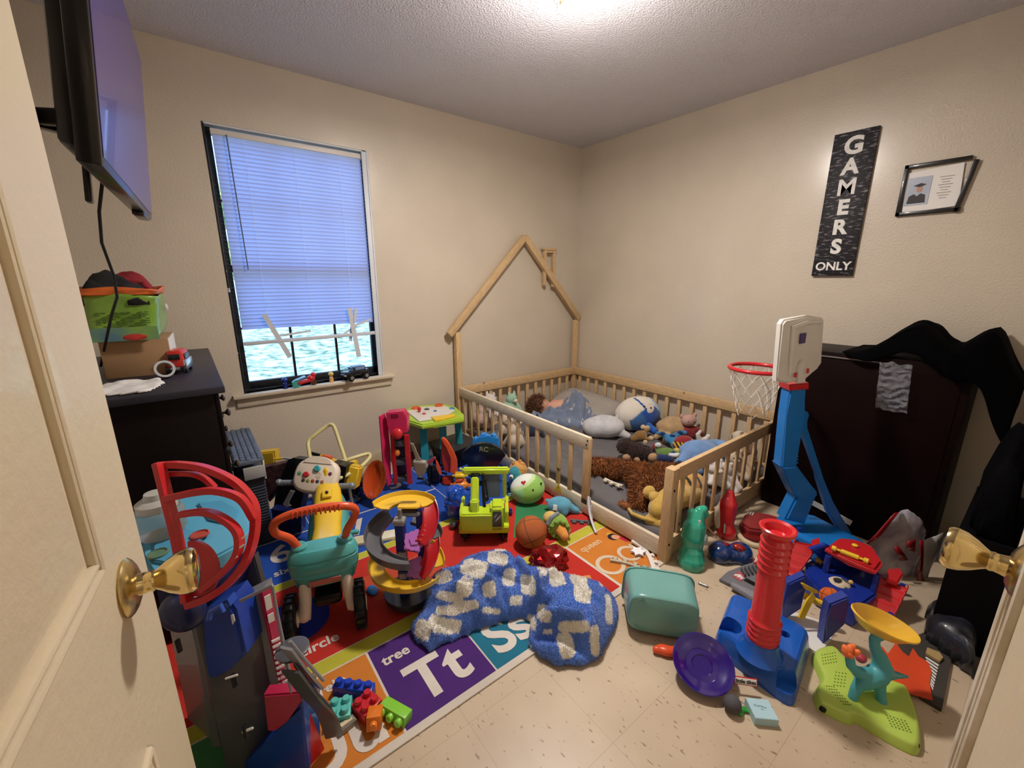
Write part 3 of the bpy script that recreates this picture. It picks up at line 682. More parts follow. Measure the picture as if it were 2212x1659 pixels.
wq('cap', .046, .018, 0, 0, GOWN, -.0006, [(-.024, 0), (0, -.008), (.024, .002), (.003, .010)])
bm = bm_new(); 
for k in range(9): add_box(bm, (.0008, -.045, .045-k*.012), (.001, .05-.012*(k % 3), .0025))
finish('certificate_print', bm, mat('print_grey', 'A79F97', .6), pf)
# sight-line helpers: a pixel of the photo plus a distance (or a height) gives a place in the room
_P, _Y = R_(14.0), R_(52.4); _F = 905.
_fw = Vector((math.cos(_Y)*math.cos(_P), math.sin(_Y)*math.cos(_P), -math.sin(_P))); _rt = Vector((math.sin(_Y), -math.cos(_Y), 0)); _up = _rt.cross(_fw)
_C = Vector((0, 0, 1.315))
def AT(x, y, d): return _C+(_fw+_rt*((x-1106)/_F)-_up*((y-829.5)/_F))*d
def FL(x, y, z=0.):
    r = _fw+_rt*((x-1106)/_F)-_up*((y-829.5)/_F); return _C+r*((z-1.315)/r.z)
def DP(x, y, z=0.): return (FL(x, y, z)-_C).dot(_fw)
def fw(name, bm, m, root, **k):
    """parts drawn in room coordinates, kept under their thing"""
    L = root.location
    for v in bm.verts: v.co -= L
    return finish(name, bm, m, root, **k)
def slab_bm(pts, d, th, bev=.003, bm=None):
    """solid panel: outline points (pixel x, y[, depth]) at distance d, thickness th going away"""
    P = [AT(p[0], p[1], p[2] if len(p) > 2 else d) for p in pts]; n = Vector((0, 0, 0))
    for i in range(len(P)): n += P[i].cross(P[(i+1) % len(P)])
    n.normalize()
    if n.dot(P[0]-_C) < 0: n = -n
    bm = bm or bm_new(); a = [bm.verts.new(p) for p in P]; b = [bm.verts.new(p+n*th) for p in P]; k = len(P)
    f0 = bm.faces.new(a); bm.faces.new(list(reversed(b)))
    for i in range(k): bm.faces.new((a[i], b[i], b[(i+1) % k], a[(i+1) % k]))
    if bev: bmesh.ops.bevel(bm, geom=list(f0.edges), offset=bev, segments=2, affect='EDGES')
    return bm
def slab(name, pts, d, th, m, root, bev=.003, **k): return fw(name, slab_bm(pts, d, th, bev), m, root, **k)
def pxtube(name, pts, r, m, root, n=10, closed=False, **k):
    bm = bm_new(); add_tube(bm, [AT(*p) for p in pts], r, n, closed, **k); return fw(name, bm, m, root)
def px_e(p, d, rx, ry, rz=None):
    """ellipsoid size from pixels"""
    s = d/_F; return AT(p[0], p[1], d), (rx*s, ry*s, (rz or min(rx, ry))*s)
CAMROT = Matrix(((_rt.x, _up.x, -_fw.x), (_rt.y, _up.y, -_fw.y), (_rt.z, _up.z, -_fw.z)))   # columns: right, up, towards viewer
def catmull(P, n=6, closed=False):
    P = [Vector(p) for p in P]; out = []; m = len(P)
    for i in range(m if closed else m-1):
        p0, p1, p2, p3 = (P[(i-1) % m], P[i], P[(i+1) % m], P[(i+2) % m]) if closed else (P[max(i-1, 0)], P[i], P[i+1], P[min(i+2, m-1)])
        for k in range(n):
            t = k/n; out.append(.5*((2*p1)+(-p0+p2)*t+(2*p0-5*p1+4*p2-p3)*t*t+(-p0+3*p1-3*p2+p3)*t**3))
    if not closed: out.append(P[-1])
    return out
def AH(x, y, h):
    """point on the sight line at level distance h ahead (upright planes keep one h)"""
    r = _fw+_rt*((x-1106)/_F)-_up*((y-829.5)/_F); f = Vector((math.cos(_Y), math.sin(_Y), 0)); return _C+r*(h/r.dot(f))
def HF(x, y, z=0.): return (FL(x, y, z)-_C).dot(Vector((math.cos(_Y), math.sin(_Y), 0)))
def slabv(name, pts, h, th, m, root, bev=.003, **k):
    P = [AH(p[0], p[1], p[2] if len(p) > 2 else h) for p in pts]; bm = bm_new(); n = Vector((0, 0, 0))
    for i in range(len(P)): n += P[i].cross(P[(i+1) % len(P)])
    n.normalize()
    if n.dot(P[0]-_C) < 0: n = -n
    a = [bm.verts.new(p) for p in P]; b = [bm.verts.new(p+n*th) for p in P]; q = len(P)
    f0 = bm.faces.new(a); bm.faces.new(list(reversed(b)))
    for i in range(q): bm.faces.new((a[i], b[i], b[(i+1) % q], a[(i+1) % q]))
    if bev: bmesh.ops.bevel(bm, geom=list(f0.edges), offset=bev, segments=2, affect='EDGES')
    return fw(name, bm, m, root, **k)
def slabz(name, pts, z0, z1, m, root, bev=.003, **k):
    """level plate seen from above: outline pixels on the plane z1, solid down to z0"""
    P = [FL(p[0], p[1], z1) for p in pts]; bm = bm_new()
    if sum((P[i].x*P[(i+1) % len(P)].y-P[(i+1) % len(P)].x*P[i].y) for i in range(len(P))) < 0: P.reverse()
    add_prism(bm, [(p.x, p.y) for p in P], z0, z1, bev=bev); return fw(name, bm, m, root, **k)
def ellc(bm, p, r, roll=0, u=24, v=16):
    """ellipsoid at p with radii (right, up, towards) in the viewing frame"""
    vs = bmesh.ops.create_uvsphere(bm, u_segments=u, v_segments=v, radius=1)['verts']; Q = CAMROT @ Euler((0, 0, R_(roll))).to_matrix()
    for x in vs: x.co = Q @ Vector((x.co.x*r[0], x.co.y*r[1], x.co.z*r[2]))+p
    return vs
def boxc(bm, p, s, roll=0, pitch=0, bev=.003, M=None):
    r = bmesh.ops.create_cube(bm, size=1)['verts']
    for v in r: v.co = Vector((v.co.x*s[0], v.co.y*s[1], v.co.z*s[2]))
    vs = r
    if bev:
        g = bmesh.ops.bevel(bm, geom=list({e for v in r for e in v.link_edges}), offset=min(bev, min(s)*.49), segments=3, affect='EDGES'); vs = list({v for f in g['faces'] for v in f.verts} | {v for v in r if v.is_valid})
    Q = M or (CAMROT @ Euler((R_(pitch), 0, R_(roll))).to_matrix())
    for v in vs: v.co = Q @ v.co+p
def rootat(name, label, cat, p, group=None): return thing(name, label, cat, (p[0], p[1], p[2]), (0, 0, 0), group)
def wheel(name, p, ax, r, w_, root, m, hub=None):
    ax = Vector(ax).normalized(); u, v = frame_at(ax); M = Matrix((u, v, ax)).transposed()
    bm = bm_new(); add_lathe(bm, [(r*.35, -w_/2), (r*.86, -w_/2), (r*.97, -w_*.36), (r, -w_*.2), (r, w_*.2), (r*.97, w_*.36), (r*.86, w_/2), (r*.35, w_/2)], 36, p, M)
    for k in range(18):
        t = 2*PI*k/18; add_box(bm, Vector(p)+M @ Vector((r*math.cos(t), r*math.sin(t), 0)), (r*.10, r*.10, w_*.8), (M @ Matrix.Rotation(t, 3, 'Z')).to_euler(), bev=.0015)
    o = fw(name, bm, m, root)
    if hub:
        bm = bm_new(); add_lathe(bm, [(0, -w_*.55), (r*.34, -w_*.55), (r*.4, -w_*.3), (r*.4, w_*.3), (r*.34, w_*.55), (0, w_*.55)], 24, p, M); fw('hub', bm, hub, root)
    return o
# ================= alphabet rug =================
def rugc(h): return mat('rug_'+h, h, .92, bump=.35, bscale=350, var=.07, vscale=7)
rug_m = []; rug_i = {}
def rm(h):
    if h not in rug_i: rug_i[h] = len(rug_m); rug_m.append(rugc(h))
    return rug_i[h]
RB = bm_new()
def rug_poly(poly, h, z):
    vs = [RB.verts.new((x, y, z)) for x, y in poly]; f = RB.faces.new(vs); f.material_index = rm(h)
    if f.normal.z < 0: f.normal_flip()
def rug_rect(x0, y0, x1, y1, h, z=.0068): rug_poly([(x0, y0), (x1, y0), (x1, y1), (x0, y1)], h, z)
def rug_ring(cx, cy, r0, r1, h, z, a0=0, a1=360, ry=1.):
    n = 28
    for k in range(n):
        t0, t1 = R_(a0+(a1-a0)*k/n), R_(a0+(a1-a0)*(k+1)/n)
        rug_poly([(cx+r0*math.cos(t0), cy+r0*ry*math.sin(t0)), (cx+r1*math.cos(t0), cy+r1*ry*math.sin(t0)), (cx+r1*math.cos(t1), cy+r1*ry*math.sin(t1)), (cx+r0*math.cos(t1), cy+r0*ry*math.sin(t1))], h, z)
def rug_disc(cx, cy, r, h, z, ry=1.): rug_poly([(cx+r*math.cos(t), cy+r*ry*math.sin(t)) for t in [2*PI*k/32 for k in range(32)]], h, z)
def rug_text(s, x, y, size, h, bold=.0, z=.0082):
    cu = bpy.data.curves.new('t', 'FONT'); cu.body = s; cu.size = size; cu.align_x = 'CENTER'; cu.align_y = 'CENTER'; cu.offset = bold; cu.resolution_u = 5
    t = bpy.data.objects.new('t', cu); COL.objects.link(t)
    me = bpy.data.meshes.new_from_object(t.evaluated_get(bpy.context.evaluated_depsgraph_get())); bpy.data.objects.remove(t)
    tmp = bmesh.new(); tmp.from_mesh(me); vm = {}
    for v in tmp.verts: vm[v] = RB.verts.new((v.co.x+x, v.co.y+y, z))
    for f in tmp.faces:
        q = RB.faces.new([vm[v] for v in f.verts]); q.material_index = rm(h)
        if q.normal.z < 0: q.normal_flip()
    tmp.free(); bpy.data.meshes.remove(me)
W_ = 'CDC4B8'; OR, PU, TE, RE, BL, LI = 'C8792B', '47216E', '1B6C86', 'B92A1E', '1B4AA6', 'B7B336'
rm(W_)
RX0, RX1, RY0, RY1 = -.35, 1.69, .928, 2.64
add_box(RB, ((RX0+RX1)/2, (RY0+RY1)/2, .0033), (RX1-RX0, RY1-RY0, .0066), bev=.002)
for f in RB.faces: f.material_index = 0
cells = [(-.335, '3E7F4A'), (.0, OR), (.335, PU), (.668, TE), (1.003, RE), (1.345, OR)]
for x, c in cells: rug_rect(x+.004, .955, x+(.335 if x < 1.3 else .33)-.004, 1.297, c)
rug_rect(RX0+.01, 1.303, RX1-.012, 1.362, LI)
rug_rect(RX0+.01, 1.365, RX1-.012, 1.835, RE)
rug_rect(RX0+.01, 1.838, RX1-.012, 1.883, LI)
for k, x in enumerate((-.335, .0, .37, .74)): rug_rect(x, 1.887, x+.366, 2.245, BL); rug_rect(x, 2.255, x+.366, 2.62, BL)
rug_rect(1.11, 1.887, 1.678, 2.62, BL)
LT = 'D4CCC2'
rug_text('tree', .415, 1.222, .058, LT, .0016); rug_text('Tt', .505, 1.068, .215, LT, .006)
rug_poly([(.60, 1.17), (.62, 1.20), (.595, 1.225), (.625, 1.222), (.635, 1.24), (.645, 1.222), (.66, 1.22), (.64, 1.2), (.642, 1.165)], 'D58A5C', .0080)
rug_text('Ss', .80, 1.062, .215, LT, .006); rug_text('sun', .80, 1.235, .058, LT, .0016)
rug_text('Uu', .17, 1.04, .215, LT, .006); rug_text('umbrella', .16, 1.24, .05, LT, .0014)
rug_text('Rr', 1.17, 1.06, .215, 'D08A4E', .004)
rug_text('queen', 1.452, 1.232, .058, 'D9B58A', .0014)
rug_ring(1.415, 1.075, .052, .072, 'D0BFA8', .0080, ry=.95); rug_ring(1.555, 1.075, .040, .058, 'D0BFA8', .0081); rug_rect(1.605, .97, 1.62, 1.12, 'D0BFA8', .0080)
rug_disc(1.60, 1.21, .030, '1A1A20', .0080, .9); rug_disc(1.607, 1.202, .020, 'D69A76', .0084); rug_poly([(1.588, 1.238), (1.585, 1.252), (1.597, 1.245), (1.605, 1.256), (1.61, 1.244), (1.62, 1.25), (1.617, 1.237)], 'D9A83A', .0084)
rug_poly([(1.615, 1.18), (1.64, 1.19), (1.665, 1.15), (1.655, 1.13), (1.62, 1.14)], 'B8263A', .0082)
rug_disc(.165, 1.615, .125, '1E2FA0', .0080); rug_text('circle', .21, 1.437, .062, LT, .0014); rug_text('rectangle', .63, 1.432, .062, LT, .0014)
rug_rect(.45, 1.52, .80, 1.70, 'B8452A', .0078)
rug_poly([(1.18, 1.52), (1.66, 1.52), (1.42, 1.80)], '2F7A4C', .0079)
rug_text('6', .195, 2.11, .21, LT, .004); rug_text('six', .175, 1.965, .062, LT, .0012); rug_text('7', .565, 2.11, .21, LT, .004); rug_text('seven', .64, 1.962, .062, LT, .0012); rug_text('8', .92, 2.11, .21, LT, .004)
rug_text('one', .19, 2.325, .062, LT, .0012); rug_text('two', .585, 2.325, .062, LT, .0012); rug_text('1', .19, 2.47, .2, LT, .004); rug_text('2', .56, 2.47, .2, LT, .004); rug_text('3', .92, 2.47, .2, LT, .004)
rug = tag(finish('alphabet_rug', RB, rug_m, smooth=False, recalc=False), 'bright alphabet and number rug with orange, purple, teal, red and blue blocks on the floor', 'rug')
del rug_m

# ================= on the bed =================
def eyes(parent, ps, r=.006, m=None, nm='eye'):
    for p in ps:
        bm = bm_new(); add_ell(bm, p, r, u=10, v=8); finish(nm, bm, m or mat('eye_black', '0B0A0C', .15, coat=.6), parent)
# sleeping child, body under the blanket
SKIN = mat('child_skin', 'D9A58C', .55, var=.04, vscale=12, sss=.15); HAIR = mat('child_hair', '6B4630', .7, var=.25, vscale=40, bump=.6, bscale=120)
ch = thing('person', 'sleeping toddler with brown hair lying face down on the bed under a blue patterned blanket', 'person', (2.37, 2.66, .17))
hc = Vector((.0, .0, .055))
body = blob('body', SKIN, [('e', hc, (.083, .070, .076), (0, 0, -25)), ('e', hc+Vector((.055, -.045, -.012)), (.042, .038, .045)),
    ('e', hc+Vector((.062, -.030, .012)), (.014, .013, .012)), ('e', hc+Vector((.088, -.058, .0)), (.010, .009, .009)), ('e', hc+Vector((.028, .0, .055)), (.016, .008, .018)),
    ('l', [(.05, -.02, .03), (.13, -.07, .04)], [.04, .055]), ('l', [(.12, -.05, .035), (.22, -.13, .045), (.32, -.20, .045)], [.065, .072, .066]),
    ('l', [(.14, -.02, .05), (.08, -.13, .02), (.02, -.17, .0)], [.036, .028, .02]), ('l', [(.15, -.12, .03), (.09, -.20, .0), (.0, -.21, -.01)], [.034, .025, .019]),
    ('l', [(.32, -.18, .04), (.42, -.12, .02), (.38, -.02, .0)], [.055, .042, .03]), ('l', [(.33, -.23, .04), (.44, -.24, .02), (.50, -.15, .0)], [.055, .042, .03]),
    ('e', (.365, .0, -.005), (.022, .04, .018)), ('e', (.50, -.12, -.005), (.022, .04, .018))]
    +[('l', [(.015, -.165-.010*k, .0), (-.012, -.165-.012*k, -.004), (-.026+.004*abs(k-1.5), -.162-.014*k, -.012)], [.008, .0068, .006]) for k in range(4)]
    +[('e', (.012, -.18, -.002), (.018, .02, .012)), ('l', [(.015, -.155, .0), (.0, -.145, -.004)], [.008, .006])], ch, vox=.005, sm=3)
hb = bm_new()
for v in add_ell(hb, hc+Vector((-.014, .010, .006)), (.093, .080, .084), (0, 0, -25), 28, 20): pass
kill = [v for v in hb.verts if (v.co-hc).x*.70-(v.co-hc).y*.60+(v.co-hc).z*-.25 > .004]
bmesh.ops.delete(hb, geom=kill, context='VERTS')
hair = finish('hair', hb, HAIR, ch, mods=[('SOLIDIFY', dict(thickness=.008))]); bake(hair); add_fuzz(hair.data, 2600, .038, .0022, lean=.8, grav=-.5, seed=2)
bm = bm_new(); add_tube(bm, [hc+Vector(p) for p in ((.078, -.002, .026), (.084, -.012, .020), (.088, -.022, .016))], .0016, 5); finish('closed_eye', bm, mat('lash_brown', '4A2C20', .7), ch)
bm = bm_new(); add_ell(bm, hc+Vector((.094, -.066, -.012)), (.005, .010, .003), (0, 0, 30)); finish('lips', bm, mat('lip_pink', 'B9605A', .5), ch)
# patterned blanket over the child
def print_col(base, spots, seed):
    rnd = random.Random(seed); ps = [(Vector((rnd.uniform(2.1, 2.95), rnd.uniform(2.1, 2.8))), rnd.uniform(.012, .021), rnd.uniform(0, 3)) for _ in range(spots)]
    c0, c1, c2 = rgb(base), rgb('CFCBC8'), rgb('4D5F80')
    def f(p):
        for c, r, a in ps:
            d = (Vector((p.x, p.y))-c); dd = Vector((d.x*math.cos(a)+d.y*math.sin(a), (d.y*math.cos(a)-d.x*math.sin(a))*1.7))
            if dd.length < r: return c1 if dd.length > r*.45 else c2
        return c0
    return f
bk = heap('child_blanket', vcolmat('blanket_print', .9, .4, 250, sheen=.2), [(2.24, 2.66), (2.22, 2.52), (2.30, 2.36), (2.38, 2.22), (2.47, 2.17), (2.58, 2.21), (2.72, 2.25), (2.80, 2.38), (2.80, 2.50), (2.70, 2.60), (2.56, 2.60), (2.47, 2.56), (2.41, 2.60), (2.34, 2.585), (2.30, 2.65)], .065, cell=.008, edge=.05,
    bumps=[(2.58, 2.45, .13, .13), (2.36, 2.45, .09, .03), (2.68, 2.44, .07, .04)], folds=[(2.3, 2.55, 2.45, 2.3, .016, .035), (2.36, 2.58, 2.52, 2.38, .016, -.05), (2.44, 2.3, 2.6, 2.5, .018, .04), (2.5, 2.25, 2.66, 2.38, .016, -.05), (2.55, 2.58, 2.62, 2.3, .016, .03), (2.44, 2.2, 2.48, 2.4, .014, .04), (2.62, 2.6, 2.70, 2.35, .014, -.04)],
    nz=.05, ns=12, z0=.13, color=print_col('76839B', 70, 8), seed=2, vox=.006)
tag(bk, 'blue grey fleece blanket with white print bunched over the sleeping toddler', 'blanket')
# plush helpers
def plushie(name, label, cat, loc, col, body, feat=(), rot=(0, 0, 0), vox=.006, fuzz=None, group=None, disp=0., eyes_=(), er=.005):
    t = thing(name, label, cat, loc, rot, group); o = blob('body', col if not isinstance(col, str) else plush(col), body, t, vox=vox, fuzz=fuzz, disp=disp)
    for nm, c, items in feat: blob(nm, c if not isinstance(c, str) else plush(c), items, t, vox=.004 if nm != 'mane' else .006, sm=2)
    eyes(t, eyes_, er); return t
# penguin cushion: vertex colours on an egg
def painted_egg(name, label, cat, loc, r, rot, col, parts=(), fuzz=None, sq=1., n=48, group=None):
    t = thing(name, label, cat, loc, rot, group); bm = bm_new(); bmesh.ops.create_uvsphere(bm, u_segments=n*2, v_segments=n, radius=1)
    lay = bm.verts.layers.float_color.new('pattern')
    for v in bm.verts:
        v[lay] = (*rgb(col(v.co)), 1); nn = noise.fractal(v.co*1.7, 1, 2, 2)*.025
        z = v.co.z*(1+nn); z = z if z > -.75 else -.75+(z+.75)*.2
        v.co = Vector((v.co.x*r[0]*(1+nn), v.co.y*r[1]*(1+nn), z*r[2]*sq))
    o = finish('body', bm, vcolmat('plush_painted', .95, .35, 220, sheen=.3), t, angle=180)
    if fuzz: add_fuzz(o.data, *fuzz)
    for nm, m, items in parts: blob(nm, plush(m) if isinstance(m, str) else m, items, t, vox=.005, sm=2)
    return t
def inpoly(u, v, P):
    c = False; n = len(P)
    for i in range(n):
        (x1, y1), (x2, y2) = P[i], P[i-1]
        if (y1 > v) != (y2 > v) and u < (x2-x1)*(v-y1)/(y2-y1)+x1: c = not c
    return c
def pengc(p):
    # local: -y towards the viewer, x to the right, z up
    u, v = p.x, .94*p.z+.34*p.y
    if p.y > .55: return '9FC3DE' if u > .4 else 'D8D0C2'
    if inpoly(u, v, [(.0, .05), (.17, .17), (.62, .32), (.95, -.1), (.8, -.6), (.41, -.9), (.2, -.6)]): return '1D4EA0'
    if inpoly(u, v, [(-.52, -.37), (.05, .10), (.3, -.2), (.45, -1.1), (-.38, -1.1)]): return '3B6AA6'
    t = (v-.88)/(.2-.88); c = -.17+.36*t
    if 0 < t < 1.05 and abs(u-c) < .05: return '1D4C9A'
    if u+v*.35 > .80: return '9FC3DE'
    return 'DCD5C8'
pg = painted_egg('plush_penguin', 'big round plush cushion, cream with blue wings, at the right of the pillow', 'plush toy', (2.765, 1.93, .265), (.178, .125, .145), (0, -6, -38), pengc, [('wing', '2268C8', [('l', [(.05, -.12, -.06), (.085, -.145, -.10), (.08, -.13, -.135)], [.022, .026, .012])]), ('face', 'D3C9BC', [('e', (.062, -.085, .068), (.045, .02, .045), (-35, 0, 0))]), ('beak', '8F6A60', [('e', (.062, -.100, .050), (.012, .008, .007))])])
eyes(pg, [(.075, -.104, .075), (.028, -.098, .088)], .0075)
plushie('plush_seal', 'pale grey white round plush seal beside the blue blanket', 'plush toy', (2.46, 2.01, .205), 'C9C9CC', [('e', (0, 0, 0), (.155, .105, .088)), ('e', (-.07, .0, -.01), (.10, .10, .08)), ('l', [(.12, -.03, -.04), (.175, -.05, -.06)], [.035, .022]), ('l', [(.10, .07, .04), (.12, .085, .06)], [.022, .012])], rot=(0, 0, -40), vox=.008, disp=.006)
# cluster by the right rail
plushie('plush_lamb', 'curly tan plush animal lying by the right rail behind the small monkey', 'plush toy', (2.83, 1.66, .215), 'BE9F74', [('e', (0, 0, 0), (.12, .09, .075)), ('e', (.02, .02, .03), (.09, .07, .05)), ('l', [(-.09, -.04, -.03), (-.14, -.06, -.06)], [.03, .024]), ('l', [(-.06, -.08, -.04), (-.09, -.12, -.07)], [.03, .024]), ('l', [(.06, -.07, -.04), (.05, -.12, -.07)], [.028, .022])], rot=(0, 0, -38), disp=.012, fuzz=(1800, .008, .003, .9))
plushie('plush_monkey', 'small olive brown plush monkey with cream paws beside the grey white seal', 'plush toy', (2.60, 1.775, .165), '8E6A38', [('e', (0, 0, 0), (.05, .04, .04)), ('l', [(-.02, .0, -.01), (-.055, -.01, -.02)], [.03, .025]), ('l', [(.03, .02, .02), (.06, .02, .04)], .014), ('l', [(.03, -.03, -.01), (.06, -.04, -.02)], .014)], [('paw', 'CDB48E', [('e', (.03, .05, .05), .02)]), ('paw', 'CDB48E', [('e', (.07, -.03, -.01), .02)]), ('paw', 'CDB48E', [('e', (.02, -.06, -.03), .018)]), ('ear', 'CDB48E', [('e', (.055, .03, .05), (.024, .014, .022))])], rot=(0, 0, -38))
plushie('plush_bear', 'blue plush animal lying sprawled in front of the tan lamb', 'plush toy', (2.66, 1.56, .19), '3E86BE', [('e', (0, 0, 0), (.045, .045, .035)), ('l', [(-.02, .01, .01), (-.06, .03, .03), (-.09, .03, .035)], [.022, .018, .012]), ('l', [(.03, .02, .01), (.08, .04, .03), (.11, .03, .04)], [.025, .022, .016]), ('l', [(.0, -.03, 0), (.0, -.06, -.03)], [.02, .018])], [('spot', '1D3E7E', [('e', (-.06, .012, .04), (.02, .012, .012)), ('e', (.0, -.02, .035), (.022, .012, .01)), ('e', (.07, .02, .045), (.022, .012, .012))])], rot=(0, 0, -38))
plushie('plush_owl', 'pink plush animal in a red top sitting against the right rail', 'plush toy', (2.875, 1.545, .17), '8E2A2C', [('e', (0, 0, .03), (.055, .045, .06)), ('l', [(.04, -.02, .06), (.085, -.03, .03)], [.022, .018]), ('l', [(-.03, -.02, .05), (-.06, -.05, .02)], [.02, .018])], [('head', 'C39A8E', [('e', (-.015, -.01, .125), (.055, .045, .045)), ('e', (-.065, 0, .155), (.018, .012, .02)), ('e', (.03, 0, .165), (.016, .012, .018))])], rot=(0, 0, -38), eyes_=[(-.035, -.052, .128), (.005, -.054, .128)], er=.004)
def beec(p):
    if p.z > .62: return '8E2026'
    if p.z > .18 and p.x > -.1: return 'D9D4CC' if (int(p.x*6+p.z*5) % 3) else '9E2A2A'
    return '1A1712' if int((p.x*1.0+p.z*.25+2)*7) % 2 else 'D9A92C'
painted_egg('plush_bee', 'round yellow and black striped plush with a white and red top', 'plush toy', (2.60, 1.425, .20), (.075, .065, .07), (0, -10, -38), beec)
plushie('plush_rabbit', 'small white plush animal with raised arms next to the striped bee', 'plush toy', (2.72, 1.36, .21), 'DAD5CF', [('e', (0, 0, 0), (.035, .03, .04)), ('e', (.0, -.01, -.02), (.04, .03, .03)), ('l', [(-.02, 0, .02), (-.035, .0, .06), (-.02, .0, .085)], [.02, .016, .012]), ('l', [(.02, 0, .02), (.04, 0, .05)], [.018, .016]), ('l', [(.02, -.02, -.02), (.06, -.03, -.035)], [.018, .014]), ('l', [(.0, -.03, -.03), (.035, -.06, -.05)], [.018, .014])], rot=(0, 0, -38))
plushie('plush_doll_head', 'round cream plush head with a dark outline by the right rail end', 'plush toy', (2.845, 1.17, .275), 'CFC4AE', [('e', (0, 0, 0), (.055, .05, .05)), ('e', (.03, .0, -.01), (.04, .04, .04))], [('seam', '3A2A24', [('l', [(-.052, .0, .02), (-.058, -.01, -.01), (-.045, -.02, -.035)], .004)])], rot=(0, 0, -38), eyes_=[(-.012, -.050, .012), (.02, -.050, .02)], er=.004)
tag(heap('brown_toy_fabric', plush('7A5236'), [(2.78, 1.22), (2.88, 1.22), (2.90, 1.32), (2.80, 1.34)], .05, cell=.01, edge=.03, z0=.13), 'small brown plush scrap behind the white rabbit', 'plush toy')
plushie('plush_elephant', 'soft light blue plush animal slumped across the foot rail corner', 'plush toy', (2.40, 1.215, .275), '6F93C4', [('e', (0, 0, 0), (.12, .085, .075)), ('e', (.0, .0, -.07), (.11, .08, .07)), ('l', [(-.07, -.03, 0), (-.14, -.08, -.04)], [.045, .035]), ('l', [(.05, .03, .02), (.14, .06, .02)], [.045, .04]), ('l', [(.06, -.04, .0), (.15, -.02, -.01)], [.035, .032]), ('l', [(-.04, -.05, -.02), (-.06, -.13, -.06)], [.04, .035]), ('e', (.16, .05, .02), (.05, .045, .04))], rot=(0, 0, -38), disp=.008)
plushie('plush_dark_bear', 'very dark brown fluffy plush with tan snout, near the green toy', 'plush toy', (2.24, 1.56, .205), '2E1712', [('e', (0, 0, 0), (.07, .06, .055)), ('e', (-.06, .03, .02), (.055, .05, .05)), ('e', (.06, -.01, -.01), (.055, .05, .045))], [('snout', 'B08A66', [('e', (-.065, -.035, -.03), (.028, .024, .022))]), ('paw', 'B08A66', [('e', (-.01, -.08, -.03), (.02, .02, .02))]), ('paw', 'B08A66', [('e', (.10, -.06, -.02), (.036, .028, .03))])], rot=(0, 0, -38), fuzz=(3500, .012, .003, .8))
plushie('plush_dinosaur', 'green plush toy in dark blue overalls lying between the dark bear and blue elephant', 'plush toy', (2.30, 1.37, .235), '5E7F34', [('e', (0, 0, 0), (.055, .045, .04)), ('l', [(.03, 0, 0), (.10, -.01, .0), (.13, .01, .02)], [.035, .028, .02]), ('l', [(-.03, .02, 0), (-.04, .05, .02)], [.028, .02])], [('overalls', '1C2E5E', [('l', [(-.05, -.04, -.01), (.0, -.055, -.01), (.03, -.03, .02)], [.026, .028, .014])]), ('belly', 'C9B24E', [('e', (.065, .0, .022), (.026, .022, .016))]), ('eyes_patch', 'D5DADF', [('e', (-.045, .035, .045), (.022, .016, .018))])], rot=(0, 0, -38))
tag(blob('small_white_shoe', plush('C9CDD6'), [('l', [(0, 0, 0), (.035, -.01, 0)], [.014, .016]), ('e', (.045, -.01, .008), (.012, .012, .015))], loc=(2.165, 1.265, .30), rot=(0, 0, -40)), 'tiny white doll shoe lying on the brown shaggy bear', 'doll shoe')
tag(blob('red_pouch', plush('8E2A30'), [('e', (0, 0, 0), (.045, .03, .03))], loc=(2.50, 1.56, .165), rot=(0, 20, -40)), 'small dark red plush piece in front of the blue plush', 'plush toy')
# shaggy brown bear
FUR = mat('fur_brown', '7C4820', .8, var=.3, vscale=22, bump=.4, bscale=120)
bb = blob('body', FUR, [('l', [(1.895, 1.60, .185), (1.95, 1.51, .19), (2.0, 1.42, .195)], [.045, .052, .05]), ('e', (2.0, 1.33, .185), (.09, .10, .065)), ('e', (2.03, 1.21, .19), (.15, .14, .078), (0, 0, -30)), ('l', [(2.10, 1.22, .18), (2.20, 1.21, .18)], [.075, .06]),
    ('l', [(1.93, 1.26, .18), (1.84, 1.23, .155), (1.79, 1.20, .15)], [.07, .055, .05]), ('l', [(1.94, 1.15, .17), (1.88, 1.07, .15)], [.055, .045])], None, vox=.010, disp=.012, dsc=9)
add_fuzz(bb.data, 15000, .028, .0040, .45, -1.3, 3)
t = thing('plush_shaggy_bear', 'large shaggy brown plush bear sprawled on the grey sheet', 'plush toy', (0, 0, 0)); bb.parent = t
# yellow lion in the corner
YEL = plush('C4A24E')
t = thing('plush_lion', 'yellow plush lion with a long tufted tail behind the bed corner post', 'plush toy', (1.78, 1.06, .125))
blob('body', YEL, [('e', (0, 0, .055), (.075, .06, .065)), ('l', [(.0, .0, .07), (.10, -.02, .10), (.22, -.03, .08)], [.06, .07, .06]), ('l', [(-.04, .0, .02), (-.06, .02, -.0), (-.05, -.04, -.0)], [.034, .03, .026])], t, vox=.006)
blob('head', YEL, [('e', (.02, .09, .10), (.038, .03, .035)), ('e', (-.01, .035, .105), (.034, .03, .03))], t, vox=.005)
blob('tail', YEL, [('l', [(-.03, -.03, .03), (-.07, -.01, .012), (-.09, .04, .012), (-.10, .10, .012), (-.075, .14, .012)], [.015, .012, .011, .010, .009])], t, vox=.004)
blob('tail_tuft', plush('9A5E28'), [('e', (-.06, .175, .012), (.018, .030, .014)), ('e', (-.055, .20, .010), (.02, .016, .01))], t, vox=.004, fuzz=(500, .014, .003, .9))
def tigc(p): return '1D1814' if math.sin(p.x*13+p.z*2) > .6 else 'C79A4A'
painted_egg('plush_tiger', 'golden plush tiger with black stripes behind the foot rail', 'plush toy', (2.02, 1.055, .215), (.15, .07, .09), (0, 12, -6), tigc)
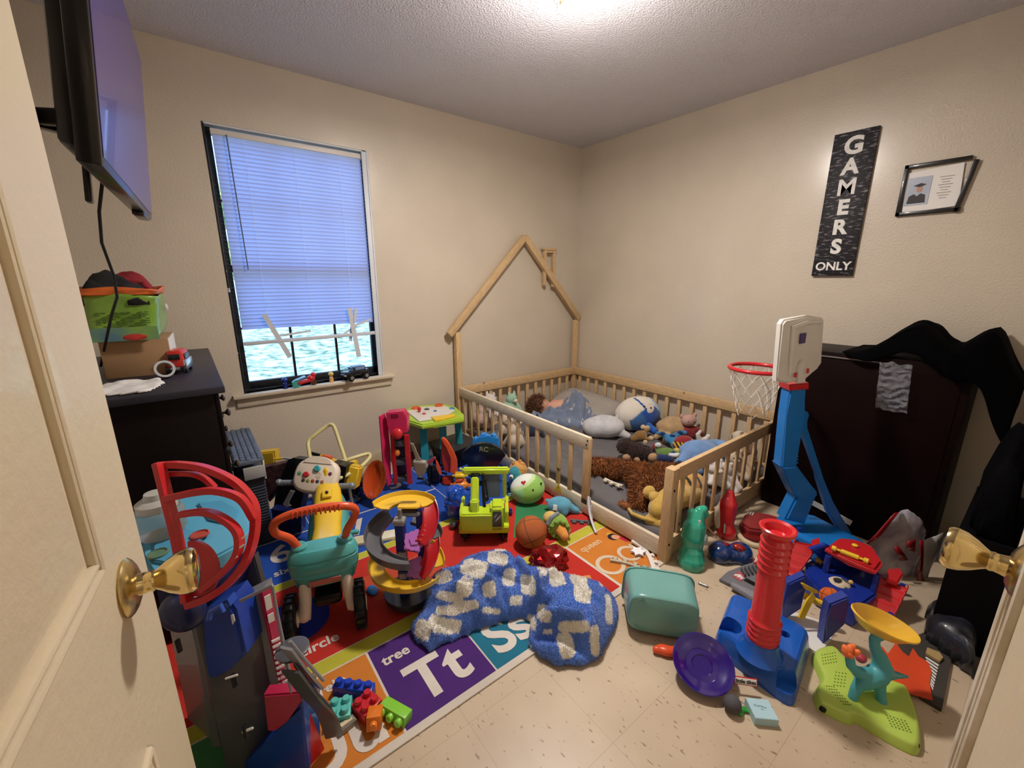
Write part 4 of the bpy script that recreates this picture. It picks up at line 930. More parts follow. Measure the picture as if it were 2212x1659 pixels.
tag(blob('black_sock', mat('sock_black', '0C0C12', .9, var=.2, bump=.3), [('l', [(0, 0, 0), (.05, -.06, .01), (.10, -.04, .0)], [.03, .032, .025])], loc=(1.80, 1.19, .145), disp=.006), 'crumpled black cloth between the brown bear and the yellow lion', 'cloth')
# pale toys piled inside the foot rail
rng = random.Random(11)
pal = [('plush_pale_bear', 'E0DDDA', 'white plush bear seen through the middle of the foot rail', (2.31, 1.06, .20)), ('plush_cream_dog', 'C9B79C', 'cream plush dog seen through the right end of the foot rail', (2.52, 1.04, .21)),
       ('plush_white_cat', 'CFC6BC', 'off-white plush cat low behind the foot rail', (2.42, 1.03, .16)), ('plush_tan_bunny', 'A88C72', 'tan plush bunny in the shadow by the dark cabinet', (2.68, 1.05, .20)), ('plush_brown_puppy', '7A5C46', 'brown plush puppy in the corner next to the dark cabinet', (2.78, 1.08, .23))]
for i, (nm, c, lb, p) in enumerate(pal):
    plushie(nm, lb, 'plush toy', p, c, [('e', (0, 0, 0), (.06, .05, .055)), ('e', (-.02, -.02, .065), (.045, .042, .04)), ('e', (-.05, -.02, .10), .014), ('e', (.012, -.02, .105), .014), ('l', [(.03, -.03, .02), (.07, -.045, -.02)], [.022, .018]), ('l', [(-.03, -.03, .02), (-.07, -.05, -.01)], [.022, .018]), ('l', [(.02, -.03, -.03), (.05, -.06, -.045)], [.026, .022])],
            [('muzzle', 'DCD0C0', [('e', (-.02, -.06, .058), (.018, .014, .014))])], rot=(0, 0, -20-25*i), group='pale plush toys piled inside the foot rail', eyes_=[(-.036, -.055, .075), (-.004, -.055, .075)], er=.004)
# pile of pale toys at the head corner by the left rail
pl = [('plush_white_lamb', 'D6CDC6', 'white plush lamb high in the pile behind the left rail', (1.84, 2.66, .32)), ('plush_cream_rabbit', 'C8B9A4', 'cream plush rabbit with a hanging leg behind the left rail', (1.80, 2.40, .22)), ('plush_mint_toy', '9CC4A8', 'mint green round plush in the pile behind the left rail', (1.98, 2.60, .31)),
      ('plush_taupe_bear', '9E8E80', 'taupe plush bear low in the pile behind the left rail', (1.90, 2.46, .17)), ('plush_pink_bear', 'C9A99C', 'pale pink plush bear by the headboard end of the left rail', (1.76, 2.72, .22)), ('plush_navy_dog', '2A3044', 'navy plush dog with a cream head at the end of the pile', (2.02, 2.36, .17)), ('plush_beige_bunny', 'C4B49E', 'beige plush bunny at the bottom of the pile by the left rail', (1.77, 2.26, .17))]
for i, (nm, c, lb, p) in enumerate(pl):
    plushie(nm, lb, 'plush toy', p, c, [('e', (0, 0, 0), (.065, .055, .06)), ('e', (.0, -.02, .07), (.048, .044, .042)), ('e', (-.03, -.02, .11), (.013, .01, .026)), ('e', (.03, -.02, .11), (.013, .01, .026)), ('l', [(.04, -.03, .02), (.075, -.05, -.04)], [.022, .018]), ('l', [(-.04, -.03, .02), (-.07, -.05, -.05)], [.022, .02]), ('l', [(.02, -.03, -.03), (.04, -.09, -.05)], [.026, .022])],
            [('muzzle', 'DCD0C0' if c != '2A3044' else 'CDBE9E', [('e', (0, -.062, .062), (.02, .015, .015))])], rot=(0, 0, -60+35*i), group='plush toys piled by the headboard', eyes_=[(-.018, -.058, .08), (.018, -.058, .08)], er=.004)
# ================= toys at the left =================
GRY = plastic('8A8A90', .45); GRYD = plastic('4A4A4E', .45); LBL = plastic('58A6C6', .35); REDP = plastic('C2242A', .3); BLUP = plastic('1D3F9E', .35); NAVY = plastic('121C4E', .4); PINKR = plastic('B02448', .35)
YELP = plastic('E3BC2E', .35); ORP = plastic('D8552A', .3); TEAL = plastic('4FA3A0', .35); BLKP = dull(plastic('0E0E10', .4), .25); CREAM = plastic('DDD0BE', .4); GREYM = mat('toy_grey_grip', '7F868C', .35, .2)
# --- tall garage tower ---
tw = rootat('toy_garage_tower', 'tall grey toy garage tower with red curved rails and pale blue deck', 'toy tower', (-.02, 1.16, .007))
H0 = .93
slabv('front_wall', [(409, 1327), (528, 1400), (571, 1613), (540, 1760), (500, 1900), (435, 1471)], H0-.01, .02, GRY, tw)
slabv('left_wall', [(363, 1345, H0+.07), (409, 1327, H0), (440, 1480, H0), (520, 1900, H0), (500, 1900, H0+.07), (420, 1620, H0+.07)], H0, .012, GRY, tw)
slabv('lift_shaft', [(520, 1298), (563, 1276), (590, 1400), (612, 1497), (640, 1650), (600, 1700), (540, 1400)], H0-.02, .05, GRY, tw)
slabv('upper_wall', [(500, 1400), (500, 1320), (548, 1200), (566, 1268), (560, 1300), (540, 1400)], H0+.04, .02, GRYD, tw)
pan = slabv('sticker_panel', [(563, 1278, H0-.03), (588, 1266, H0), (629, 1495, H0), (612, 1500, H0-.03)], H0, .008, PINKR, tw)
for k in range(10):
    y = 1385+k*11.5; x = 587+k*1.95; slabv('louver', [(x, y, H0-.032), (x+19, y-9, H0-.012), (x+20, y-4, H0-.012), (x+1, y+5, H0-.032)], H0, .003, WHP, tw, bev=0)
slabv('panel_frame', [(571, 1290, H0-.033), (584, 1283, H0-.02), (589, 1312, H0-.02), (576, 1320, H0-.033)], H0, .002, WHP, tw, bev=0)
slabv('panel_frame', [(578, 1330, H0-.033), (591, 1323, H0-.02), (594, 1340, H0-.02), (581, 1347, H0-.033)], H0, .002, WHP, tw, bev=0)
pxtube('ledge_bar', [(519, 1298, .97), (589, 1264, .97)], .004, GRY, tw)
pxtube('edge_bar', [(588, 1264, .98), (629, 1495, 1.05)], .0035, GRY, tw)
# curved slides
for nm, P, wd in (('slide', [(618, 1400, .95), (650, 1440, 1.0), (690, 1484, 1.06)], .030), ('slide', [(628, 1450, .97), (670, 1505, 1.05), (705, 1545, 1.13), (722, 1590, 1.20)], .045)):
    bm = bm_new(); add_tube(bm, catmull([AT(*p) for p in P], 6), 0, flat=(wd, .006), up=(0, 0, 1)); 
    add_tube(bm, catmull([AT(p[0]+10, p[1]-6, p[2]+.01)+Vector((0, 0, .012)) for p in P], 6), .004, 6); fw(nm, bm, GRYD if wd > .04 else GRY, tw)
bm = bm_new(); add_lathe(bm, [(0, -.004), (.035, -.004), (.038, .004), (.034, .006), (0, .002)], 32, AT(632, 1404, 1.02)); fw('round_pad', bm, GRYD, tw)
slabv('red_ramp', [(568, 1503), (649, 1497), (653, 1512), (620, 1561), (594, 1581), (577, 1581)], H0-.09, .03, PINKR, tw, bev=.004)
slabv('blue_base', [(571, 1607), (594, 1583), (622, 1563), (652, 1518), (668, 1700), (660, 1920), (540, 1920), (479, 1690)], H0-.075, .08, BLUP, tw, bev=.006)
slabv('red_side', [(653, 1515, H0-.07), (666, 1526, H0-.04), (718, 1659, H0), (760, 1800, H0+.03), (700, 1900, H0-.06), (668, 1700, H0-.07)], H0, .012, REDP, tw)
for (x, y) in ((386, 1395), (505, 1470), (530, 1580)):
    bm = bm_new(); boxc(bm, AT(x, y, .90), (.006, .028, .01), roll=15, bev=.001); fw('slot', bm, BLKP, tw)
bm = bm_new(); boxc(bm, AT(500, 1462, .885), (.028, .004, .004), roll=18, bev=.001); fw('peg', bm, WHP, tw)
bm = bm_new(); boxc(bm, AT(535, 1577, .90), (.026, .005, .004), roll=22, bev=.001); fw('peg', bm, WHP, tw)
# crown: curved red rails
def flatband(name, pts, wd, th, m=None, n=5):
    bm = bm_new(); P = catmull([AT(*p) for p in pts], n); add_tube(bm, P, 0, flat=(th, wd), up=_fw); bmesh.ops.recalc_face_normals(bm, faces=bm.faces[:]); return fw(name, bm, m or REDP, tw, mods=[('BEVEL', dict(width=.0012, segments=2))])
flatband('upright_bar', [(342, 1000, .90), (362, 1080, .895), (386, 1180, .89), (405, 1300, .88)], .024, .012)
flatband('outer_rail', [(336, 1006, .91), (385, 1004, .92), (442, 1012, .93), (498, 1036, .935), (532, 1066, .935), (550, 1101, .93), (549, 1157, .92), (530, 1214, .90), (494, 1260, .89), (450, 1290, .88), (405, 1306, .88)], .021, .014)
flatband('outer_rail', [(357, 1078, .89), (419, 1064, .885), (470, 1061, .89), (520, 1078, .90), (548, 1120, .915)], .016, .014)
flatband('inner_rail', [(360, 1024, .92), (413, 1024, .93), (442, 1034, .94), (464, 1054, .945)], .014, .010)
flatband('inner_rail', [(386, 1112, .885), (436, 1106, .88), (476, 1117, .88), (512, 1148, .885), (514, 1192, .885), (484, 1235, .88), (436, 1275, .88)], .020, .012)
bm = bm_new(); P = [AT(405, 1170, .885)]+[AT(413+58*math.cos(R_(a)), 1235-66*math.sin(R_(a)), .885) for a in range(95, -50, -12)]+[AT(408, 1290, .885)]
vs = [bm.verts.new(p) for p in P]; bm.faces.new(vs); r = bmesh.ops.extrude_face_region(bm, geom=bm.faces[:]); [setattr(v, 'co', v.co+_fw*.008) for v in r['geom'] if isinstance(v, bmesh.types.BMVert)]
fw('red_disc', bm, REDP, tw)
for x, y in ((527, 1160), (522, 1180), (508, 1205)):
    bm = bm_new(); boxc(bm, AT(x, y, .875), (.016, .004, .004), roll=35); fw('clip_slot', bm, WHP, tw)
# pale blue deck under the rails
deck = slabz('deck', [(306, 1120), (360, 1080), (427, 1066), (500, 1062), (535, 1085), (540, 1140), (515, 1175), (460, 1205), (380, 1228), (330, 1240), (306, 1200)], .66, .70, LBL, tw, bev=.006)
slabz('deck_panel', [(330, 1170), (400, 1140), (440, 1150), (430, 1190), (360, 1215), (330, 1210)], .70, .708, plastic('4B96BA'), tw)
slabz('deck_panel', [(425, 1085), (480, 1080), (515, 1100), (500, 1130), (450, 1120)], .70, .708, plastic('4B96BA'), tw)
for (x, y, c) in ((432, 1156, 'A8433A'), (342, 1197, '5F7F66')):
    bm = bm_new(); add_lathe(bm, [(0, 0), (.020, 0), (.020, .004), (.017, .005), (.016, .002), (0, .002)], 24, FL(x, y, .708)); fw('round_badge', bm, plastic(c), tw)
slabz('deck_skirt', [(320, 1130), (430, 1085), (525, 1090), (530, 1150), (440, 1215), (330, 1240)], .50, .66, NAVY, tw)
bm = bm_new(); add_box(bm, (-.03, 1.18, .26), (.13, .12, .50), bev=.01); fw('core', bm, GRYD, tw)
# blue toy truck hanging on the tower
bt = rootat('blue_toy_bin', 'dark blue plastic truck body standing against the grey tower', 'toy truck', AH(480, 1420, H0-.07))
slabv('body', [(432, 1330), (492, 1300), (508, 1322), (529, 1417), (500, 1445), (464, 1469), (441, 1470)], H0-.095, .075, BLUP, bt, bev=.008)
slabv('bonnet', [(436, 1326), (488, 1297), (496, 1312), (442, 1345)], H0-.105, .03, plastic('2A52B4'), bt, bev=.004)
bm = bm_new(); add_tube(bm, [AT(452, 1338, .82), AT(454, 1322, .82), AT(478, 1308, .82), AT(482, 1322, .82)], .005, 8); fw('handle', bm, plastic('2A52B4'), bt)
slabv('white_mark', [(498, 1330), (503, 1328), (507, 1342), (502, 1350)], H0-.1, .003, WHP, bt, bev=0)
bm = bm_new(); ellc(bm, AT(395, 1320, .93), (.05, .045, .03)); tag(finish('navy_toy_part', bm, NAVY), 'dark navy plastic shell behind the brass door knob', 'toy part')
# clear cup on the deck
cup = rootat('clear_cup', 'cloudy clear plastic cup with a lid behind the red rails', 'cup', FL(352, 1150, .709))
CLR = mat('cloudy_plastic', 'C9CBC6', .25, trans=.75, ior=1.2, coat=.4)
bm = bm_new(); add_lathe(bm, [(0, 0), (.045, 0), (.050, .01), (.052, .05), (.046, .066), (0, .066)], 32, FL(352, 1150, .709)); fw('cup_body', bm, CLR, cup)
bm = bm_new(); add_lathe(bm, [(.040, .067), (.041, .085), (.030, .093), (.024, .094), (.020, .108), (0, .110)], 32, FL(352, 1150, .709)); fw('lid', bm, mat('lid_clear', 'D6D6D0', .4, trans=.4), cup)

# --- grey woven storage drawer tower ---
WV = mat('woven_grey', '5E6878', .6, var=.12, vscale=20, bump=.2)
ws = rootat('woven_hamper', 'slate grey woven plastic hamper with a lid beside the dresser', 'hamper', (.135, 2.50, .007))
bm = bm_new(); add_box(bm, (.135, 2.50, .205), (.105, .50, .39), bev=.006)
for k in range(24):
    z = .03+k*.0155
    add_box(bm, (.188, 2.50, z), (.006, .50, .009), bev=.003); add_box(bm, (.135, 2.249, z), (.105, .006, .009), bev=.003)
fw('body', bm, mat('woven_charcoal', '3A3D48', .6, bump=.2), ws)
bm = bm_new(); add_box(bm, (.135, 2.50, .465), (.125, .54, .022), bev=.006)
for i in range(5):
    for j in range(16): add_box(bm, (.088+i*.0235, 2.25+j*.033+(i % 2)*.016, .478), (.019, .028, .006), bev=.0025)
fw('lid', bm, WV, ws)
bm = bm_new(); add_box(bm, (.15, 2.236, .41), (.09, .02, .06), bev=.002); fw('drawer_front', bm, mat('drawer_grey', 'A9A9A6', .5), ws)
bm = bm_new(); add_box(bm, (.192, 2.245, .415), (.008, .03, .10), bev=.002); fw('white_edge', bm, WHP, ws)

# --- ride-on walker ---
ro = rootat('ride_on_toy', 'teal and yellow ride-on toy with orange push handle and white activity console', 'ride-on toy', FL(710, 1300, .007))
dR = DP(785, 1345, .0)
pl_, pr_ = FL(640, 1385, 0), FL(790, 1345, 0); axd = (pr_-pl_).normalized()
rw = .088
wheel('wheel', Vector((pl_.x, pl_.y, rw+.008))-axd*.005, axd, rw, .042, ro, BLKP, CREAM)
wheel('wheel', Vector((pr_.x, pr_.y, rw+.008))-axd*.012, axd, rw, .042, ro, BLKP, CREAM)
pc = (pl_+pr_)/2; fwd = Vector((-axd.y, axd.x, 0)); fwd = fwd if fwd.dot(_fw) > 0 else -fwd
def L(x, y, z): return pc+axd*x+fwd*y+Vector((0, 0, z))
for s in (-1, 1):
    bm = bm_new(); add_tube(bm, [L(s*.065, 0, rw+.012), L(s*.135, 0, rw+.008)], .018, 12); fw('axle_stub', bm, CREAM, ro)
bm = bm_new(); add_box(bm, L(0, .10, .14), (.10, .20, .05), Euler((0, 0, math.atan2(axd.y, axd.x))), bev=.015); fw('underbody', bm, BLKP, ro)
for s in (-1, 1):
    bm = bm_new(); add_caps(bm, [L(s*.085, 0, .10), L(s*.075, .01, .17), L(s*.07, .02, .24)], [.024, .022, .020]); fw('rear_strut', bm, CREAM, ro)
# teal seat back
def loft(rings, m=None):
    bm = bm_new(); R0 = [[bm.verts.new(p) for p in r] for r in rings]; k = len(R0[0])
    for a, b in zip(R0, R0[1:]):
        for j in range(k): bm.faces.new((a[j], a[(j+1) % k], b[(j+1) % k], b[j]))
    bm.faces.new(list(reversed(R0[0]))); bm.faces.new(R0[-1]); return bm
def supell(c, ax, ay, rx, ry, e=3.2, n=28):
    out = []
    for k in range(n):
        t = 2*PI*k/n; ct, st = math.cos(t), math.sin(t); q = (abs(ct)**e+abs(st)**e)**(-1/e); out.append(c+ax*rx*ct*q+ay*ry*st*q)
    return out
bm = loft([supell(L(0, .045, z), axd, fwd, rx, ry) for z, rx, ry in ((.20, .085, .03), (.215, .105, .048), (.26, .118, .055), (.265, .113, .052), (.27, .120, .056), (.31, .122, .056), (.315, .116, .052), (.32, .121, .055), (.345, .112, .048), (.355, .10, .040))])
fw('seat_back', bm, TEAL, ro)
for s in (-1, 1):
    bm = bm_new(); add_lathe(bm, [(0, 0), (.026, 0), (.028, .02), (.022, .028), (.014, .028), (0, .02)], 20, L(s*.078, .045, .345)); fw('handle_socket', bm, TEAL, ro)
hp = catmull([L(-.078, .045, .35), L(-.10, .03, .41), L(-.138, .01, .455), L(-.135, -.005, .50), L(-.09, -.01, .525), L(0, -.012, .535), L(.09, -.01, .525), L(.125, -.0, .50), L(.118, .015, .455), L(.09, .035, .40), L(.078, .045, .35)], 6)
bm = bm_new(); add_tube(bm, hp, .0145, 12)
for k in range(11): add_tube(bm, [L(-.075+k*.015, -.026, .518), L(-.075+k*.015, -.026, .544)], .0032, 6)
fw('push_handle', bm, ORP, ro)
bm = bm_new(); add_box(bm, L(0, -.012, .235), (.11, .004, .026), Euler((R_(12), 0, math.atan2(axd.y, axd.x))), bev=.002); fw('badge', bm, plastic('B0605A'), ro)
# body shell: teal sides, yellow top and seat
bm = loft([supell(L(0, y, z), axd, Vector((0, 0, 1)), rx, rz, 2.6) for y, z, rx, rz in ((.08, .22, .085, .07), (.16, .19, .088, .09), (.26, .18, .088, .10), (.36, .19, .090, .12), (.46, .22, .085, .13), (.54, .24, .06, .11))]); fw('body_shell', bm, TEAL, ro)
bm = loft([supell(L(0, y, z), axd, Vector((0, 0, 1)), rx, rz, 2.4) for y, z, rx, rz in ((.09, .30, .060, .02), (.12, .285, .062, .03), (.20, .275, .058, .03), (.28, .275, .055, .035), (.36, .285, .060, .045), (.44, .31, .062, .05), (.51, .345, .055, .035), (.55, .36, .04, .02))]); fw('seat', bm, YELP, ro)
bm = bm_new(); add_box(bm, L(0, .43, .365), (.042, .05, .014), Euler((R_(18), 0, math.atan2(axd.y, axd.x))), bev=.006); fw('latch', bm, YELP, ro)
bm = bm_new(); add_ell(bm, L(0, .43, .374), (.007, .013, .004)); fw('latch_slot', bm, BLKP, ro)
bm = bm_new(); add_caps(bm, [L(.09, .24, .26), L(.115, .24, .26)], [.009, .012]); fw('side_knob', bm, TEAL, ro)
bm = bm_new(); add_caps(bm, [L(0, .52, .34), L(0, .56, .42)], [.022, .020]); fw('steering_column', bm, YELP, ro)
wheel('wheel', L(0, .50, .068), axd, .06, .05, ro, BLKP, CREAM)
# console with handlebars
cc = AT(683, 1030, (L(0, .56, .45)-_C).dot(_fw)); CM = CAMROT @ Euler((R_(-22), 0, R_(-5))).to_matrix()
def LC(x, y, z): return cc+CM @ (Vector((x, y, z))*1.18)
bm = loft([[LC(p.x, p.y, z) for p in [Vector((math.cos(t)*rx*q, math.sin(t)*ry*q+(.006 if math.sin(t) > 0 else 0), 0)) for t, q in [(2*PI*k/32, (abs(math.cos(2*PI*k/32))**2.8+abs(math.sin(2*PI*k/32))**2.8)**(-1/2.8)) for k in range(32)]]] for z, rx, ry in ((-.05, .06, .045), (-.045, .078, .058), (-.02, .088, .068), (.005, .088, .068), (.014, .082, .062), (.017, .075, .055))])
fw('console', bm, CREAM, ro)
bm = loft([[LC(x*f, .052+y*f, z) for x, y in [(.062*math.cos(R_(a)), .030*math.sin(R_(a))) for a in range(0, 181, 12)]] for z, f in ((-.03, .9), (-.02, 1.), (.012, 1.), (.02, .9))]); fw('console_top', bm, CREAM, ro)
def btn(nm, x, y, r, c, h=.008, ry=None):
    bm = bm_new(); M = CM; add_lathe(bm, [(0, 0), (r, 0), (r, h*.6), (r*.7, h), (0, h)], 20, LC(x, y, .016), M)
    if ry:
        for v in bm.verts: d = M.inverted() @ (v.co-LC(x, y, .016)); v.co = LC(x, y, .016)+M @ Vector((d.x, d.y*ry, d.z))
    fw(nm, bm, plastic(c), ro)
btn('dial', .004, .030, .016, '3E9BA6', .012); btn('red_button', -.034, .004, .016, 'B8282C', .01, .8); btn('green_tab', -.062, .006, .010, '5E8F6C', .004); btn('purple_tab', .060, .014, .009, '6E3450', .004)
for k, c in enumerate(('3F3A3C', '8A8A3C', '9E4326', '3B4A5A', 'A86A50')): btn('picture_button', -.040+k*.019, -.020, .0085, c, .004)
bm = bm_new()
add_tube(bm, [LC(.016+.003*math.cos(t)*k, .006+.003*math.sin(t)*k, .0175) for k, t in [(i*.35, i*.9) for i in range(14)]], .0012, 5); fw('speaker_holes', bm, plastic('B8AE9E'), ro)
for s in (-1, 1):
    bm = bm_new(); add_tube(bm, [LC(s*.080, -.028, -.01), LC(s*.145, -.034 if s < 0 else -.022, -.01)], .0125, 14)
    for k in range(7): add_tube(bm, [LC(s*(.09+k*.007), -.029-(.001*k if s < 0 else -.001*k), -.01), LC(s*(.0925+k*.007), -.029-(.001*k if s < 0 else -.001*k), -.01)], .0138, 14)
    add_ell(bm, LC(s*.147, -.034 if s < 0 else -.022, -.01), .0165, u=14, v=10); fw('handlebar', bm, GREYM, ro)
    bm = bm_new(); add_lathe(bm, [(.0, 0), (.02, 0), (.018, .01), (0, .01)], 20, LC(s*.076, -.028, -.01), CM @ Matrix(((0, 0, s), (0, 1, 0), (-s, 0, 0)))); fw('collar', bm, CREAM, ro)
for s in (-1, 1):
    bm = bm_new(); add_box(bm, LC(s*.066, .045, -.01), (.018, .03, .03), (CM).to_euler(), bev=.006); fw('orange_insert', bm, ORP, ro)

# --- behind the ride-on ---
bkp = rootat('black_toy_panel', 'shiny black plastic toy body with a white bracket behind the ride-on toy', 'toy', FL(620, 1150, .007))
slabv('panel', [(618, 996, 2.02), (630, 990, 2.02), (665, 995, 2.0), (660, 1040, 1.98), (640, 1120, 1.95), (628, 1150, 1.95), (590, 1135, 1.97), (585, 1110, 1.98), (598, 1050, 2.0)], 2.0, .06, BLKP, bkp, bev=.01)
slabv('white_bracket', [(626, 1060), (636, 1062), (622, 1088), (628, 1094), (618, 1096), (610, 1090)], 1.9, .008, WHP, bkp)
slabv('base_tray', [(585, 1100), (650, 1110), (650, 1150), (592, 1152)], 1.93, .05, NAVY, bkp)
pb = rootat('patterned_box', 'dark maroon box with small printed pictures against the hamper', 'box', FL(590, 1080, .007))
slabv('box_front', [(562, 1012), (618, 1000), (606, 1050), (582, 1085), (572, 1070)], 2.1, .05, mat('maroon_print', '3E2028', .5, col2='6E4A48', vscale=38, detail=5), pb)
sh = rootat('toy_shovel', 'yellow toy scoop on a black and silver rod standing against the wall', 'toy shovel', AH(590, 1000, 2.2))
slabv('scoop', [(556, 979), (592, 975), (594, 1000), (590, 1004), (566, 1008), (560, 1000)], 2.22, .05, YELP, sh, bev=.008)
pxtube('rod', [(592, 992, 2.3), (612, 990, 2.3)], .006, YELP, sh); pxtube('silver_rod', [(612, 990, 2.3), (640, 993, 2.3)], .005, CHR, sh); pxtube('grip', [(638, 993, 2.3), (655, 994, 2.3)], .008, BLKP, sh)
# pale yellow tubular frame
FRM = mat('cream_yellow_tube', 'D6CC8E', .35, coat=.3)
fr = rootat('toy_stroller_frame', 'pale yellow tubular toy frame with two hooped handles by the window wall', 'toy frame', FL(740, 1060, .007))
bm = bm_new(); add_tube(bm, catmull([AT(*p) for p in ((672, 1020, 2.40), (669, 985, 2.46), (666, 955, 2.5), (680, 940, 2.52), (705, 921, 2.55), (716, 917, 2.55), (723, 925, 2.55), (735, 960, 2.53), (746, 995, 2.48), (752, 1040, 2.40))], 6), .011, 12); fw('front_hoop', bm, FRM, fr)
bm = bm_new(); add_tube(bm, catmull([AT(*p) for p in ((690, 1012, 2.46), (745, 995, 2.48), (790, 981, 2.55), (799, 983, 2.55), (797, 991, 2.53), (775, 1012, 2.46), (745, 1028, 2.36), (720, 1038, 2.32))], 6), .011, 12); fw('rear_hoop', bm, FRM, fr)
bm = bm_new(); add_tube(bm, [AT(752, 1040, 2.40), FL(760, 1085, .02)], .009, 10); add_tube(bm, [AT(672, 1020, 2.40), FL(680, 1090, .02)], .009, 10); fw('legs', bm, FRM, fr)
dg = rootat('toy_loader', 'yellow and orange toy digger with black parts behind the white console', 'toy digger', FL(752, 1062, .007))
bm = bm_new(); boxc(bm, AT(762, 1028, 2.42), (.085, .13, .07), roll=-12, bev=.01); fw('bucket', bm, YELP, dg)
bm = bm_new(); boxc(bm, AT(722, 1000, 2.46), (.12, .035, .05), roll=-20); fw('boom', bm, YELP, dg)
bm = bm_new(); boxc(bm, AT(706, 990, 2.44), (.05, .035, .045), roll=-15); fw('orange_hinge', bm, ORP, dg)
pxtube('black_rod', [(672, 979, 2.48), (692, 984, 2.48)], .010, BLKP, dg); pxtube('yellow_rod', [(692, 984, 2.48), (716, 992, 2.46)], .008, YELP, dg)
bm = bm_new(); boxc(bm, AT(735, 1022, 2.40), (.10, .12, .12), roll=-10); fw('chassis', bm, BLKP, dg)
bm = bm_new(); add_box(bm, FL(752, 1062, .03)+Vector((0, 0, .03)), (.20, .14, .07), (0, 0, 20), bev=.01); fw('tracks', bm, BLKP, dg)
bm = bm_new(); add_box(bm, FL(752, 1062, .03)+Vector((0, 0, .12)), (.12, .10, .16), (0, 0, 20), bev=.01); fw('cab', bm, YELP, dg)
# orange dish
od = rootat('orange_dish', 'glossy orange plastic dish leaning against the pink tower', 'toy dish', AT(812, 1036, 2.50))
Mq = CAMROT @ Euler((R_(-12), R_(-28), R_(-15))).to_matrix(); bm = bm_new()
add_lathe(bm, [(r*1.3, z*1.25) for r, z in ((0, -.012), (.035, -.012), (.05, -.006), (.07, .004), (.082, .014), (.086, .014), (.075, .0), (.052, -.012), (.036, -.018), (0, -.018))], 40, AT(812, 1036, 2.50), Mq)
for v in bm.verts: d = v.co-AT(812, 1036, 2.50); a = CAMROT.inverted() @ d; v.co = AT(812, 1036, 2.50)+CAMROT @ Vector((a.x*.80, a.y*1.02, a.z))
fw('dish', bm, mat('orange_gloss', 'C24A22', .12, coat=.8), od)
fg = [('toy_figure', '15213F', 'small dark blue and black toy figure with arms by the orange dish', (788, 1052)), ('toy_figure', '5A5E6A', 'small grey toy figure leaning on the orange dish', (800, 1062)), ('toy_figure', '2B3F7A', 'small blue toy figure lying at the back of the blue rug field', (775, 1066))]
for nm, c, lb, (x, y) in fg:
    p = FL(x, y+8, .008); tag(blob(nm, plastic(c), [('e', (0, 0, .055), .012), ('l', [(0, 0, .02), (0, 0, .042)], [.012, .014]), ('l', [(0, 0, .02), (-.012, 0, .0)], .006), ('l', [(0, 0, .02), (.014, 0, .0)], .006), ('l', [(0, 0, .042), (-.02, -.01, .025)], .005), ('l', [(0, 0, .042), (.022, 0, .05)], .005)], loc=p, vox=.003, sm=1, rot=(10, 15, 20)), lb, 'toy figure')
# pink tower playset
pk = rootat('pink_playset_tower', 'tall pink and red plastic toy tower with open floors', 'toy tower', FL(850, 1062, .007))
PNK = plastic('C8285A', .35)
hp_ = HF(850, 1062, 0)
slabv('side_wall', [(820, 900, hp_), (832, 893, hp_+.05), (838, 915, hp_+.05), (842, 960, hp_+.04), (846, 1044, hp_), (838, 1052, hp_-.02), (828, 1000, hp_)], hp_, .012, PNK, pk)
slabv('top_box', [(833, 893), (870, 889), (879, 905), (879, 935), (842, 945), (836, 915)], hp_, .07, PNK, pk, bev=.006)
slabv('roof_hole', [(844, 896), (858, 894), (861, 900), (847, 902)], hp_-.004, .003, plastic('7A1636'), pk, bev=0)
bm = bm_new(); ellc(bm, AT(858, 937, DP(850, 1062)-.12), (.034, .036, .02)); fw('red_window', bm, REDP, pk)
for x0, x1 in ((842, 850), (872, 882)): slabv('column', [(x0, 940), (x1, 940), (x1+8, 1045), (x0+8, 1048)], hp_-.01, .02, REDP, pk)
for y in (958, 998, 1035): slabv('floor_plate', [(846, y), (880, y-2), (884, y+6), (850, y+9)], hp_, .06, GRYD, pk)
slabv('back_wall', [(846, 940), (876, 940), (886, 1040), (852, 1044)], hp_+.06, .006, plastic('3A2A4E'), pk)
bm = bm_new(); ellc(bm, AT(858, 978, DP(850, 1062)-.05), (.018, .024, .014)); fw('orange_seat', bm, plastic('D07A2E'), pk)
# activity table
at_ = rootat('activity_table', 'small toddler activity table with green top, orange dials and teal legs by the window wall', 'toy table', FL(935, 1010, .007))
za = .385
def TBL(px_, py_): return FL(px_, py_, za)
top = slabz('table_top', [(868, 888), (890, 876), (960, 872), (985, 878), (1002, 893), (1002, 903), (950, 912), (912, 918), (880, 908)], za-.035, za, plastic('A6C83A'), at_, bev=.01)
slabz('play_panel', [(878, 888), (900, 879), (960, 876), (985, 886), (960, 900), (905, 910)], za, za+.006, plastic('D9D6CE'), at_)
for x, y, c in ((898, 884, 'D86A2E'), (948, 878, 'D86A2E')):
    bm = bm_new(); add_lathe(bm, [(.026, 0), (.032, .006), (.030, .016), (.024, .016), (.022, .006), (.026, 0)], 28, TBL(x, y), cap=False); add_box(bm, TBL(x, y)+Vector((0, 0, .008)), (.05, .008, .008)); fw('dial', bm, plastic(c), at_)
for x, y, c, r in ((922, 886, '4A4A50', .02), (940, 890, '2C5FB0', .012), (976, 884, '2E8FA8', .02), (916, 896, 'B2303A', .014)):
    bm = bm_new(); add_lathe(bm, [(0, 0), (r, 0), (r, .008), (r*.6, .014), (0, .014)], 20, TBL(x, y)); fw('button', bm, plastic(c), at_)
bm = bm_new(); add_caps(bm, [TBL(906, 892), TBL(906, 892)+Vector((0, 0, .03))], [.006, .014]); fw('red_knob', bm, REDP, at_)
slabz('yellow_bar', [(930, 900), (980, 893), (984, 898), (940, 908)], za, za+.012, YELP, at_)
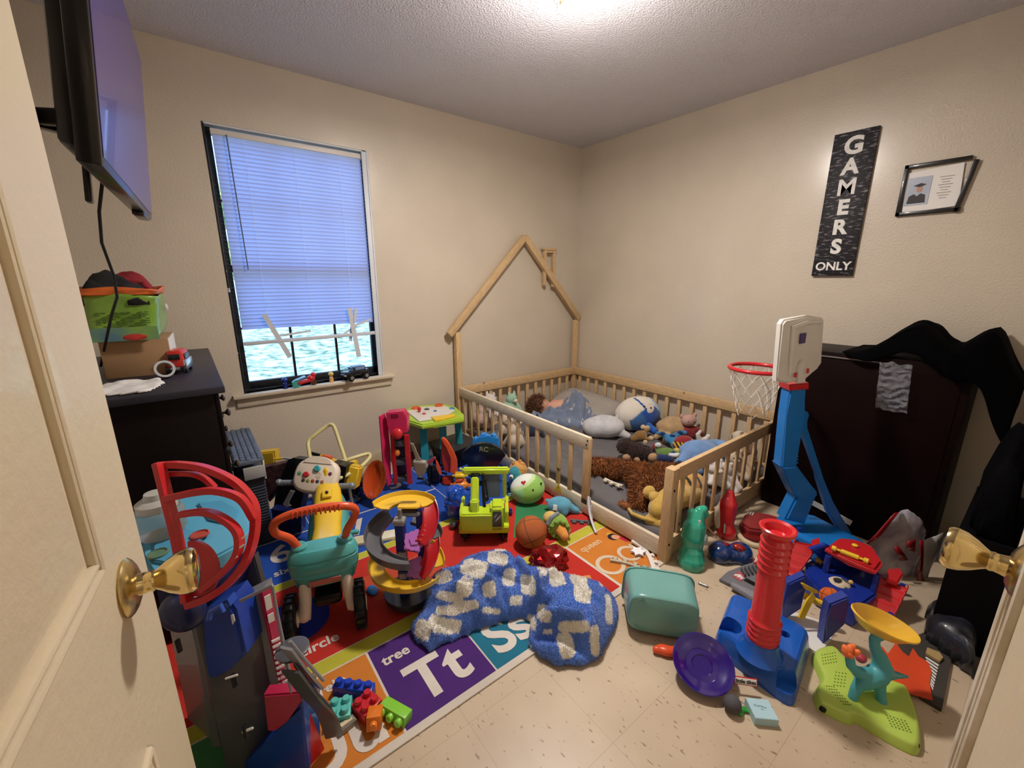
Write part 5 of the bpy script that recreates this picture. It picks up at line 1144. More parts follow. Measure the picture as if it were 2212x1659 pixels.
for (x, y, xb, yb) in ((914, 912, 918, 975), (988, 896, 994, 945), (872, 905, 880, 980), (955, 905, 958, 955)):
    zt = za-.02; a = FL(x, y, zt)
    bm = bm_new(); b = AT(xb, yb, (a-_C).dot(_fw)+.02); b.z = .01; add_tube(bm, [a, a.lerp(b, .5), b], 0, flat=(.050, .026), up=_fw); fw('leg', bm, plastic('2A93A4'), at_, mods=[('BEVEL', dict(width=.003, segments=2))])
for x, y in ((916, 916), (989, 899)):
    bm = bm_new(); ellc(bm, FL(x, y, za-.03)-_fw*.012, (.010, .010, .005)); fw('leg_cap', bm, NAVY, at_)
# black low bench + odd bits behind
bb_ = rootat('black_bench', 'long black plastic box on the floor between the toy table and the bed', 'box', (1.47, 2.50, .007))
bm = bm_new(); add_box(bm, (1.43, 2.56, .075), (.30, .26, .13), (0, 0, 8), bev=.006); fw('body', bm, BLKP, bb_); bm = bm_new(); add_box(bm, (1.43, 2.56, .145), (.31, .27, .012), (0, 0, 8), bev=.003); fw('lid', bm, plastic('2E2E30', .5), bb_)
# ================= toys in the middle =================
# --- spiral track tower ---
st = rootat('spiral_track_tower', 'spiral toy race track of yellow, red and grey curved lanes on a blue column', 'toy track', FL(868, 1318, .007))
TGR = plastic('56565A', .4); TRED = plastic('B21F24', .3); TYEL = plastic('E0B42A', .35); TBLU = plastic('16246E', .35); TPUR = plastic('A764B0', .25); TSIL = mat('toy_silver', 'A5A29A', .3, .6); TBASE = plastic('2A2A2E', .5)
ax0 = FL(885, 1300, .007); ax0.z = 0
def TA(z): return Vector((ax0.x, ax0.y, z))
hst = HF(868, 1300, 0)
def zat(py, px=868, h=None): return AH(px, py, h or hst).z
bm = bm_new(); add_lathe(bm, [(0, 0), (.09, 0), (.095, .01), (.10, .03), (.098, .035), (0, .034)], 48, TA(.035)); fw('round_base', bm, TBASE, st)
for a in (30, 150, 270):
    bm = bm_new(); add_box(bm, TA(.022)+Vector((.05*math.cos(R_(a)), .05*math.sin(R_(a)), 0)), (.03, .03, .030), bev=.003); fw('foot', bm, GRYD, st)
def lane(nm, m, a0, a1, z0, z1, r, wd, wall=.022, n=40, c=None, tiltx=0.):
    """banked spiral gutter: floor with an outer and an inner wall"""
    c = c or ax0; bm = bm_new(); rows = []
    for k in range(n+1):
        t = k/n; a = R_(a0+(a1-a0)*t); z = z0+(z1-z0)*t; ca, sa = math.cos(a), math.sin(a)
        def P(rr, dz): return bm.verts.new((c.x+rr*ca, c.y+rr*sa, z+dz))
        ri, ro_ = r-wd/2, r+wd/2
        rows.append([P(ri, wall*.45), P(ri+.003, 0), P(r, -.004), P(ro_-.006, .004), P(ro_, wall), P(ro_+.003, wall), P(ro_-.003, -.002), P(r, -.008), P(ri, -.004), P(ri-.003, wall*.45)])
    for a, b in zip(rows, rows[1:]):
        for j in range(10): bm.faces.new((a[j], a[(j+1) % 10], b[(j+1) % 10], b[j]))
    bm.faces.new(rows[0]); bm.faces.new(list(reversed(rows[-1]))); return fw(nm, bm, m, st)
zt = zat(1062); zg0 = zat(1150, 870, hst-.12)
CB = 52.4+90  # angle of the viewer's left
A = lambda a: 52.4-90+a   # 0 = to the right in view, 90 = away, 180 = left, 270 = towards viewer
z_y2, z_g1, z_top = .165, .275, .425
lane('yellow_lane', TYEL, A(-20), A(-200), z_y2-.01, z_y2+.035, .118, .060)
lane('yellow_lane', TYEL, A(10), A(60), z_y2+.0, z_y2+.03, .120, .060, n=14)
lane('grey_lane', TGR, A(-70), A(-230), z_g1-.005, z_g1+.075, .122, .062, .030)
lane('grey_lane', TGR, A(20), A(90), z_g1+.01, z_g1+.04, .120, .058, .026, n=16)
lane('yellow_deck', TYEL, A(35), A(165), z_top, z_top+.004, .098, .075, .020)
bm = bm_new(); boxc(bm, TA(z_top+.006)+Matrix.Rotation(R_(52.4-90), 3, 'Z') @ Vector((.012, .045, 0)), (.085, .055, .008), M=Matrix.Rotation(R_(52.4-90), 3, 'Z'), bev=.003); fw('deck_plate', bm, TYEL, st)
lane('red_lane', TRED, A(38), A(-35), z_top-.004, z_top-.10, .105, .058, .022, n=20)
lane('red_lane', TRED, A(20), A(-45), z_g1-.01, z_g1-.085, .105, .058, .022, n=20)
for (zz, k0) in ((z_top-.085, 0), (z_g1-.075, 0)):
    for k in range(4):
        a = R_(A(-2-k*11)); p = Vector((ax0.x+.078*math.cos(a), ax0.y+.078*math.sin(a), zz-.012-k*.012+.03))
        bm = bm_new(); add_tube(bm, [p+CAMROT @ Vector((.013*math.cos(t), .009*math.sin(t), 0)) for t in [2*PI*q/14 for q in range(14)]], .0035, 8, True); fw('red_ring', bm, TRED, st)
bm = bm_new(); Q = Matrix.Rotation(R_(52.4-90), 3, 'Z')
boxc(bm, AH(862, 1180, hst-.03)*1, (.034, .034, 1), M=Q) if False else None
zc0, zc1 = .06, z_g1+.12
boxc(bm, TA((zc0+zc1)/2)+Q @ Vector((-.008, -.03, 0)), (.036, .034, zc1-zc0), M=Q, bev=.004); fw('blue_column', bm, TBLU, st)
bm = bm_new(); boxc(bm, TA(.26)+Q @ Vector((.055, .045, 0)), (.032, .034, .32), M=Q, bev=.004); fw('blue_column', bm, TBLU, st)
for zz in (z_g1+.132,):
    bm = bm_new(); boxc(bm, TA(zz)+Q @ Vector((-.008, -.034, 0)), (.044, .042, .022), M=Q, bev=.003); fw('silver_cap', bm, TSIL, st)
bm = bm_new(); boxc(bm, TA(z_g1+.16)+Q @ Vector((-.006, -.028, 0)), (.014, .014, .04), M=Q, bev=.002); fw('silver_pin', bm, TSIL, st)
for zz in (z_y2+.01, z_g1-.005):
    bm = bm_new(); boxc(bm, TA(zz)+Q @ Vector((-.004, -.05, 0)), (.030, .02, .024), M=Q, bev=.003); fw('silver_clip', bm, TSIL, st)
def petal(z, dx, dy, sc=1.):
    bm = bm_new(); c = TA(z)+Q @ Vector((dx, dy, 0)); pts = []
    for k in range(20):
        a = 2*PI*k/20; r = (.036+.006*math.cos(5*a))*sc; pts.append((r*math.cos(a), r*math.sin(a)))
    M = CAMROT @ Euler((R_(-35), R_(15), 0)).to_matrix(); add_prism(bm, pts, -.012, .008, M, c, bev=.004)
    add_prism(bm, [(.018*sc*math.cos(2*PI*k/5+.3), .018*sc*math.sin(2*PI*k/5+.3)) for k in range(5)], .007, .013, M, c); fw('purple_star_wheel', bm, TPUR, st)
petal(z_g1+.045, .045, -.035, 1.15); petal(z_y2+.035, .050, -.04, 1.15)
bm = bm_new(); boxc(bm, TA(z_top-.02)+Q @ Vector((.015, .03, 0)), (.09, .05, .012), M=Q, bev=.004); fw('black_lift_arm', bm, TGR, st)
# grey scoop on top
pxs = hst+.07
slabv('grey_chute', [(892, 998), (918, 1001), (922, 1012), (915, 1028), (902, 1030), (896, 1018)], pxs, .03, TSIL, st, bev=.003)
slabv('grey_arm', [(886, 958), (893, 960), (903, 985), (914, 1000), (900, 1003), (896, 985)], pxs+.02, .008, TSIL, st, bev=.002)
bm = bm_new(); boxc(bm, AH(909, 1033, pxs), (.03, .008, .02)); fw('black_base', bm, BLKP, st)
bl_ = [('blue_toy_gear', 'bright blue plastic toy gear under the spiral track', (905, 1270), (.05, .02, .035), '1E5FC8'), ('blue_plastic_piece', 'flat blue plastic piece on the rug left of the spiral track base', (805, 1278), (.022, .035, .008), '1E78C8'), ('teal_plastic_gem', 'small teal plastic piece beside the spiral track column', (885, 1170), (.012, .012, .01), '2FA39A')]
for nm, lb, p, s, c in bl_:
    q = FL(p[0], p[1], .007); tag(blob(nm, plastic(c), [('e', (0, 0, s[2]), s), ('b', (0, 0, s[2]*.9), (s[0]*1.5, s[1]*1.3, s[2]*1.2), (0, 0, 30))], loc=q, vox=.004, sm=1), lb, 'toy piece')
# --- green toy excavator ---
LIM = plastic('B7D22A', .3); ex = rootat('toy_excavator', 'bright lime green plastic toy excavator with black arm and dark windows', 'toy excavator', FL(1048, 1165, .007))
pl0, pr0 = FL(990, 1168, .01), FL(1102, 1166, .01); axe = (pr0-pl0); wex = axe.length; axe.normalize(); fe = Vector((-axe.y, axe.x, 0)); fe = fe if fe.dot(_fw) > 0 else -fe; pce = (pl0+pr0)/2
ME = Matrix((axe, fe, Vector((0, 0, 1)))).transposed()
def E_(x, y, z): return pce+ME @ Vector((x, y, z))
def eb(nm, c, s, m, bev=.005, rx=0, ry=0): 
    bm = bm_new(); boxc(bm, E_(*c), s, M=ME @ Euler((R_(rx), R_(ry), 0)).to_matrix(), bev=bev); return fw(nm, bm, m, ex)
for s in (-1, 1): eb('track', (s*wex*.36, .09, .028), (.05, .24, .054), BLKP, .02)
eb('chassis', (0, .08, .07), (wex*.95, .20, .04), LIM); eb('rear_body', (-.035, .0, .125), (wex*.62, .09, .10), LIM, .008); eb('side_wall', (-wex*.44, .10, .12), (.018, .17, .07), LIM); eb('side_wall', (wex*.44, .10, .12), (.018, .17, .07), LIM)
eb('cab', (.068, .01, .145), (.068, .10, .13), LIM, .012); wn = eb('cab_window', (.068, -.042, .145), (.044, .004, .085), mat('smoked_window', '2A2A24', .15, coat=.6)); 
for k, (a, b) in enumerate(((.016, .028), (.030, .03), (.0, .02))): 
    bm = bm_new(); boxc(bm, E_(.060+a*.6, -.0455, .150+k*.008), (.002, .002, b), M=ME @ Euler((0, R_(35), 0)).to_matrix(), bev=0); fw('window_streak', bm, WHP, ex)
text('decal_lettering', 'POWER', .013, BLKP, ex, M=Matrix.Translation(E_(.068, -.0425, .090)-ex.location) @ (ME @ Matrix(((1, 0, 0), (0, 0, -1), (0, 1, 0)))).to_4x4())
eb('boom_base', (-.045, .0, .17), (.044, .05, .12), LIM, .008, -8); eb('boom', (-.045, .05, .265), (.040, .03, .12), LIM, .006, -28); 
eb('crossbar', (.01, .115, .335), (wex*.92, .035, .035), LIM, .008); eb('front_post', (wex*.40, .12, .26), (.022, .03, .15), LIM, .006); eb('grey_panel', (.035, .10, .255), (.095, .006, .12), plastic('4A5468', .4), .004, -10)
eb('black_joint', (-.045, .09, .325), (.05, .02, .014), BLKP); eb('black_joint', (-.005, .08, .320), (.018, .02, .03), BLKP)
bm = bm_new(); add_tube(bm, [E_(-.005, .075, .30), E_(.0, .04, .20), E_(.005, .02, .15)], .008, 10); add_tube(bm, [E_(.008, .075, .30), E_(.02, .05, .21)], .004, 8); add_ell(bm, E_(.012, .04, .215), (.016, .012, .018)); fw('piston', bm, BLKP, ex)
# --- dark blue seat back with silver letters ---
NV = mat('navy_gloss', '0A1226', .22, coat=.7); sb_ = rootat('navy_seat_back', 'dark navy fan-shaped plastic seat back with silver letters', 'toy seat', FL(1045, 1058, .007))
hs = HF(1045, 1052, 0)-.01
slabv('back', [(996, 985), (1000, 978), (1012, 968), (1028, 961), (1045, 958), (1062, 961), (1078, 969), (1088, 978), (1092, 986), (1082, 994), (1076, 1003), (1073, 1015), (1071, 1026), (1066, 1030), (1060, 1027), (1056, 1012), (1049, 1006), (1041, 1006), (1034, 1012), (1031, 1025), (1022, 1026), (1016, 1020), (1014, 1008), (1008, 997), (998, 991)], hs, .03, NV, sb_, bev=.006)
M_ = (CAMROT @ Euler((R_(14), 0, R_(-3))).to_matrix()).to_4x4()
text('silver_letters', 'RC', .045, TSIL, sb_, M=Matrix.Translation(AH(1045, 971, hs-.003)-sb_.location) @ M_, ext=.001, bold=.001)
bm = bm_new(); boxc(bm, AH(1046, 1025, hs+.07), (.16, .12, .10), bev=.03); fw('blue_seat', bm, plastic('1A4E8E', .4), sb_)
bm = bm_new(); boxc(bm, AH(1046, 1045, hs+.08), (.15, .10, .14), bev=.01); fw('base', bm, NV, sb_)
cw = rootat('blue_crown_toy', 'bright blue crown-edged plastic toy behind the navy seat back', 'toy', FL(1048, 1035, .007))
hc_ = hs+.10
slabv('crown', [(1020, 965), (1021, 952), (1026, 948), (1031, 951), (1035, 948), (1040, 941), (1048, 940), (1052, 944), (1058, 946), (1064, 941), (1071, 943), (1074, 949), (1079, 955), (1080, 972), (1078, 1010), (1022, 1010)], hc_, .06, plastic('2A86D4', .35), cw, bev=.01)
bm = bm_new(); boxc(bm, AH(1050, 1015, hc_+.05), (.12, .10, .22), bev=.02); fw('body', bm, plastic('2277C4', .35), cw)
# --- crumpled blue translucent plastic ---
tag(blob('blue_plastic_shell', mat('blue_translucent', '1454C8', .12, trans=.25, coat=.8), [('e', (0, 0, .10), (.075, .06, .11)), ('e', (.02, .02, .05), (.085, .07, .06)), ('e', (-.03, .02, .15), (.04, .035, .05))], loc=FL(988, 1128, .007)+_fw*.05, rot=(0, 0, -38), vox=.007, disp=.022, dsc=11), 'shiny bright blue plastic toy shell between the spiral track and the excavator', 'toy shell')
# --- orange boat half and black frame bits ---
ob = rootat('orange_toy_hull', 'orange plastic toy hull standing on end behind the spiral track', 'toy boat', FL(965, 1045, .007)); ho = HF(968, 1050, 0)
slabv('hull_wall', [(953, 948), (956, 946), (962, 949), (970, 960), (980, 978), (987, 995), (988, 1020), (984, 1026), (972, 1020), (975, 990), (965, 966), (957, 955)], ho-.02, .02, plastic('E0562A', .3), ob, bev=.003)
slabv('hull_inside', [(953, 949), (965, 966), (975, 990), (973, 1022), (960, 1018), (955, 1000), (953, 975)], ho, .03, plastic('A82E16', .35), ob, bev=.003)
slabv('hull_flap', [(941, 993), (946, 1000), (952, 1015), (954, 1028), (948, 1024), (942, 1010)], ho-.04, .01, plastic('E0562A', .3), ob, bev=.002)
bm = bm_new(); boxc(bm, AH(968, 1038, ho+.02), (.07, .06, .05), bev=.01); fw('base', bm, plastic('A82E16', .35), ob)
bm = bm_new()
bf = rootat('black_track_frame', 'black plastic toy frame with thin rods in front of the orange hull', 'toy frame', FL(935, 1050, .007))
for k, (a, b) in enumerate((((922, 1008), (965, 1003)), ((925, 1018), (968, 1012)), ((955, 1032), (985, 1030)), ((924, 1014), (966, 1024)))): pxtube('rod', [(a[0], a[1], DP(940, 1045)-.02), (b[0], b[1], DP(940, 1045)-.02)], .006, BLKP, bf)
slabv('black_plate', [(920, 1010), (945, 1008), (950, 1040), (925, 1042)], HF(935, 1050), .02, BLKP, bf)
rl = rootat('red_flag_panel', 'thin red and white plastic panel above the black toy frame', 'toy piece', AH(928, 1000, 2.05))
slabv('panel', [(912, 1004), (938, 988), (941, 991), (926, 1006)], HF(935, 1050)-.03, .02, plastic('A03A4A', .4), rl, bev=.001); slabv('leg', [(925, 1000), (929, 1000), (931, 1050), (927, 1050)], HF(935, 1050)-.02, .008, BLKP, rl)
gp = rootat('grey_toy_wall', 'grey and teal plastic toy wall piece between the pink tower and table leg', 'toy piece', FL(915, 1010, .007))
slabv('wall', [(905, 960), (912, 958), (924, 962), (932, 975), (936, 995), (930, 1015), (908, 1015)], HF(915, 1015), .03, plastic('7C8088', .4), gp); slabv('teal_band', [(908, 985), (934, 983), (936, 995), (908, 998)], HF(915, 1015)-.004, .006, plastic('2F6F76', .4), gp)
bp2 = rootat('navy_toy_box', 'dark blue plastic toy pile under the activity table', 'toy', FL(945, 1000, .007))
tagless = [((938, 975), (.07, .05, .06), '1B2C8E'), ((930, 965), (.10, .07, .06), '10204E'), ((955, 985), (.05, .05, .04), '1B2C8E')]
for p, s, c in tagless:
    bm = bm_new(); q = FL(p[0], p[1]+18, .007); boxc(bm, q+Vector((0, 0, s[2]/2)), s, M=Euler((0, 0, p[0])).to_matrix(), bev=.012); fw('piece', bm, plastic(c), bp2)
tag(blob('purple_toy', plastic('3E2A66'), [('e', (0, 0, .03), (.035, .03, .03)), ('l', [(0, 0, .03), (.03, .02, .07)], .012)], loc=FL(993, 1000, .007), vox=.004), 'small dark purple toy between the orange hull and navy seat back', 'toy')
tag(blob('orange_plush_ball', plush('D8703A'), [('e', (0, 0, .045), .042), ('e', (.02, .0, .08), .02)], loc=FL(1010, 985, .007), vox=.006), 'small orange toy peeking over the navy seat back', 'toy')
yc = rootat('yellow_ducky_toy', 'yellow and orange toy with round knobs left of the lime excavator', 'toy', FL(995, 1055, .007))
yb = FL(995, 1055, .007)
bm = bm_new(); boxc(bm, yb+Vector((0, 0, .09)), (.10, .05, .05), bev=.02); fw('yellow_body', bm, YELP, yc); bm = bm_new(); boxc(bm, yb+Vector((-.01, -.02, .035)), (.13, .08, .07), bev=.03); fw('orange_base', bm, plastic('E08A3A'), yc)
for dx in (-.014, .014):
    bm = bm_new(); add_ell(bm, AT(1001+dx*900/2.2*1.0, 1013, DP(995, 1055)-.01), .010); fw('knob', bm, plastic('D8C878'), yc)
bm = bm_new(); boxc(bm, yb+CAMROT @ Vector((-.005, .06, .04)), (.05, .02, .02), roll=10, bev=.006); fw('red_bar', bm, plastic('C4502A'), yc)
# --- soft toys on the rug ---
def melon(p):
    if p.z < -.50+.12*math.sin(p.x*9): return '7FC79A'
    t = p.z+.35*(-p.x)
    return 'E0E6DC' if t > .78 else ('C2DCA0' if t > .60 else ('8FC05A' if p.x > -.2 else '8CCB8E'))
pm = FL(1140, 1092, .007)
ml = painted_egg('plush_melon', 'round green and white plush ball with a small red heart and black eyes', 'plush toy', (pm.x+.04, pm.y+.05, .085), (.105, .098, .088), (0, -12, -38), melon)
eyes(ml, [(.035, -.085, .028), (.088, -.045, .040)], .006)
bm = bm_new()
hpts = [(0, -.014), (.013, .001), (.014, .009), (.007, .013), (0, .007), (-.007, .013), (-.014, .009), (-.013, .001)]
add_prism(bm, hpts, 0, .003, Euler((R_(38), R_(0), 0)).to_matrix(), (-.012, -.058, .070)); o = finish('heart', bm, plush('B0202A'), ml)
bm = bm_new(); add_tube(bm, [(-.10, -.03, .0), (-.115, -.035, .01), (-.12, -.035, -.005), (-.105, -.03, -.012)], .004, 8); finish('loop', bm, plush('8CCB8E'), ml)
p = FL(1120, 1060, .007); plushie('teal_plush_fish', 'teal plush toy with a white round eye behind the lime excavator', 'plush toy', (p.x-.02, p.y, .08), '2F8FA0', [('e', (0, 0, 0), (.045, .05, .075)), ('e', (-.01, 0, .06), (.035, .04, .04)), ('l', [(.03, 0, .0), (.06, 0, .04)], [.02, .01])], [('eye_white', 'E6E6E2', [('e', (-.03, -.040, .05), .014)])], rot=(0, 0, -38), eyes_=[(-.032, -.053, .051)], er=.006)
p = FL(1132, 1035, .007)
def catc(p): return 'B9742E' if math.sin(p.z*15+p.x*4) > .75 and p.x > -.4 else 'D09A50'
oc = painted_egg('plush_orange_cat', 'orange striped plush cat squeezed against the bed rail', 'plush toy', (1.55, 1.95, .115), (.06, .055, .070), (0, 8, -38), catc, [('ear', 'C98C3E', [('e', (-.035, -.015, .055), (.014, .01, .014))]), ('ear', 'C98C3E', [('e', (.005, -.0, .070), (.014, .01, .012))]), ('tag_card', 'A8946E', [('b', (-.02, -.062, -.03), (.07, .006, .04), (0, 25, 0))])])
p = FL(1208, 1112, .007)
plushie('plush_elephant_blue', 'small light blue plush animal with a white tag on the red rug area', 'plush toy', (p.x+.02, p.y+.02, .052), '5FA8C4', [('e', (0, 0, 0), (.072, .055, .048)), ('l', [(.05, .0, -.01), (.10, -.01, -.03)], [.030, .018]), ('l', [(-.05, .02, .01), (-.075, .02, .02)], [.016, .01]), ('e', (.02, -.03, -.02), (.03, .03, .025))], [('white_tag', 'DCE0E2', [('b', (-.03, -.048, .012), (.026, .006, .034), (-20, 10, 0))])], rot=(0, 0, -38), fuzz=(1600, .006, .002, .8))
p = FL(1210, 1160, .007)
dk_ = plushie('plush_bird', 'green ruffled plush toy with orange nose beside the basketball', 'plush toy', (p.x+.005, p.y+.03, .065), '8DB04C', [('e', (0, 0, 0), (.058, .055, .058))], [('nose', 'D8913C', [('l', [(.015, -.045, -.005), (.030, -.085, -.015)], [.030, .022])]), ('yellow_back', 'D6B860', [('e', (-.035, .01, .03), (.04, .04, .036))]), ('grey_scarf', '7F8C92', [('l', [(-.05, -.03, .02), (-.035, -.02, .05), (.0, -.0, .062)], .012)])], rot=(0, 0, -38))
bm = bm_new()
for k in range(26):
    a = 2*PI*k/26; add_ell(bm, Vector((.008+.046*math.cos(a), -.042+.006*math.sin(a*9), -.002+.046*math.sin(a))), (.012, .010, .011), u=10, v=8)
finish('ruffle', bm, plush('7FAA3E'), dk_)
bm = bm_new(); add_box(bm, (.055, -.055, -.03), (.008, .004, .07), (5, 8, 0), bev=.001); finish('paper_tag', bm, plush('C9B890'), dk_)
# basketball
def ball_mat(name, base, line, r, w=.018):
    m = mat(name, base, .6, bump=.45, bscale=900/ (r*6), var=.05, vscale=9); nt = m.node_tree; L_ = nt.links; b = nt.nodes['Principled BSDF']; tc = nt.nodes['Texture Coordinate']
    nz = nt.nodes.new('ShaderNodeVectorMath'); nz.operation = 'NORMALIZE'; L_.new(tc.outputs['Object'], nz.inputs[0])
    sp = nt.nodes.new('ShaderNodeSeparateXYZ'); L_.new(nz.outputs[0], sp.inputs[0])
    def M(op, a, b_=None, c=None):
        n = nt.nodes.new('ShaderNodeMath'); n.operation = op
        for i, x in enumerate((a, b_, c)):
            if x is None: continue
            if isinstance(x, (int, float)): n.inputs[i].default_value = x
            else: L_.new(x, n.inputs[i])
        return n.outputs[0]
    x, y, z = sp.outputs
    d1 = M('ABSOLUTE', x); d2 = M('ABSOLUTE', z)
    d3 = M('ABSOLUTE', M('SUBTRACT', M('ABSOLUTE', y), M('ADD', .48, M('MULTIPLY', M('MULTIPLY', x, x), .30))))
    d = M('MINIMUM', M('MINIMUM', d1, d2), d3); f = M('LESS_THAN', d, w)
    mx = nt.nodes.new('ShaderNodeMixRGB'); L_.new(f, mx.inputs[0]); L_.new(nt.nodes['Color Ramp'].outputs[0], mx.inputs[1]); mx.inputs[2].default_value = (*rgb(line), 1); L_.new(mx.outputs[0], b.inputs['Base Color']); return m
p = FL(1145, 1192, .007); rb = .079
bm = bm_new(); add_ell(bm, (0, 0, 0), rb, u=64, v=40); o = finish('basketball', bm, ball_mat('basketball_rubber', 'B4602E', '1A120E', rb), angle=180, loc=(p.x+.035, p.y+.035, rb+.007), rot=(58, 32, 30)); tag(o, 'orange basketball with black seams on the rug by the blue blanket', 'ball')
# red foil ball
bm = bm_new(); bmesh.ops.create_icosphere(bm, subdivisions=3, radius=1)
for v in bm.verts:
    f = 1+.28*noise.noise(v.co*2.3)+.18*noise.noise(v.co*6); v.co = Vector((v.co.x*.085*f, v.co.y*.07*f, max(-.045, v.co.z*.055*f)))
o = finish('red_foil_bow', bm, mat('red_foil', 'A01218', .12, .75, coat=.5), smooth=False, loc=(*FL(1187, 1203, .06)[:2], .055), rot=(0, 0, -30)); tag(o, 'crumpled shiny red foil bow in front of the basketball', 'foil bow')
bm = bm_new(); bmesh.ops.create_icosphere(bm, subdivisions=3, radius=.021); 
for v in bm.verts: v.co *= 1+.12*noise.noise(v.co*120)
tag(finish('foil_ball', bm, mat('grey_foil', '6E6E78', .25, .8), smooth=False, loc=(*FL(980, 1142, .007)[:2], .028)), 'small crinkled silver ball on the rug left of the excavator', 'ball')
bm = bm_new(); add_ell(bm, (0, 0, 0), (.012, .012, .02)); add_ell(bm, (0, 0, .02), .009)
tag(finish('small_purple_figure', bm, plastic('3A34A0'), loc=(*FL(1103, 1113, .007)[:2], .026)), 'tiny purple toy peg right of the lime excavator', 'toy piece')
bm = bm_new(); add_lathe(bm, [(0, 0), (.018, 0), (.022, .02), (.014, .035), (0, .036)], 20)
tag(finish('grey_dome', bm, mat('clear_grey', '8A8C90', .2, trans=.4), loc=(*FL(1213, 1080, .007)[:2], .007)), 'small clear grey plastic dome by the warning sticker on the rail', 'toy piece')
# --- foam mat border strips ---
def strip(name, label, pts, col, wd=.020, th=.010, teeth=6, side=1, lift=0., up=(0, 0, 1), tw_=.026, td=.018, group='foam mat border strips'):
    P = catmull(pts, 6); c = P[0]; bm = bm_new(); Q_ = [p-c for p in P]; add_tube(bm, Q_, 0, flat=(wd, th), up=up)
    Ls = [0]
    for a, b in zip(Q_, Q_[1:]): Ls.append(Ls[-1]+(b-a).length)
    for k in range(teeth):
        s = Ls[-1]*(k+.5)/teeth; i = max(j for j in range(len(Ls)) if Ls[j] <= s); i = min(i, len(Q_)-2); f = (s-Ls[i])/max(1e-6, Ls[i+1]-Ls[i]); p = Q_[i].lerp(Q_[i+1], f); d = (Q_[i+1]-Q_[i]).normalized(); u = d.cross(Vector(up)).normalized()*side; v = u.cross(d).normalized()
        M = Matrix((d, u, v)).transposed()
        if M.determinant() < 0: M = Matrix((d, u, -v)).transposed()
        add_prism(bm, [(-tw_*.22, 0), (tw_*.22, 0), (tw_*.5, td), (-tw_*.5, td)], -th/2, th/2, M, p+u*wd*.45)
    o = finish(name, bm, mat('foam_'+col, col, .8, bump=.15, bscale=120), loc=c); tag(o, label, 'foam strip', group); return o
zf = .014
strip('foam_strip', 'white toothed foam strip leaning upright against the open edge of the bed', [Vector((1.618, 1.405, .15)), Vector((1.59, 1.36, .06)), Vector((*FL(1288, 1152, .014)[:2], .014))], 'C9CDD8', teeth=5, up=(.5, -.8, .2), side=-1)
strip('foam_strip', 'white toothed foam strip curving over the orange queen block', [FL(1365, 1168, zf+.01), FL(1390, 1185, zf), FL(1406, 1210, zf), FL(1413, 1236, zf)], 'DDD6CC', teeth=5, side=-1)
strip('foam_strip', 'beige toothed foam strip lying across the letter Q', [FL(1318, 1210, zf), FL(1350, 1216, zf), FL(1380, 1226, zf), FL(1402, 1234, zf)], 'B9AC98', teeth=4, side=-1, wd=.014)
strip('foam_strip', 'dark grey toothed foam strip behind the green ruffled plush', [FL(1232, 1124, zf), FL(1258, 1126, zf), FL(1282, 1128, zf)], '5A5A60', teeth=3, wd=.014)
strip('foam_strip', 'cream toothed foam strip lying on the grey bed sheet', [FL(1306, 1034, .142), FL(1325, 1043, .142), FL(1345, 1050, .142)], 'D9CEBC', teeth=3, wd=.014)
strip('foam_strip', 'cream spotted foam strip beside the bottom bed rail', [FL(1222, 1082, zf), FL(1240, 1092, zf), FL(1254, 1104, zf)], 'C9C0B4', teeth=3, wd=.016, side=-1)
strip('foam_strip', 'grey foam strip end by the teal bin on the tile floor', [FL(1385, 1246, .008), FL(1410, 1250, .008), FL(1440, 1252, .008)], '4A4A4E', teeth=3, wd=.010, side=-1)
strip('foam_strip', 'short cream foam strip under the green plush ball', [FL(1190, 1062, zf), FL(1205, 1068, zf), FL(1212, 1076, zf)], 'D9D2C8', teeth=2, wd=.016)
def starpiece(name, label, p, r, col, z=.016):
    bm = bm_new(); pts = [((r if k % 2 == 0 else r*.55)*math.cos(2*PI*k/12+.3), (r if k % 2 == 0 else r*.55)*math.sin(2*PI*k/12+.3)) for k in range(12)]
    add_prism(bm, pts, 0, .009, bev=.0015); tag(finish(name, bm, mat('foam_'+col, col, .8, bump=.15, bscale=120), loc=(*FL(p[0], p[1], z)[:2], z)), label, 'foam piece')
starpiece('foam_star', 'white star-shaped foam piece on the orange queen block', (1378, 1193), .040, 'E8E9EC'); starpiece('foam_star', 'small cream star-shaped foam piece on the red rug area', (1253, 1107), .018, 'D8CFC0', .008)
# --- blue and white fluffy blanket ---
spots = [(1075, 1205, 34, 17), (1025, 1225, 42, 20), (1010, 1262, 22, 22), (960, 1245, 26, 18), (975, 1283, 40, 12), (1058, 1268, 20, 20), (1000, 1310, 46, 14), (1100, 1245, 20, 22), (1140, 1262, 22, 24), (1115, 1300, 18, 12), (1175, 1325, 16, 16), (965, 1320, 30, 12), (1200, 1240, 26, 24), (1253, 1265, 26, 34), (1238, 1350, 40, 15), (1320, 1320, 14, 34), (1290, 1390, 13, 36), (1228, 1405, 22, 26), (1150, 1355, 12, 14), (905, 1370, 24, 22), (960, 1360, 36, 18), (1185, 1370, 12, 6), (930, 1345, 10, 14), (1060, 1325, 26, 8), (1085, 1183, 24, 9), (990, 1183, 30, 10), (1170, 1232, 14, 8), (1310, 1265, 14, 8), (1040, 1185, 16, 6), (1140, 1420, 14, 6)]
sp3 = []
rng = random.Random(9)
for x, y, rx, ry in spots:
    q = FL(x, y, .10); sp3.append((q.x, q.y, rx*1.45/905, ry*2.2/905, R_(52.4-90)+rng.uniform(-.3, .3)))
cb0, cb1 = rgb('4C78CC'), rgb('E6E2D6')
_h = Vector((math.cos(_Y), math.sin(_Y), 0))
def buv(p): return (p.dot(_rt), p.dot(_h)*.55+p.z*.835)
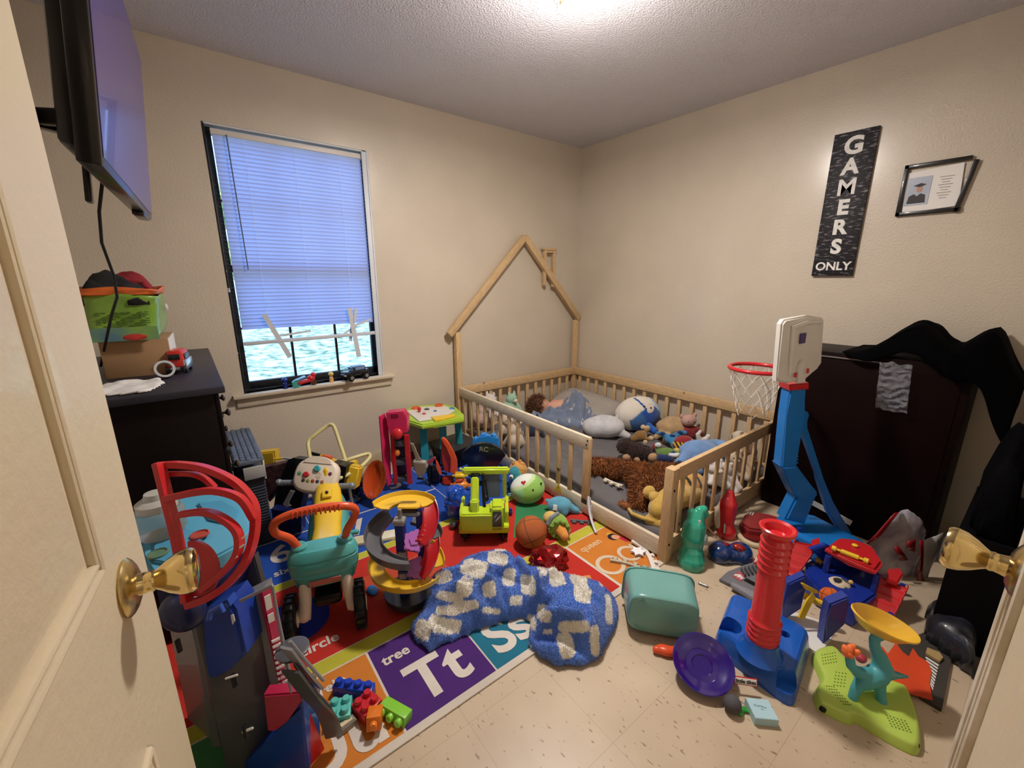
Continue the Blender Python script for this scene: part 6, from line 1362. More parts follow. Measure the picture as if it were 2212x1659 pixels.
sp3 = [(*buv(FL(x, y, .10)), rx*1.22/905, ry*1.25/905, rng.uniform(-.25, .25)) for x, y, rx, ry in spots]
def blc(p):
    n = noise.noise(p*22)*.30; U, V_ = buv(p)
    for x, y, a, b, r in sp3:
        dx, dy = U-x, V_-y; u = dx*math.cos(r)+dy*math.sin(r); v = dy*math.cos(r)-dx*math.sin(r)
        if (u/a)**4+(v/b)**4 < 1+n*2: return cb1
    return cb0
ol = [FL(x, y, z) for x, y, z in ((885, 1372, .0), (925, 1418, .0), (960, 1400, .0), (1020, 1372, .0), (1080, 1350, .0), (1130, 1335, .01), (1146, 1352, .0), (1140, 1400, .0), (1165, 1420, .0), (1205, 1452, .0), (1250, 1448, .0), (1300, 1425, .0), (1325, 1370, .0), (1338, 1320, .03), (1328, 1280, .05), (1290, 1245, .07), (1225, 1222, .08), (1180, 1212, .09), (1150, 1200, .10), (1100, 1176, .11), (1050, 1170, .12), (1000, 1180, .12), (975, 1200, .10), (940, 1240, .06), (918, 1280, .03), (925, 1320, .0))]
fl_ = [(p_.x, p_.y, q_.x, q_.y, .016, h_) for p_, q_, h_ in [(FL(a, b, .1), FL(c, d, .1), h) for a, b, c, d, h in ((960, 1310, 1060, 1280, .035), (1050, 1220, 1090, 1290, -.04), (1215, 1330, 1300, 1350, .03), (1230, 1230, 1270, 1300, -.03), (1180, 1340, 1250, 1350, .035), (1190, 1430, 1240, 1390, -.04), (990, 1270, 1080, 1310, -.035), (1280, 1330, 1290, 1420, .025))]]
for (a, b, wd, h) in (((930, 1290), (1120, 1330), .018, .045), ((940, 1250), (1100, 1230), .018, .05), ((1000, 1215), (1150, 1260), .016, -.05), ((1120, 1210), (1170, 1290), .014, .05), ((1150, 1290), (1200, 1240), .014, .05), ((1130, 1300), (1180, 1300), .016, -.08), ((1160, 1350), (1320, 1400), .014, -.05), ((1165, 1330), (1310, 1370), .018, .035), ((1170, 1400), (1270, 1440), .016, .03), ((945, 1330), (1100, 1345), .012, -.05), ((900, 1390), (940, 1350), .014, .04), ((925, 1350), (940, 1410), .010, -.04), ((1200, 1270), (1300, 1300), .018, .025), ((1000, 1190), (1100, 1200), .018, .035), ((1145, 1380), (1200, 1430), .012, -.04)):
    p, q = FL(a[0], a[1], .1), FL(b[0], b[1], .1); fl_.append((p.x, p.y, q.x, q.y, wd, h))
b1, b2 = FL(1040, 1255, .15), FL(1245, 1310, .1)
heapo = heap('fluffy_blanket', vcolmat('sherpa', .95, .5, 160, sheen=.5), [(p.x, p.y) for p in ol], .080, cell=.0075, edge=.085, bumps=[(b1.x, b1.y, .11, .075), (b2.x, b2.y, .11, .045)], folds=fl_, nz=.028, ns=5, z0=.008, color=blc, seed=6, vox=.0055, fuzz=(60000, .0075, .0024, 1.0, .1, 5))
tag(heapo, 'fluffy blue blanket with white spots crumpled on the rug and tile floor', 'blanket')
# --- building bricks ---
def brick(label, a, b, n, col, rows=1, h=.038, roll=0, z=.007, cell=.033, lift=0.):
    P, Q2 = FL(a[0], a[1], z+h*.6), FL(b[0], b[1], z+h*.6); d = (Q2-P); ang = math.degrees(math.atan2(d.y, d.x)); c = (P+Q2)/2
    t = thing('toy_brick', label, 'building brick', (c.x, c.y, z+(h/2 if abs(roll) < 45 else cell*rows/2)+lift), (roll, 0, ang), 'plastic building bricks on the rug')
    m = plastic(col, .3); bm = bm_new(); add_box(bm, (0, 0, 0), (cell*n, cell*rows, h), bev=.0022); finish('brick_body', bm, m, t)
    for i in range(n):
        for j in range(rows):
            bm = bm_new(); add_lathe(bm, [(.0115, -.002), (.0115, .012), (.0095, .0145), (0, .0145)], 20, ((i-(n-1)/2)*cell, (j-(rows-1)/2)*cell, h/2)); finish('stud', bm, m, t)
    return t
brick('long blue four-stud plastic brick on the orange rug block', (724, 1482), (806, 1492), 4, '1D3FB8')
brick('red two-stud plastic brick in the middle of the small brick pile', (772, 1545), (812, 1505), 2, 'C4222E', rows=2)
brick('square teal four-stud plastic brick left of the red brick', (718, 1540), (752, 1532), 2, '5BBFB4', rows=2)
brick('lime green plastic brick on its side with studs facing the camera', (822, 1515), (888, 1553), 3, '84CC3C', roll=80)
t = brick('orange curved plastic brick leaning on the front of the pile', (795, 1555), (825, 1550), 1, 'E07A1E', rows=1, h=.05, roll=75, cell=.042, lift=.012)
tag(finish('paper_scrap', slab_bm([(668, 1482), (676, 1448), (692, 1488), (690, 1500)], DP(680, 1500)-.01, .001, 0), mat('paper_cream', 'E4DCC6', .7)), 'small cream paper triangle standing on the lime stripe of the rug', 'paper')
tg = rootat('grey_ramp_end', 'grey plastic toy ramp end with a cream inset beside the teal brick', 'toy track', FL(745, 1580, .007))
slabz('ramp', [(725, 1565), (762, 1540), (770, 1552), (735, 1580)], .007, .03, plastic('8C867C', .4), tg); slabz('inset', [(733, 1565), (758, 1548), (762, 1553), (738, 1571)], .03, .032, plastic('D8CCA8', .5), tg)
# ================= toys at the right =================
# --- basketball hoop ---
BLH = plastic('1F78C8', .35); hp = rootat('toy_basketball_hoop', 'toy basketball hoop with blue bent post, white backboard, red rim and white net', 'basketball hoop', FL(1725, 1125, .0))
hh = HF(1717, 1128, .03)-.14
slabz('base', [(1672, 1118), (1700, 1100), (1760, 1112), (1866, 1166), (1866, 1186), (1790, 1200), (1690, 1166), (1676, 1136)], .0, .055, BLH, hp, bev=.012)
slabv('post_foot', [(1727, 1062), (1766, 1066), (1764, 1076), (1740, 1134), (1696, 1124)], hh, .07, BLH, hp, bev=.01)
slabv('post_elbow', [(1687, 1008), (1722, 1006), (1764, 1062), (1768, 1070), (1760, 1082), (1722, 1078), (1716, 1068)], hh-.005, .075, BLH, hp, bev=.01)
slabv('post', [(1708, 838), (1743, 838), (1738, 900), (1722, 1010), (1688, 1010), (1699, 900)], hh, .065, BLH, hp, bev=.008)
for y in (984, 991, 998): pxtube('post_ridge', [(1689.5, y+1, DP(1717, 1128, .03)-.12), (1724, y+2, DP(1717, 1128, .03)-.12)], .0025, BLH, hp)
st_ = slabv('strut', [(1738, 892), (1747, 891), (1749, 899), (1742, 910), (1742, 925), (1776, 1025), (1778, 1032), (1800, 1085), (1845, 1160), (1823, 1162), (1790, 1108), (1768, 1038), (1766, 1025), (1733, 932), (1730, 918), (1735, 905)], hh+.05, .03, BLH, hp, bev=.004)
slabv('collar', [(1706, 831), (1748, 827), (1748, 841), (1707, 844)], hh-.012, .085, REDP, hp, bev=.004)
WB = plastic('D9D6CF', .4); hb_ = hh-.02
slabv('backboard', [(1703, 829, hb_-.02), (1680, 824, hb_-.04), (1680, 815, hb_-.04), (1690, 700, hb_-.04), (1697, 690, hb_-.03), (1748, 681, hb_), (1778, 686, hb_+.04), (1783, 692, hb_+.04), (1776, 785, hb_+.04), (1765, 799, hb_+.03), (1743, 819, hb_)], hb_, .028, WB, hp, bev=.008)
slabv('backboard_rim', [(1703, 812, hb_-.03), (1712, 704, hb_-.03), (1748, 692, hb_-.01), (1776, 694, hb_+.03), (1777, 699, hb_+.03), (1750, 698, hb_-.01), (1718, 709, hb_-.03), (1709, 812, hb_-.03)], hb_, .006, WB, hp, bev=.002)
slabv('badge', [(1730, 721, hb_-.014), (1743, 719, hb_-.008), (1740, 741, hb_-.008), (1728, 743, hb_-.014)], hb_, .004, plastic('4A3A6E'), hp, bev=.001)
slabv('bracket', [(1732, 780, hb_-.02), (1740, 778, hb_-.015), (1741, 826, hb_-.015), (1722, 828, hb_-.02), (1724, 795, hb_-.02)], hb_, .012, WB, hp, bev=.003)
for x, y in ((1719, 810), (1745, 801)):
    bm = bm_new(); boxc(bm, AH(x, y, hb_-.025), (.009, .022, .008), roll=-8, bev=.001); fw('red_pin', bm, REDP, hp)
dr_ = DP(1717, 1128, .03)-.16; rc = AT(1636, 796, dr_+.05); rr = .130
bm = bm_new(); add_tube(bm, [rc+Vector((rr*math.cos(t), rr*math.sin(t), 0)) for t in [2*PI*k/48 for k in range(48)]], .0105, 12, True); 
ra = AT(1688, 802, dr_); add_tube(bm, [rc+(ra-rc).normalized()*rr*.95, ra], .012, 10); fw('rim', bm, REDP, hp)
NET = mat('net_cord', 'DAD6CE', .7); bm = bm_new(); nk = 12; lv = []
for j in range(6):
    r = rr*(1-.085*j); z = -.012-.042*j; lv.append([rc+Vector((r*math.cos(2*PI*(k+.5*(j % 2))/nk), r*math.sin(2*PI*(k+.5*(j % 2))/nk), z+.008*noise.noise(Vector((k, j, 2))))) for k in range(nk)])
for j in range(5):
    for k in range(nk):
        k2 = (k+1) % nk if j % 2 else (k-1) % nk
        add_tube(bm, [lv[j][k], lv[j+1][k]], .0016, 5, caps=False); add_tube(bm, [lv[j][k], lv[j+1][k2]], .0016, 5, caps=False)
for k in range(0, nk, 2):
    a, b = lv[5][k], lv[5][(k+1) % nk]; add_tube(bm, [a, (a+b)/2-Vector((0, 0, .03)), b], .0016, 5, caps=False)
fw('net', bm, NET, hp)
# --- teal bin lying on its side ---
BIN = plastic('6FA59F', .3); bn = rootat('storage_bin', 'empty teal plastic storage bin tipped on its side on the tile floor', 'bin', FL(1430, 1372, 0))
d0 = DP(1432, 1372)-.045
bc = AT(1434, 1321, d0); px_ = d0/905; bw, bh = 73*px_, 47*px_
MB_ = CAMROT @ Euler((R_(14), R_(-10), R_(-5))).to_matrix()
def ring(c, rx, ry, e=5): return [c+MB_ @ Vector((p.x, p.y, 0)) for p in supell(Vector((0, 0, 0)), Vector((1, 0, 0)), Vector((0, 1, 0)), rx, ry, e, 40)]
away = MB_ @ Vector((0, 0, -1))
bm = loft([ring(bc+away*t, bw*f, bh*f) for t, f in ((0.0, .93), (.004, .98), (.012, 1.0), (.05, 1.02), (.14, 1.06), (.150, 1.06), (.150, 1.11), (.158, 1.11))])
vmin = min(v.co.z for v in bm.verts); 
for v in bm.verts: v.co.z -= vmin-.001 if abs(vmin) < .08 else 0
fw('bin_body', bm, BIN, bn)
zo = -(vmin-.001) if abs(vmin) < .08 else 0
for sx in (-1, 1):
    for sy in (-1, 1):
        bm = bm_new(); q = bc+Vector((0, 0, zo)); add_tube(bm, [q+MB_ @ Vector((sx*bw*(.62+.14*math.sin(t)), sy*bh*(.58+.16*math.cos(t)), .001)) for t in (0, .4, .8, 1.2, 1.57)], .0016, 6); fw('foot_ridge', bm, BIN, bn)
bm = bm_new()
for k in range(5): add_tube(bm, [bc+Vector((0, 0, zo))+MB_ @ Vector((-bw*.6+k*.008, bh*1.09, -.154)), bc+Vector((0, 0, zo))+MB_ @ Vector((-bw*.6+k*.008, bh*1.09+.010, -.154))], .0015, 5)
fw('rim_notches', bm, BIN, bn)
# --- purple plate, orange piece, ball, booklet ---
PUR = mat('purple_gloss', '2A1470', .16, coat=.8, var=.05)
pc_ = FL(1517, 1440, .045); bm = bm_new(); Mp = Matrix.Rotation(R_(22), 3, _rt) @ Matrix.Rotation(R_(-5), 3, _fw)
add_lathe(bm, [(0, -.010), (.030, -.010), (.034, -.006), (.050, -.007), (.054, -.003), (.072, -.001), (.086, .010), (.094, .014), (.097, .012), (.090, .006), (.074, -.006), (.056, -.010), (.035, -.014), (0, -.015)], 56, (0, 0, 0), Mp)
tag(finish('purple_plate', bm, PUR, loc=(pc_.x, pc_.y, .055)), 'glossy dark purple plastic plate in front of the teal bin', 'plate')
tag(blob('orange_cup', plastic('E0522A', .3), [('e', (0, 0, .015), (.022, .035, .016)), ('l', [(-.01, .03, .015), (.01, -.03, .012)], [.014, .018])], loc=FL(1436, 1412, .0), rot=(0, 0, 30), vox=.004), 'orange plastic scoop half hidden under the purple plate', 'toy piece')
bm = bm_new(); add_ell(bm, (0, 0, .026), .026, u=28, v=20); tag(finish('grey_ball', bm, mat('grey_rubber', '4E4C52', .8, var=.1, bump=.2), loc=FL(1580, 1535, 0)), 'small dark grey ball next to the purple plate', 'ball')
tag(blob('green_leaf_toy', plastic('2E9A3A', .4), [('l', [(0, 0, .006), (.03, .0, .006)], [.008, .006]), ('l', [(.0, .0, .006), (.0, .03, .008)], [.006, .005]), ('l', [(.02, 0, .006), (.03, -.018, .005)], .005)], loc=FL(1598, 1545, 0), vox=.003), 'tiny green plastic sprig beside the grey ball', 'toy piece')
bt_ = rootat('pale_blue_box', 'small pale blue rectangular box with fine print on the floor by the blue stand', 'box', FL(1645, 1545, 0))
slabz('carton', [(1610, 1506), (1659, 1511), (1683, 1556), (1632, 1551)], .0, .028, mat('pale_blue_card', 'A9CBD6', .55, var=.04), bt_, bev=.001)
q = FL(1642, 1526, .0285); M_ = Matrix.Translation(q-bt_.location) @ Matrix.Rotation(R_(-52), 4, 'Z')
text('print', 'MUSTELA', .0085, mat('ink_teal', '3E6A78', .6), bt_, M=M_, ext=.0002); text('print', 'lotion', .004, mat('ink_teal', '3E6A78', .6), bt_, M=Matrix.Translation(Vector((-.004, -.008, 0))) @ M_, ext=.0002)
tag(blob('nail_clipper', mat('clipper_metal', '8A8C92', .3, .8), [('l', [(0, 0, .005), (.035, 0, .005)], [.005, .005])], loc=FL(1510, 1262, 0), rot=(0, 0, -75), vox=.002), 'small black and silver clipper on the floor right of the teal bin', 'clipper')
# --- red column on blue stand ---
tb = rootat('toy_tee_stand', 'blue plastic toy stand with an upright ribbed red column', 'toy stand', (1.47, .43, 0))
BL2 = plastic('1C5AB8', .28)
def rr_poly(pts, r, n=5):
    out = []; m = len(pts)
    for i in range(m):
        p, a, b = Vector(pts[i]), Vector(pts[i-1]), Vector(pts[(i+1) % m]); u, v = (a-p).normalized(), (b-p).normalized()
        for k in range(n+1): t = k/n; out.append(p+u*r*(1-t)**2+v*r*t**2)
    return out
base0 = [FL(*p) for p in ((1537, 1402, 0), (1712, 1537, 0), (1752, 1398, 0), (1572, 1306, 0))]
b0 = rr_poly([(p.x, p.y) for p in base0], .045); cxy = Vector((sum(p.x for p in b0)/len(b0), sum(p.y for p in b0)/len(b0)))
def br(f, z): return [Vector((cxy.x+(p.x-cxy.x)*f, cxy.y+(p.y-cxy.y)*f, z)) for p in b0]
bm = loft([br(1.0, 0), br(1.0, .012), br(.97, .03), br(.93, .065), br(.89, .082), br(.82, .09)]); bs = fw('stand_base', bm, BL2, tb)
cax = FL(1643, 1398, .10)
cutters = []
for (x, y, r) in ((1576, 1352, .040), (1706, 1462, .034), (1695, 1372, .016)):
    p = FL(x, y, .085); bm = bm_new(); add_lathe(bm, [(0, -.05), (r, -.05), (r, .2), (0, .2)], 28, p); c = fw('cut', bm, BL2, tb); cutters.append(c)
    md = bs.modifiers.new('b', 'BOOLEAN'); md.operation = 'DIFFERENCE'; md.object = c; md.solver = 'EXACT'
bpy.context.view_layer.update(); bake(bs)
for c in cutters: bpy.data.objects.remove(c)
bs.data.polygons.foreach_set('use_smooth', [True]*len(bs.data.polygons)); bs.data.set_sharp_from_angle(angle=R_(35))
bm = bm_new(); add_lathe(bm, [(.074, .082), (.066, .092), (.057, .108), (.052, .125), (.050, .14), (.0, .14)], 40, (cax.x, cax.y, 0), cap=False); fw('cone_collar', bm, BL2, tb)
pr = []
zz = .125; R0_ = .0445
for k in range(5): pr += [(R0_, zz), (R0_+.006, zz+.006), (R0_+.0065, zz+.009), (R0_+.001, zz+.016)]; zz += .018
pr += [(R0_-.002, zz+.005), (R0_-.004, zz+.15)]; zz += .16
for k in range(5): pr += [(R0_-.006, zz), (R0_+.001, zz+.007), (R0_+.001, zz+.011), (R0_-.006, zz+.018)]; zz += .022
pr += [(R0_-.010, zz), (R0_+.0, zz+.012), (R0_+.008, zz+.024), (R0_+.009, zz+.030), (R0_+.004, zz+.033), (R0_-.006, zz+.028), (R0_-.014, zz+.006), (0, zz+.004)]
top_ = AH(1681, 1140, HF(1643, 1398, .10)+.02); tl = Vector((top_.x-cax.x, top_.y-cax.y, (zz+.02))); 
bm = bm_new(); add_lathe(bm, pr, 40, (0, 0, 0), cap=False)
kz = (top_.z)/(zz+.03)
for v in bm.verts: v.co.z = .125+(v.co.z-.125)*((top_.z-.125)/(zz+.03-.125)); t = (v.co.z-.125)/(top_.z-.125); v.co.x += cax.x+(top_.x-cax.x)*t; v.co.y += cax.y+(top_.y-cax.y)*t
fw('red_column', bm, plastic('CE2A30', .25), tb)
q = FL(1606, 1466, .040); Mt = (Matrix.Rotation(R_(-47), 3, 'Z') @ Matrix.Rotation(R_(62), 3, 'X'))
bm = bm_new(); add_box(bm, q-_fw*.012, (.072, .024, .003), Mt.to_euler(), bev=.006); fw('logo_border', bm, REDP, tb)
bm = bm_new(); add_box(bm, q-_fw*.0135, (.066, .018, .003), Mt.to_euler(), bev=.005); fw('logo_plate', bm, WHP, tb)
text('logo_lettering', 'little tikes', .0155, BLKP, tb, M=Matrix.Translation(q-_fw*.0155-tb.location) @ Mt.to_4x4(), ext=.0003, bold=.0004)
# --- dinosaur ring-toss style toy ---
GRN = plastic('B2CC58', .4); dn = rootat('dinosaur_toy', 'teal toy dinosaur balancing a yellow scoop on a wavy lime green base', 'toy dinosaur', FL(1870, 1520, 0))
ol2 = [(1762, 1412), (1788, 1405), (1808, 1414), (1830, 1440), (1860, 1462), (1920, 1480), (1955, 1495), (1968, 1520), (1982, 1560), (1988, 1600), (1981, 1632), (1938, 1617), (1875, 1580), (1848, 1563), (1830, 1566), (1790, 1547), (1764, 1531), (1756, 1500), (1770, 1476), (1757, 1441), (1753, 1424)]
P = catmull([FL(x, y, .0) for x, y in ol2], 4, True); c0 = sum((p for p in P), Vector())/len(P)
def sc_(f, z): return [Vector((c0.x+(p.x-c0.x)*f, c0.y+(p.y-c0.y)*f, z)) for p in P]
def inset(d, z):
    out = []; n = len(P); ar = sum(P[i].x*P[(i+1) % n].y-P[(i+1) % n].x*P[i].y for i in range(n))
    for i in range(n): t = (P[(i+1) % n]-P[i-1]).normalized(); nrm = Vector((-t.y, t.x, 0)) if ar > 0 else Vector((t.y, -t.x, 0)); out.append(Vector((P[i].x+nrm.x*d, P[i].y+nrm.y*d, z)))
    return out
bm = loft([inset(0, 0), inset(0, .006), inset(.004, .012), inset(.006, .026), inset(.012, .032), inset(.016, .033)]); fw('wavy_base', bm, GRN, dn)
HOLE = mat('hole_green_dark', '5E7A1E', .7)
for (x0, y0, dx, dy, ex, ey, nx, ny) in ((1776, 1415, 5.5, -1, 1, 6.5, 6, 4), (1806, 1452, 7, 1.0, -1, 7, 4, 5), (1786, 1482, 5, .5, 6, 6.5, 4, 7), (1915, 1545, 8, 2.5, 3, 6, 6, 5)):
    bm = bm_new()
    for i in range(nx):
        for j in range(ny):
            q = FL(x0+dx*i+ex*j, y0+dy*i+ey*j, .0335); add_lathe(bm, [(0, 0), (.0022, 0), (.0022, .0006), (0, .0006)], 8, q)
    fw('perforation_field', bm, HOLE, dn)
for x, y in ((1775, 1530), (1975, 1606)):
    bm = bm_new(); boxc(bm, FL(x, y, .016)-_fw*.004, (.016, .014, .012), roll=-25, bev=.002); fw('side_slot', bm, BLKP, dn)
DT = mat('dino_teal', '4AA0A8', .4, sss=.05, coat=.2, var=.04)
dd = DP(1870, 1510, .03)
def AD(x, y, k=0.): return AT(x, y, dd+k)-dn.location
blob('dinosaur_body', DT, [('l', [AD(1842, 1508, .0), AD(1848, 1490, .0), AD(1865, 1470)], [.014, .015, .022]), ('l', [AD(1905, 1522, -.01), AD(1902, 1500, -.005), AD(1898, 1478)], [.015, .014, .020]), ('l', [AD(1858, 1515, .05), AD(1868, 1490, .04)], [.012, .014]), ('l', [AD(1866, 1472), AD(1895, 1458), AD(1908, 1446)], [.026, .032, .028]),
    ('l', [AD(1908, 1446), AD(1900, 1420), AD(1890, 1398), AD(1888, 1380)], [.028, .022, .016, .014]), ('e', AD(1898, 1372), (.022, .018, .014)), ('l', [AD(1915, 1455), AD(1935, 1458, .01), AD(1962, 1462, .02)], [.020, .012, .004]), ('l', [AD(1878, 1455), AD(1852, 1452, -.01), AD(1838, 1438, -.01), AD(1836, 1424, -.01)], [.020, .017, .014, .014])], dn, vox=.004, sm=4)
bm = bm_new(); ctr = AT(1836, 1420, dd-.01); 
for k in range(7):
    a = 2*PI*k/7; q = ctr+CAMROT @ Vector((.014*math.cos(a), .018+.010*math.sin(a), .006*math.cos(3*a))); vs_ = add_ell(bm, q, (.010, .010, .016), (30*math.cos(a), 30*math.sin(a), 0), 12, 8)
fw('orange_flower', bm, plastic('F0763A', .5), dn)
bm = bm_new(); ellc(bm, AT(1860, 1422, dd+.02), (.016, .014, .014)); fw('red_ball', bm, plastic('B23A4A'), dn)
# scoop
scc = AT(1910, 1348, dd+.01); Ms = CAMROT @ Euler((R_(-62), 0, 0)).to_matrix(); Ms = CAMROT @ Matrix.Rotation(R_(-21), 3, 'Z') @ Euler((R_(-68), 0, 0)).to_matrix()
bm = bm_new(); prof = [(r*1.28, z*1.15) for r, z in ((0, -.036), (.035, -.034), (.060, -.022), (.078, -.002), (.086, .004), (.084, .008), (.072, .0), (.055, -.018), (.033, -.028), (0, -.030))]
add_lathe(bm, prof, 48, (0, 0, 0), cap=False)
for v in bm.verts: v.co = scc+Ms @ Vector((v.co.x*1.0, v.co.y*.55, v.co.z))
fw('yellow_scoop', bm, plastic('E8B93A', .35), dn)
# orange paper with a jagged edge, dark striped track
of = rootat('orange_splash_sheet', 'thin orange sheet with jagged edges behind the toy dinosaur', 'sheet', FL(1960, 1450, 0))
slabz('sheet', [(1905, 1395), (1918, 1412), (1935, 1388), (1950, 1408), (1963, 1418), (1972, 1400), (1985, 1418), (2005, 1430), (2012, 1450), (2008, 1475), (2015, 1512), (1960, 1495), (1915, 1492), (1900, 1440)], .016, .020, mat('orange_translucent', 'E0502A', .45, trans=.15, var=.08), of, bev=0)
dt = rootat('dark_track_board', 'dark grey board with white crosswalk stripes by the right door edge', 'board', FL(2020, 1430, 0))
slabz('board', [(1940, 1388), (2010, 1360), (2060, 1400), (2045, 1480), (2035, 1532), (1990, 1505), (1930, 1440)], .002, .014, mat('board_dark', '3C3833', .7, var=.1), dt, bev=.001)
for k in range(9): slabz('stripe', [(2000+k*1.2, 1418+k*7), (2028-k*1.5, 1436+k*6.5), (2027-k*1.5, 1439+k*6.5), (1999+k*1.2, 1421+k*7)], .014, .0155, WHP, dt, bev=0)
slabz('wood_piece', [(2003, 1398), (2030, 1408), (2038, 1420), (2030, 1428), (2000, 1410)], .014, .024, mat('raw_wood_bit', 'A8905E', .7, var=.1), dt, bev=.001)
# --- blue and red ramp playset ---
ps = rootat('ramp_playset', 'blue toy playset with a red roof, two stepped red ramps and yellow bar', 'toy playset', FL(1830, 1290, 0))
BLD = plastic('16308E', .35); RDD = plastic('C0242A', .3); hq = HF(1860, 1300, 0)
slabz('blue_body', [(1740, 1215), (1790, 1185), (1895, 1235), (1893, 1285), (1850, 1315), (1770, 1270), (1742, 1240)], .0, .09, BLD, ps, bev=.008)
slabv('blue_back', [(1752, 1188), (1785, 1178), (1898, 1228), (1896, 1262), (1780, 1215)], hq+.10, .02, BLD, ps, bev=.004)
slabz('roof', [(1783, 1182), (1812, 1160), (1849, 1164), (1887, 1180), (1908, 1214), (1894, 1232), (1836, 1208)], .17, .20, RDD, ps, bev=.01)
bm = bm_new(); a, b = FL(1797, 1183, .21), FL(1876, 1213, .21); add_tube(bm, [a, a.lerp(b, .12), a.lerp(b, .13), a.lerp(b, .25), a.lerp(b, .26), a.lerp(b, .74), a.lerp(b, .75), a.lerp(b, .87), a.lerp(b, .88), b], [.011, .011, .005, .005, .010, .010, .005, .005, .011, .011], 14); fw('yellow_bar', bm, YELP, ps)
bm = bm_new(); add_ell(bm, FL(1847, 1178, .205), (.012, .012, .006)); fw('yellow_dot', bm, YELP, ps)
for x, y in ((1790, 1200), (1895, 1240), (1888, 1195)):
    bm = bm_new(); q = FL(x, y, .17); add_tube(bm, [q, Vector((q.x, q.y, .0))], .012, 10); fw('roof_post', bm, BLD, ps)
def ramp(a0, a1, b0, b1, n, z0, z1):
    """stepped ramp: top edge a0-a1 at z0, bottom edge b0-b1 at z1"""
    bm = bm_new(); A0, A1, B0, B1 = FL(*a0, z0), FL(*a1, z0), FL(*b0, z1), FL(*b1, z1); rows = []
    for k in range(n*4+1):
        t = k/(n*4); s = -.006*abs(math.sin(t*n*PI)); rows.append([A0.lerp(B0, t)+Vector((0, 0, s)), A1.lerp(B1, t)+Vector((0, 0, s))])
    V = [[bm.verts.new(r[0]+Vector((0, 0, .014))), bm.verts.new(r[0]), bm.verts.new(r[1]), bm.verts.new(r[1]+Vector((0, 0, .014)))] for r in rows]
    for p, q in zip(V, V[1:]):
        for j in range(3): bm.faces.new((p[j], p[j+1], q[j+1], q[j]))
    return bm
fw('left_ramp', ramp((1716, 1168), (1768, 1180), (1684, 1235), (1718, 1250), 4, .17, .05), RDD, ps, mods=[('SOLIDIFY', dict(thickness=.005))])
fw('right_ramp', ramp((1903, 1245), (1962, 1272), (1860, 1308), (1932, 1332), 4, .12, .04), RDD, ps, mods=[('SOLIDIFY', dict(thickness=.005))])
slabz('ramp_tip', [(1918, 1228), (1944, 1226), (1952, 1240), (1940, 1258), (1915, 1250)], .12, .14, RDD, ps, bev=.004)
slabz('blue_link', [(1706, 1150), (1712, 1142), (1762, 1165), (1758, 1176)], .15, .17, BLH, ps); slabz('red_link', [(1752, 1166), (1770, 1160), (1772, 1176), (1756, 1182)], .15, .185, RDD, ps)
for (x, y) in ((1700, 1245), (1720, 1175), (1925, 1325), (1950, 1262)):
    q = FL(x, y, .05); bm = bm_new(); add_tube(bm, [Vector((q.x, q.y, .14 if y < 1180 else .05)), Vector((q.x, q.y, 0))], .010, 8); fw('ramp_leg', bm, BLD, ps)
slabv('gate_post', [(1703, 1262), (1741, 1244), (1744, 1262), (1732, 1316), (1692, 1342), (1694, 1310)], HF(1700, 1342), .03, BLD, ps, bev=.005)
slabv('gate_post', [(1794, 1306), (1834, 1290), (1836, 1310), (1826, 1350), (1779, 1394), (1786, 1340)], HF(1782, 1394), .035, BLD, ps, bev=.005)
dg_ = DP(1740, 1342)-.02
bm = bm_new(); add_tube(bm, [AT(1738, 1287, dg_), AT(1800, 1316, dg_-.03)], [.012, .013], 14); add_ell(bm, AT(1738, 1287, dg_), .014); fw('yellow_axle', bm, YELP, ps)
slabv('yellow_blade', [(1731, 1261), (1736, 1261), (1768, 1278), (1770, 1283), (1758, 1282), (1738, 1272)], HF(1745, 1342)-.03, .006, YELP, ps, bev=.001)
bm = bm_new(); add_tube(bm, catmull([AT(1757, 1285, dg_-.02), AT(1748, 1298, dg_-.03), AT(1738, 1318, dg_-.03), AT(1730, 1336, dg_-.03)], 4), 0, flat=(.022, .008), up=_fw); fw('yellow_hook', bm, YELP, ps)
q = FL(1795, 1300, .09); bm = bm_new(); add_ell(bm, (0, 0, 0), .037, u=40, v=28); tag(finish('small_basketball', bm, ball_mat('orange_mini_ball', 'E06A2A', '3A1C10', .05, .03), angle=180, loc=AT(1793, 1290, dg_+.05), rot=(30, 20, 60)), 'small bright orange toy basketball held in the blue playset', 'ball')
def socc(p):
    for c in ((.0, -.85, .5), (-.75, -.55, .15), (.55, -.6, -.35), (.45, .1, .85), (-.3, .1, .95), (0, .9, 0), (.9, .2, .1)):
        if (p-Vector(c).normalized()).length < .36: return '17161A'
    return 'CFC0A4'
sc = painted_egg('plush_football', 'cream and black plush soccer ball with tiny ears behind the orange ball', 'plush toy', tuple(AT(1811, 1270, dg_+.11)), (.046, .044, .044), (10, 0, -38), socc, [('ear', 'D8B45A', [('e', (.03, -.01, .045), .010)])], n=32)
yt = rootat('yellow_small_toy', 'small yellow and navy toy lying at the back of the blue playset', 'toy', FL(1768, 1218, .09))
bm = bm_new(); boxc(bm, AT(1771, 1210, DP(1768, 1218, .09)), (.045, .03, .03), roll=25, bev=.012); fw('yellow_body', bm, plastic('C9A03A'), yt); bm = bm_new(); ellc(bm, AT(1756, 1220, DP(1768, 1218, .09)), (.020, .016, .016)); fw('navy_wheel', bm, NAVY, yt)
pq = FL(1730, 1360, .001); pz = [FL(x, y, .003)-pq for x, y in ((1668, 1322), (1700, 1318), (1740, 1330), (1800, 1350), (1795, 1385), (1766, 1411), (1735, 1392), (1690, 1374))]
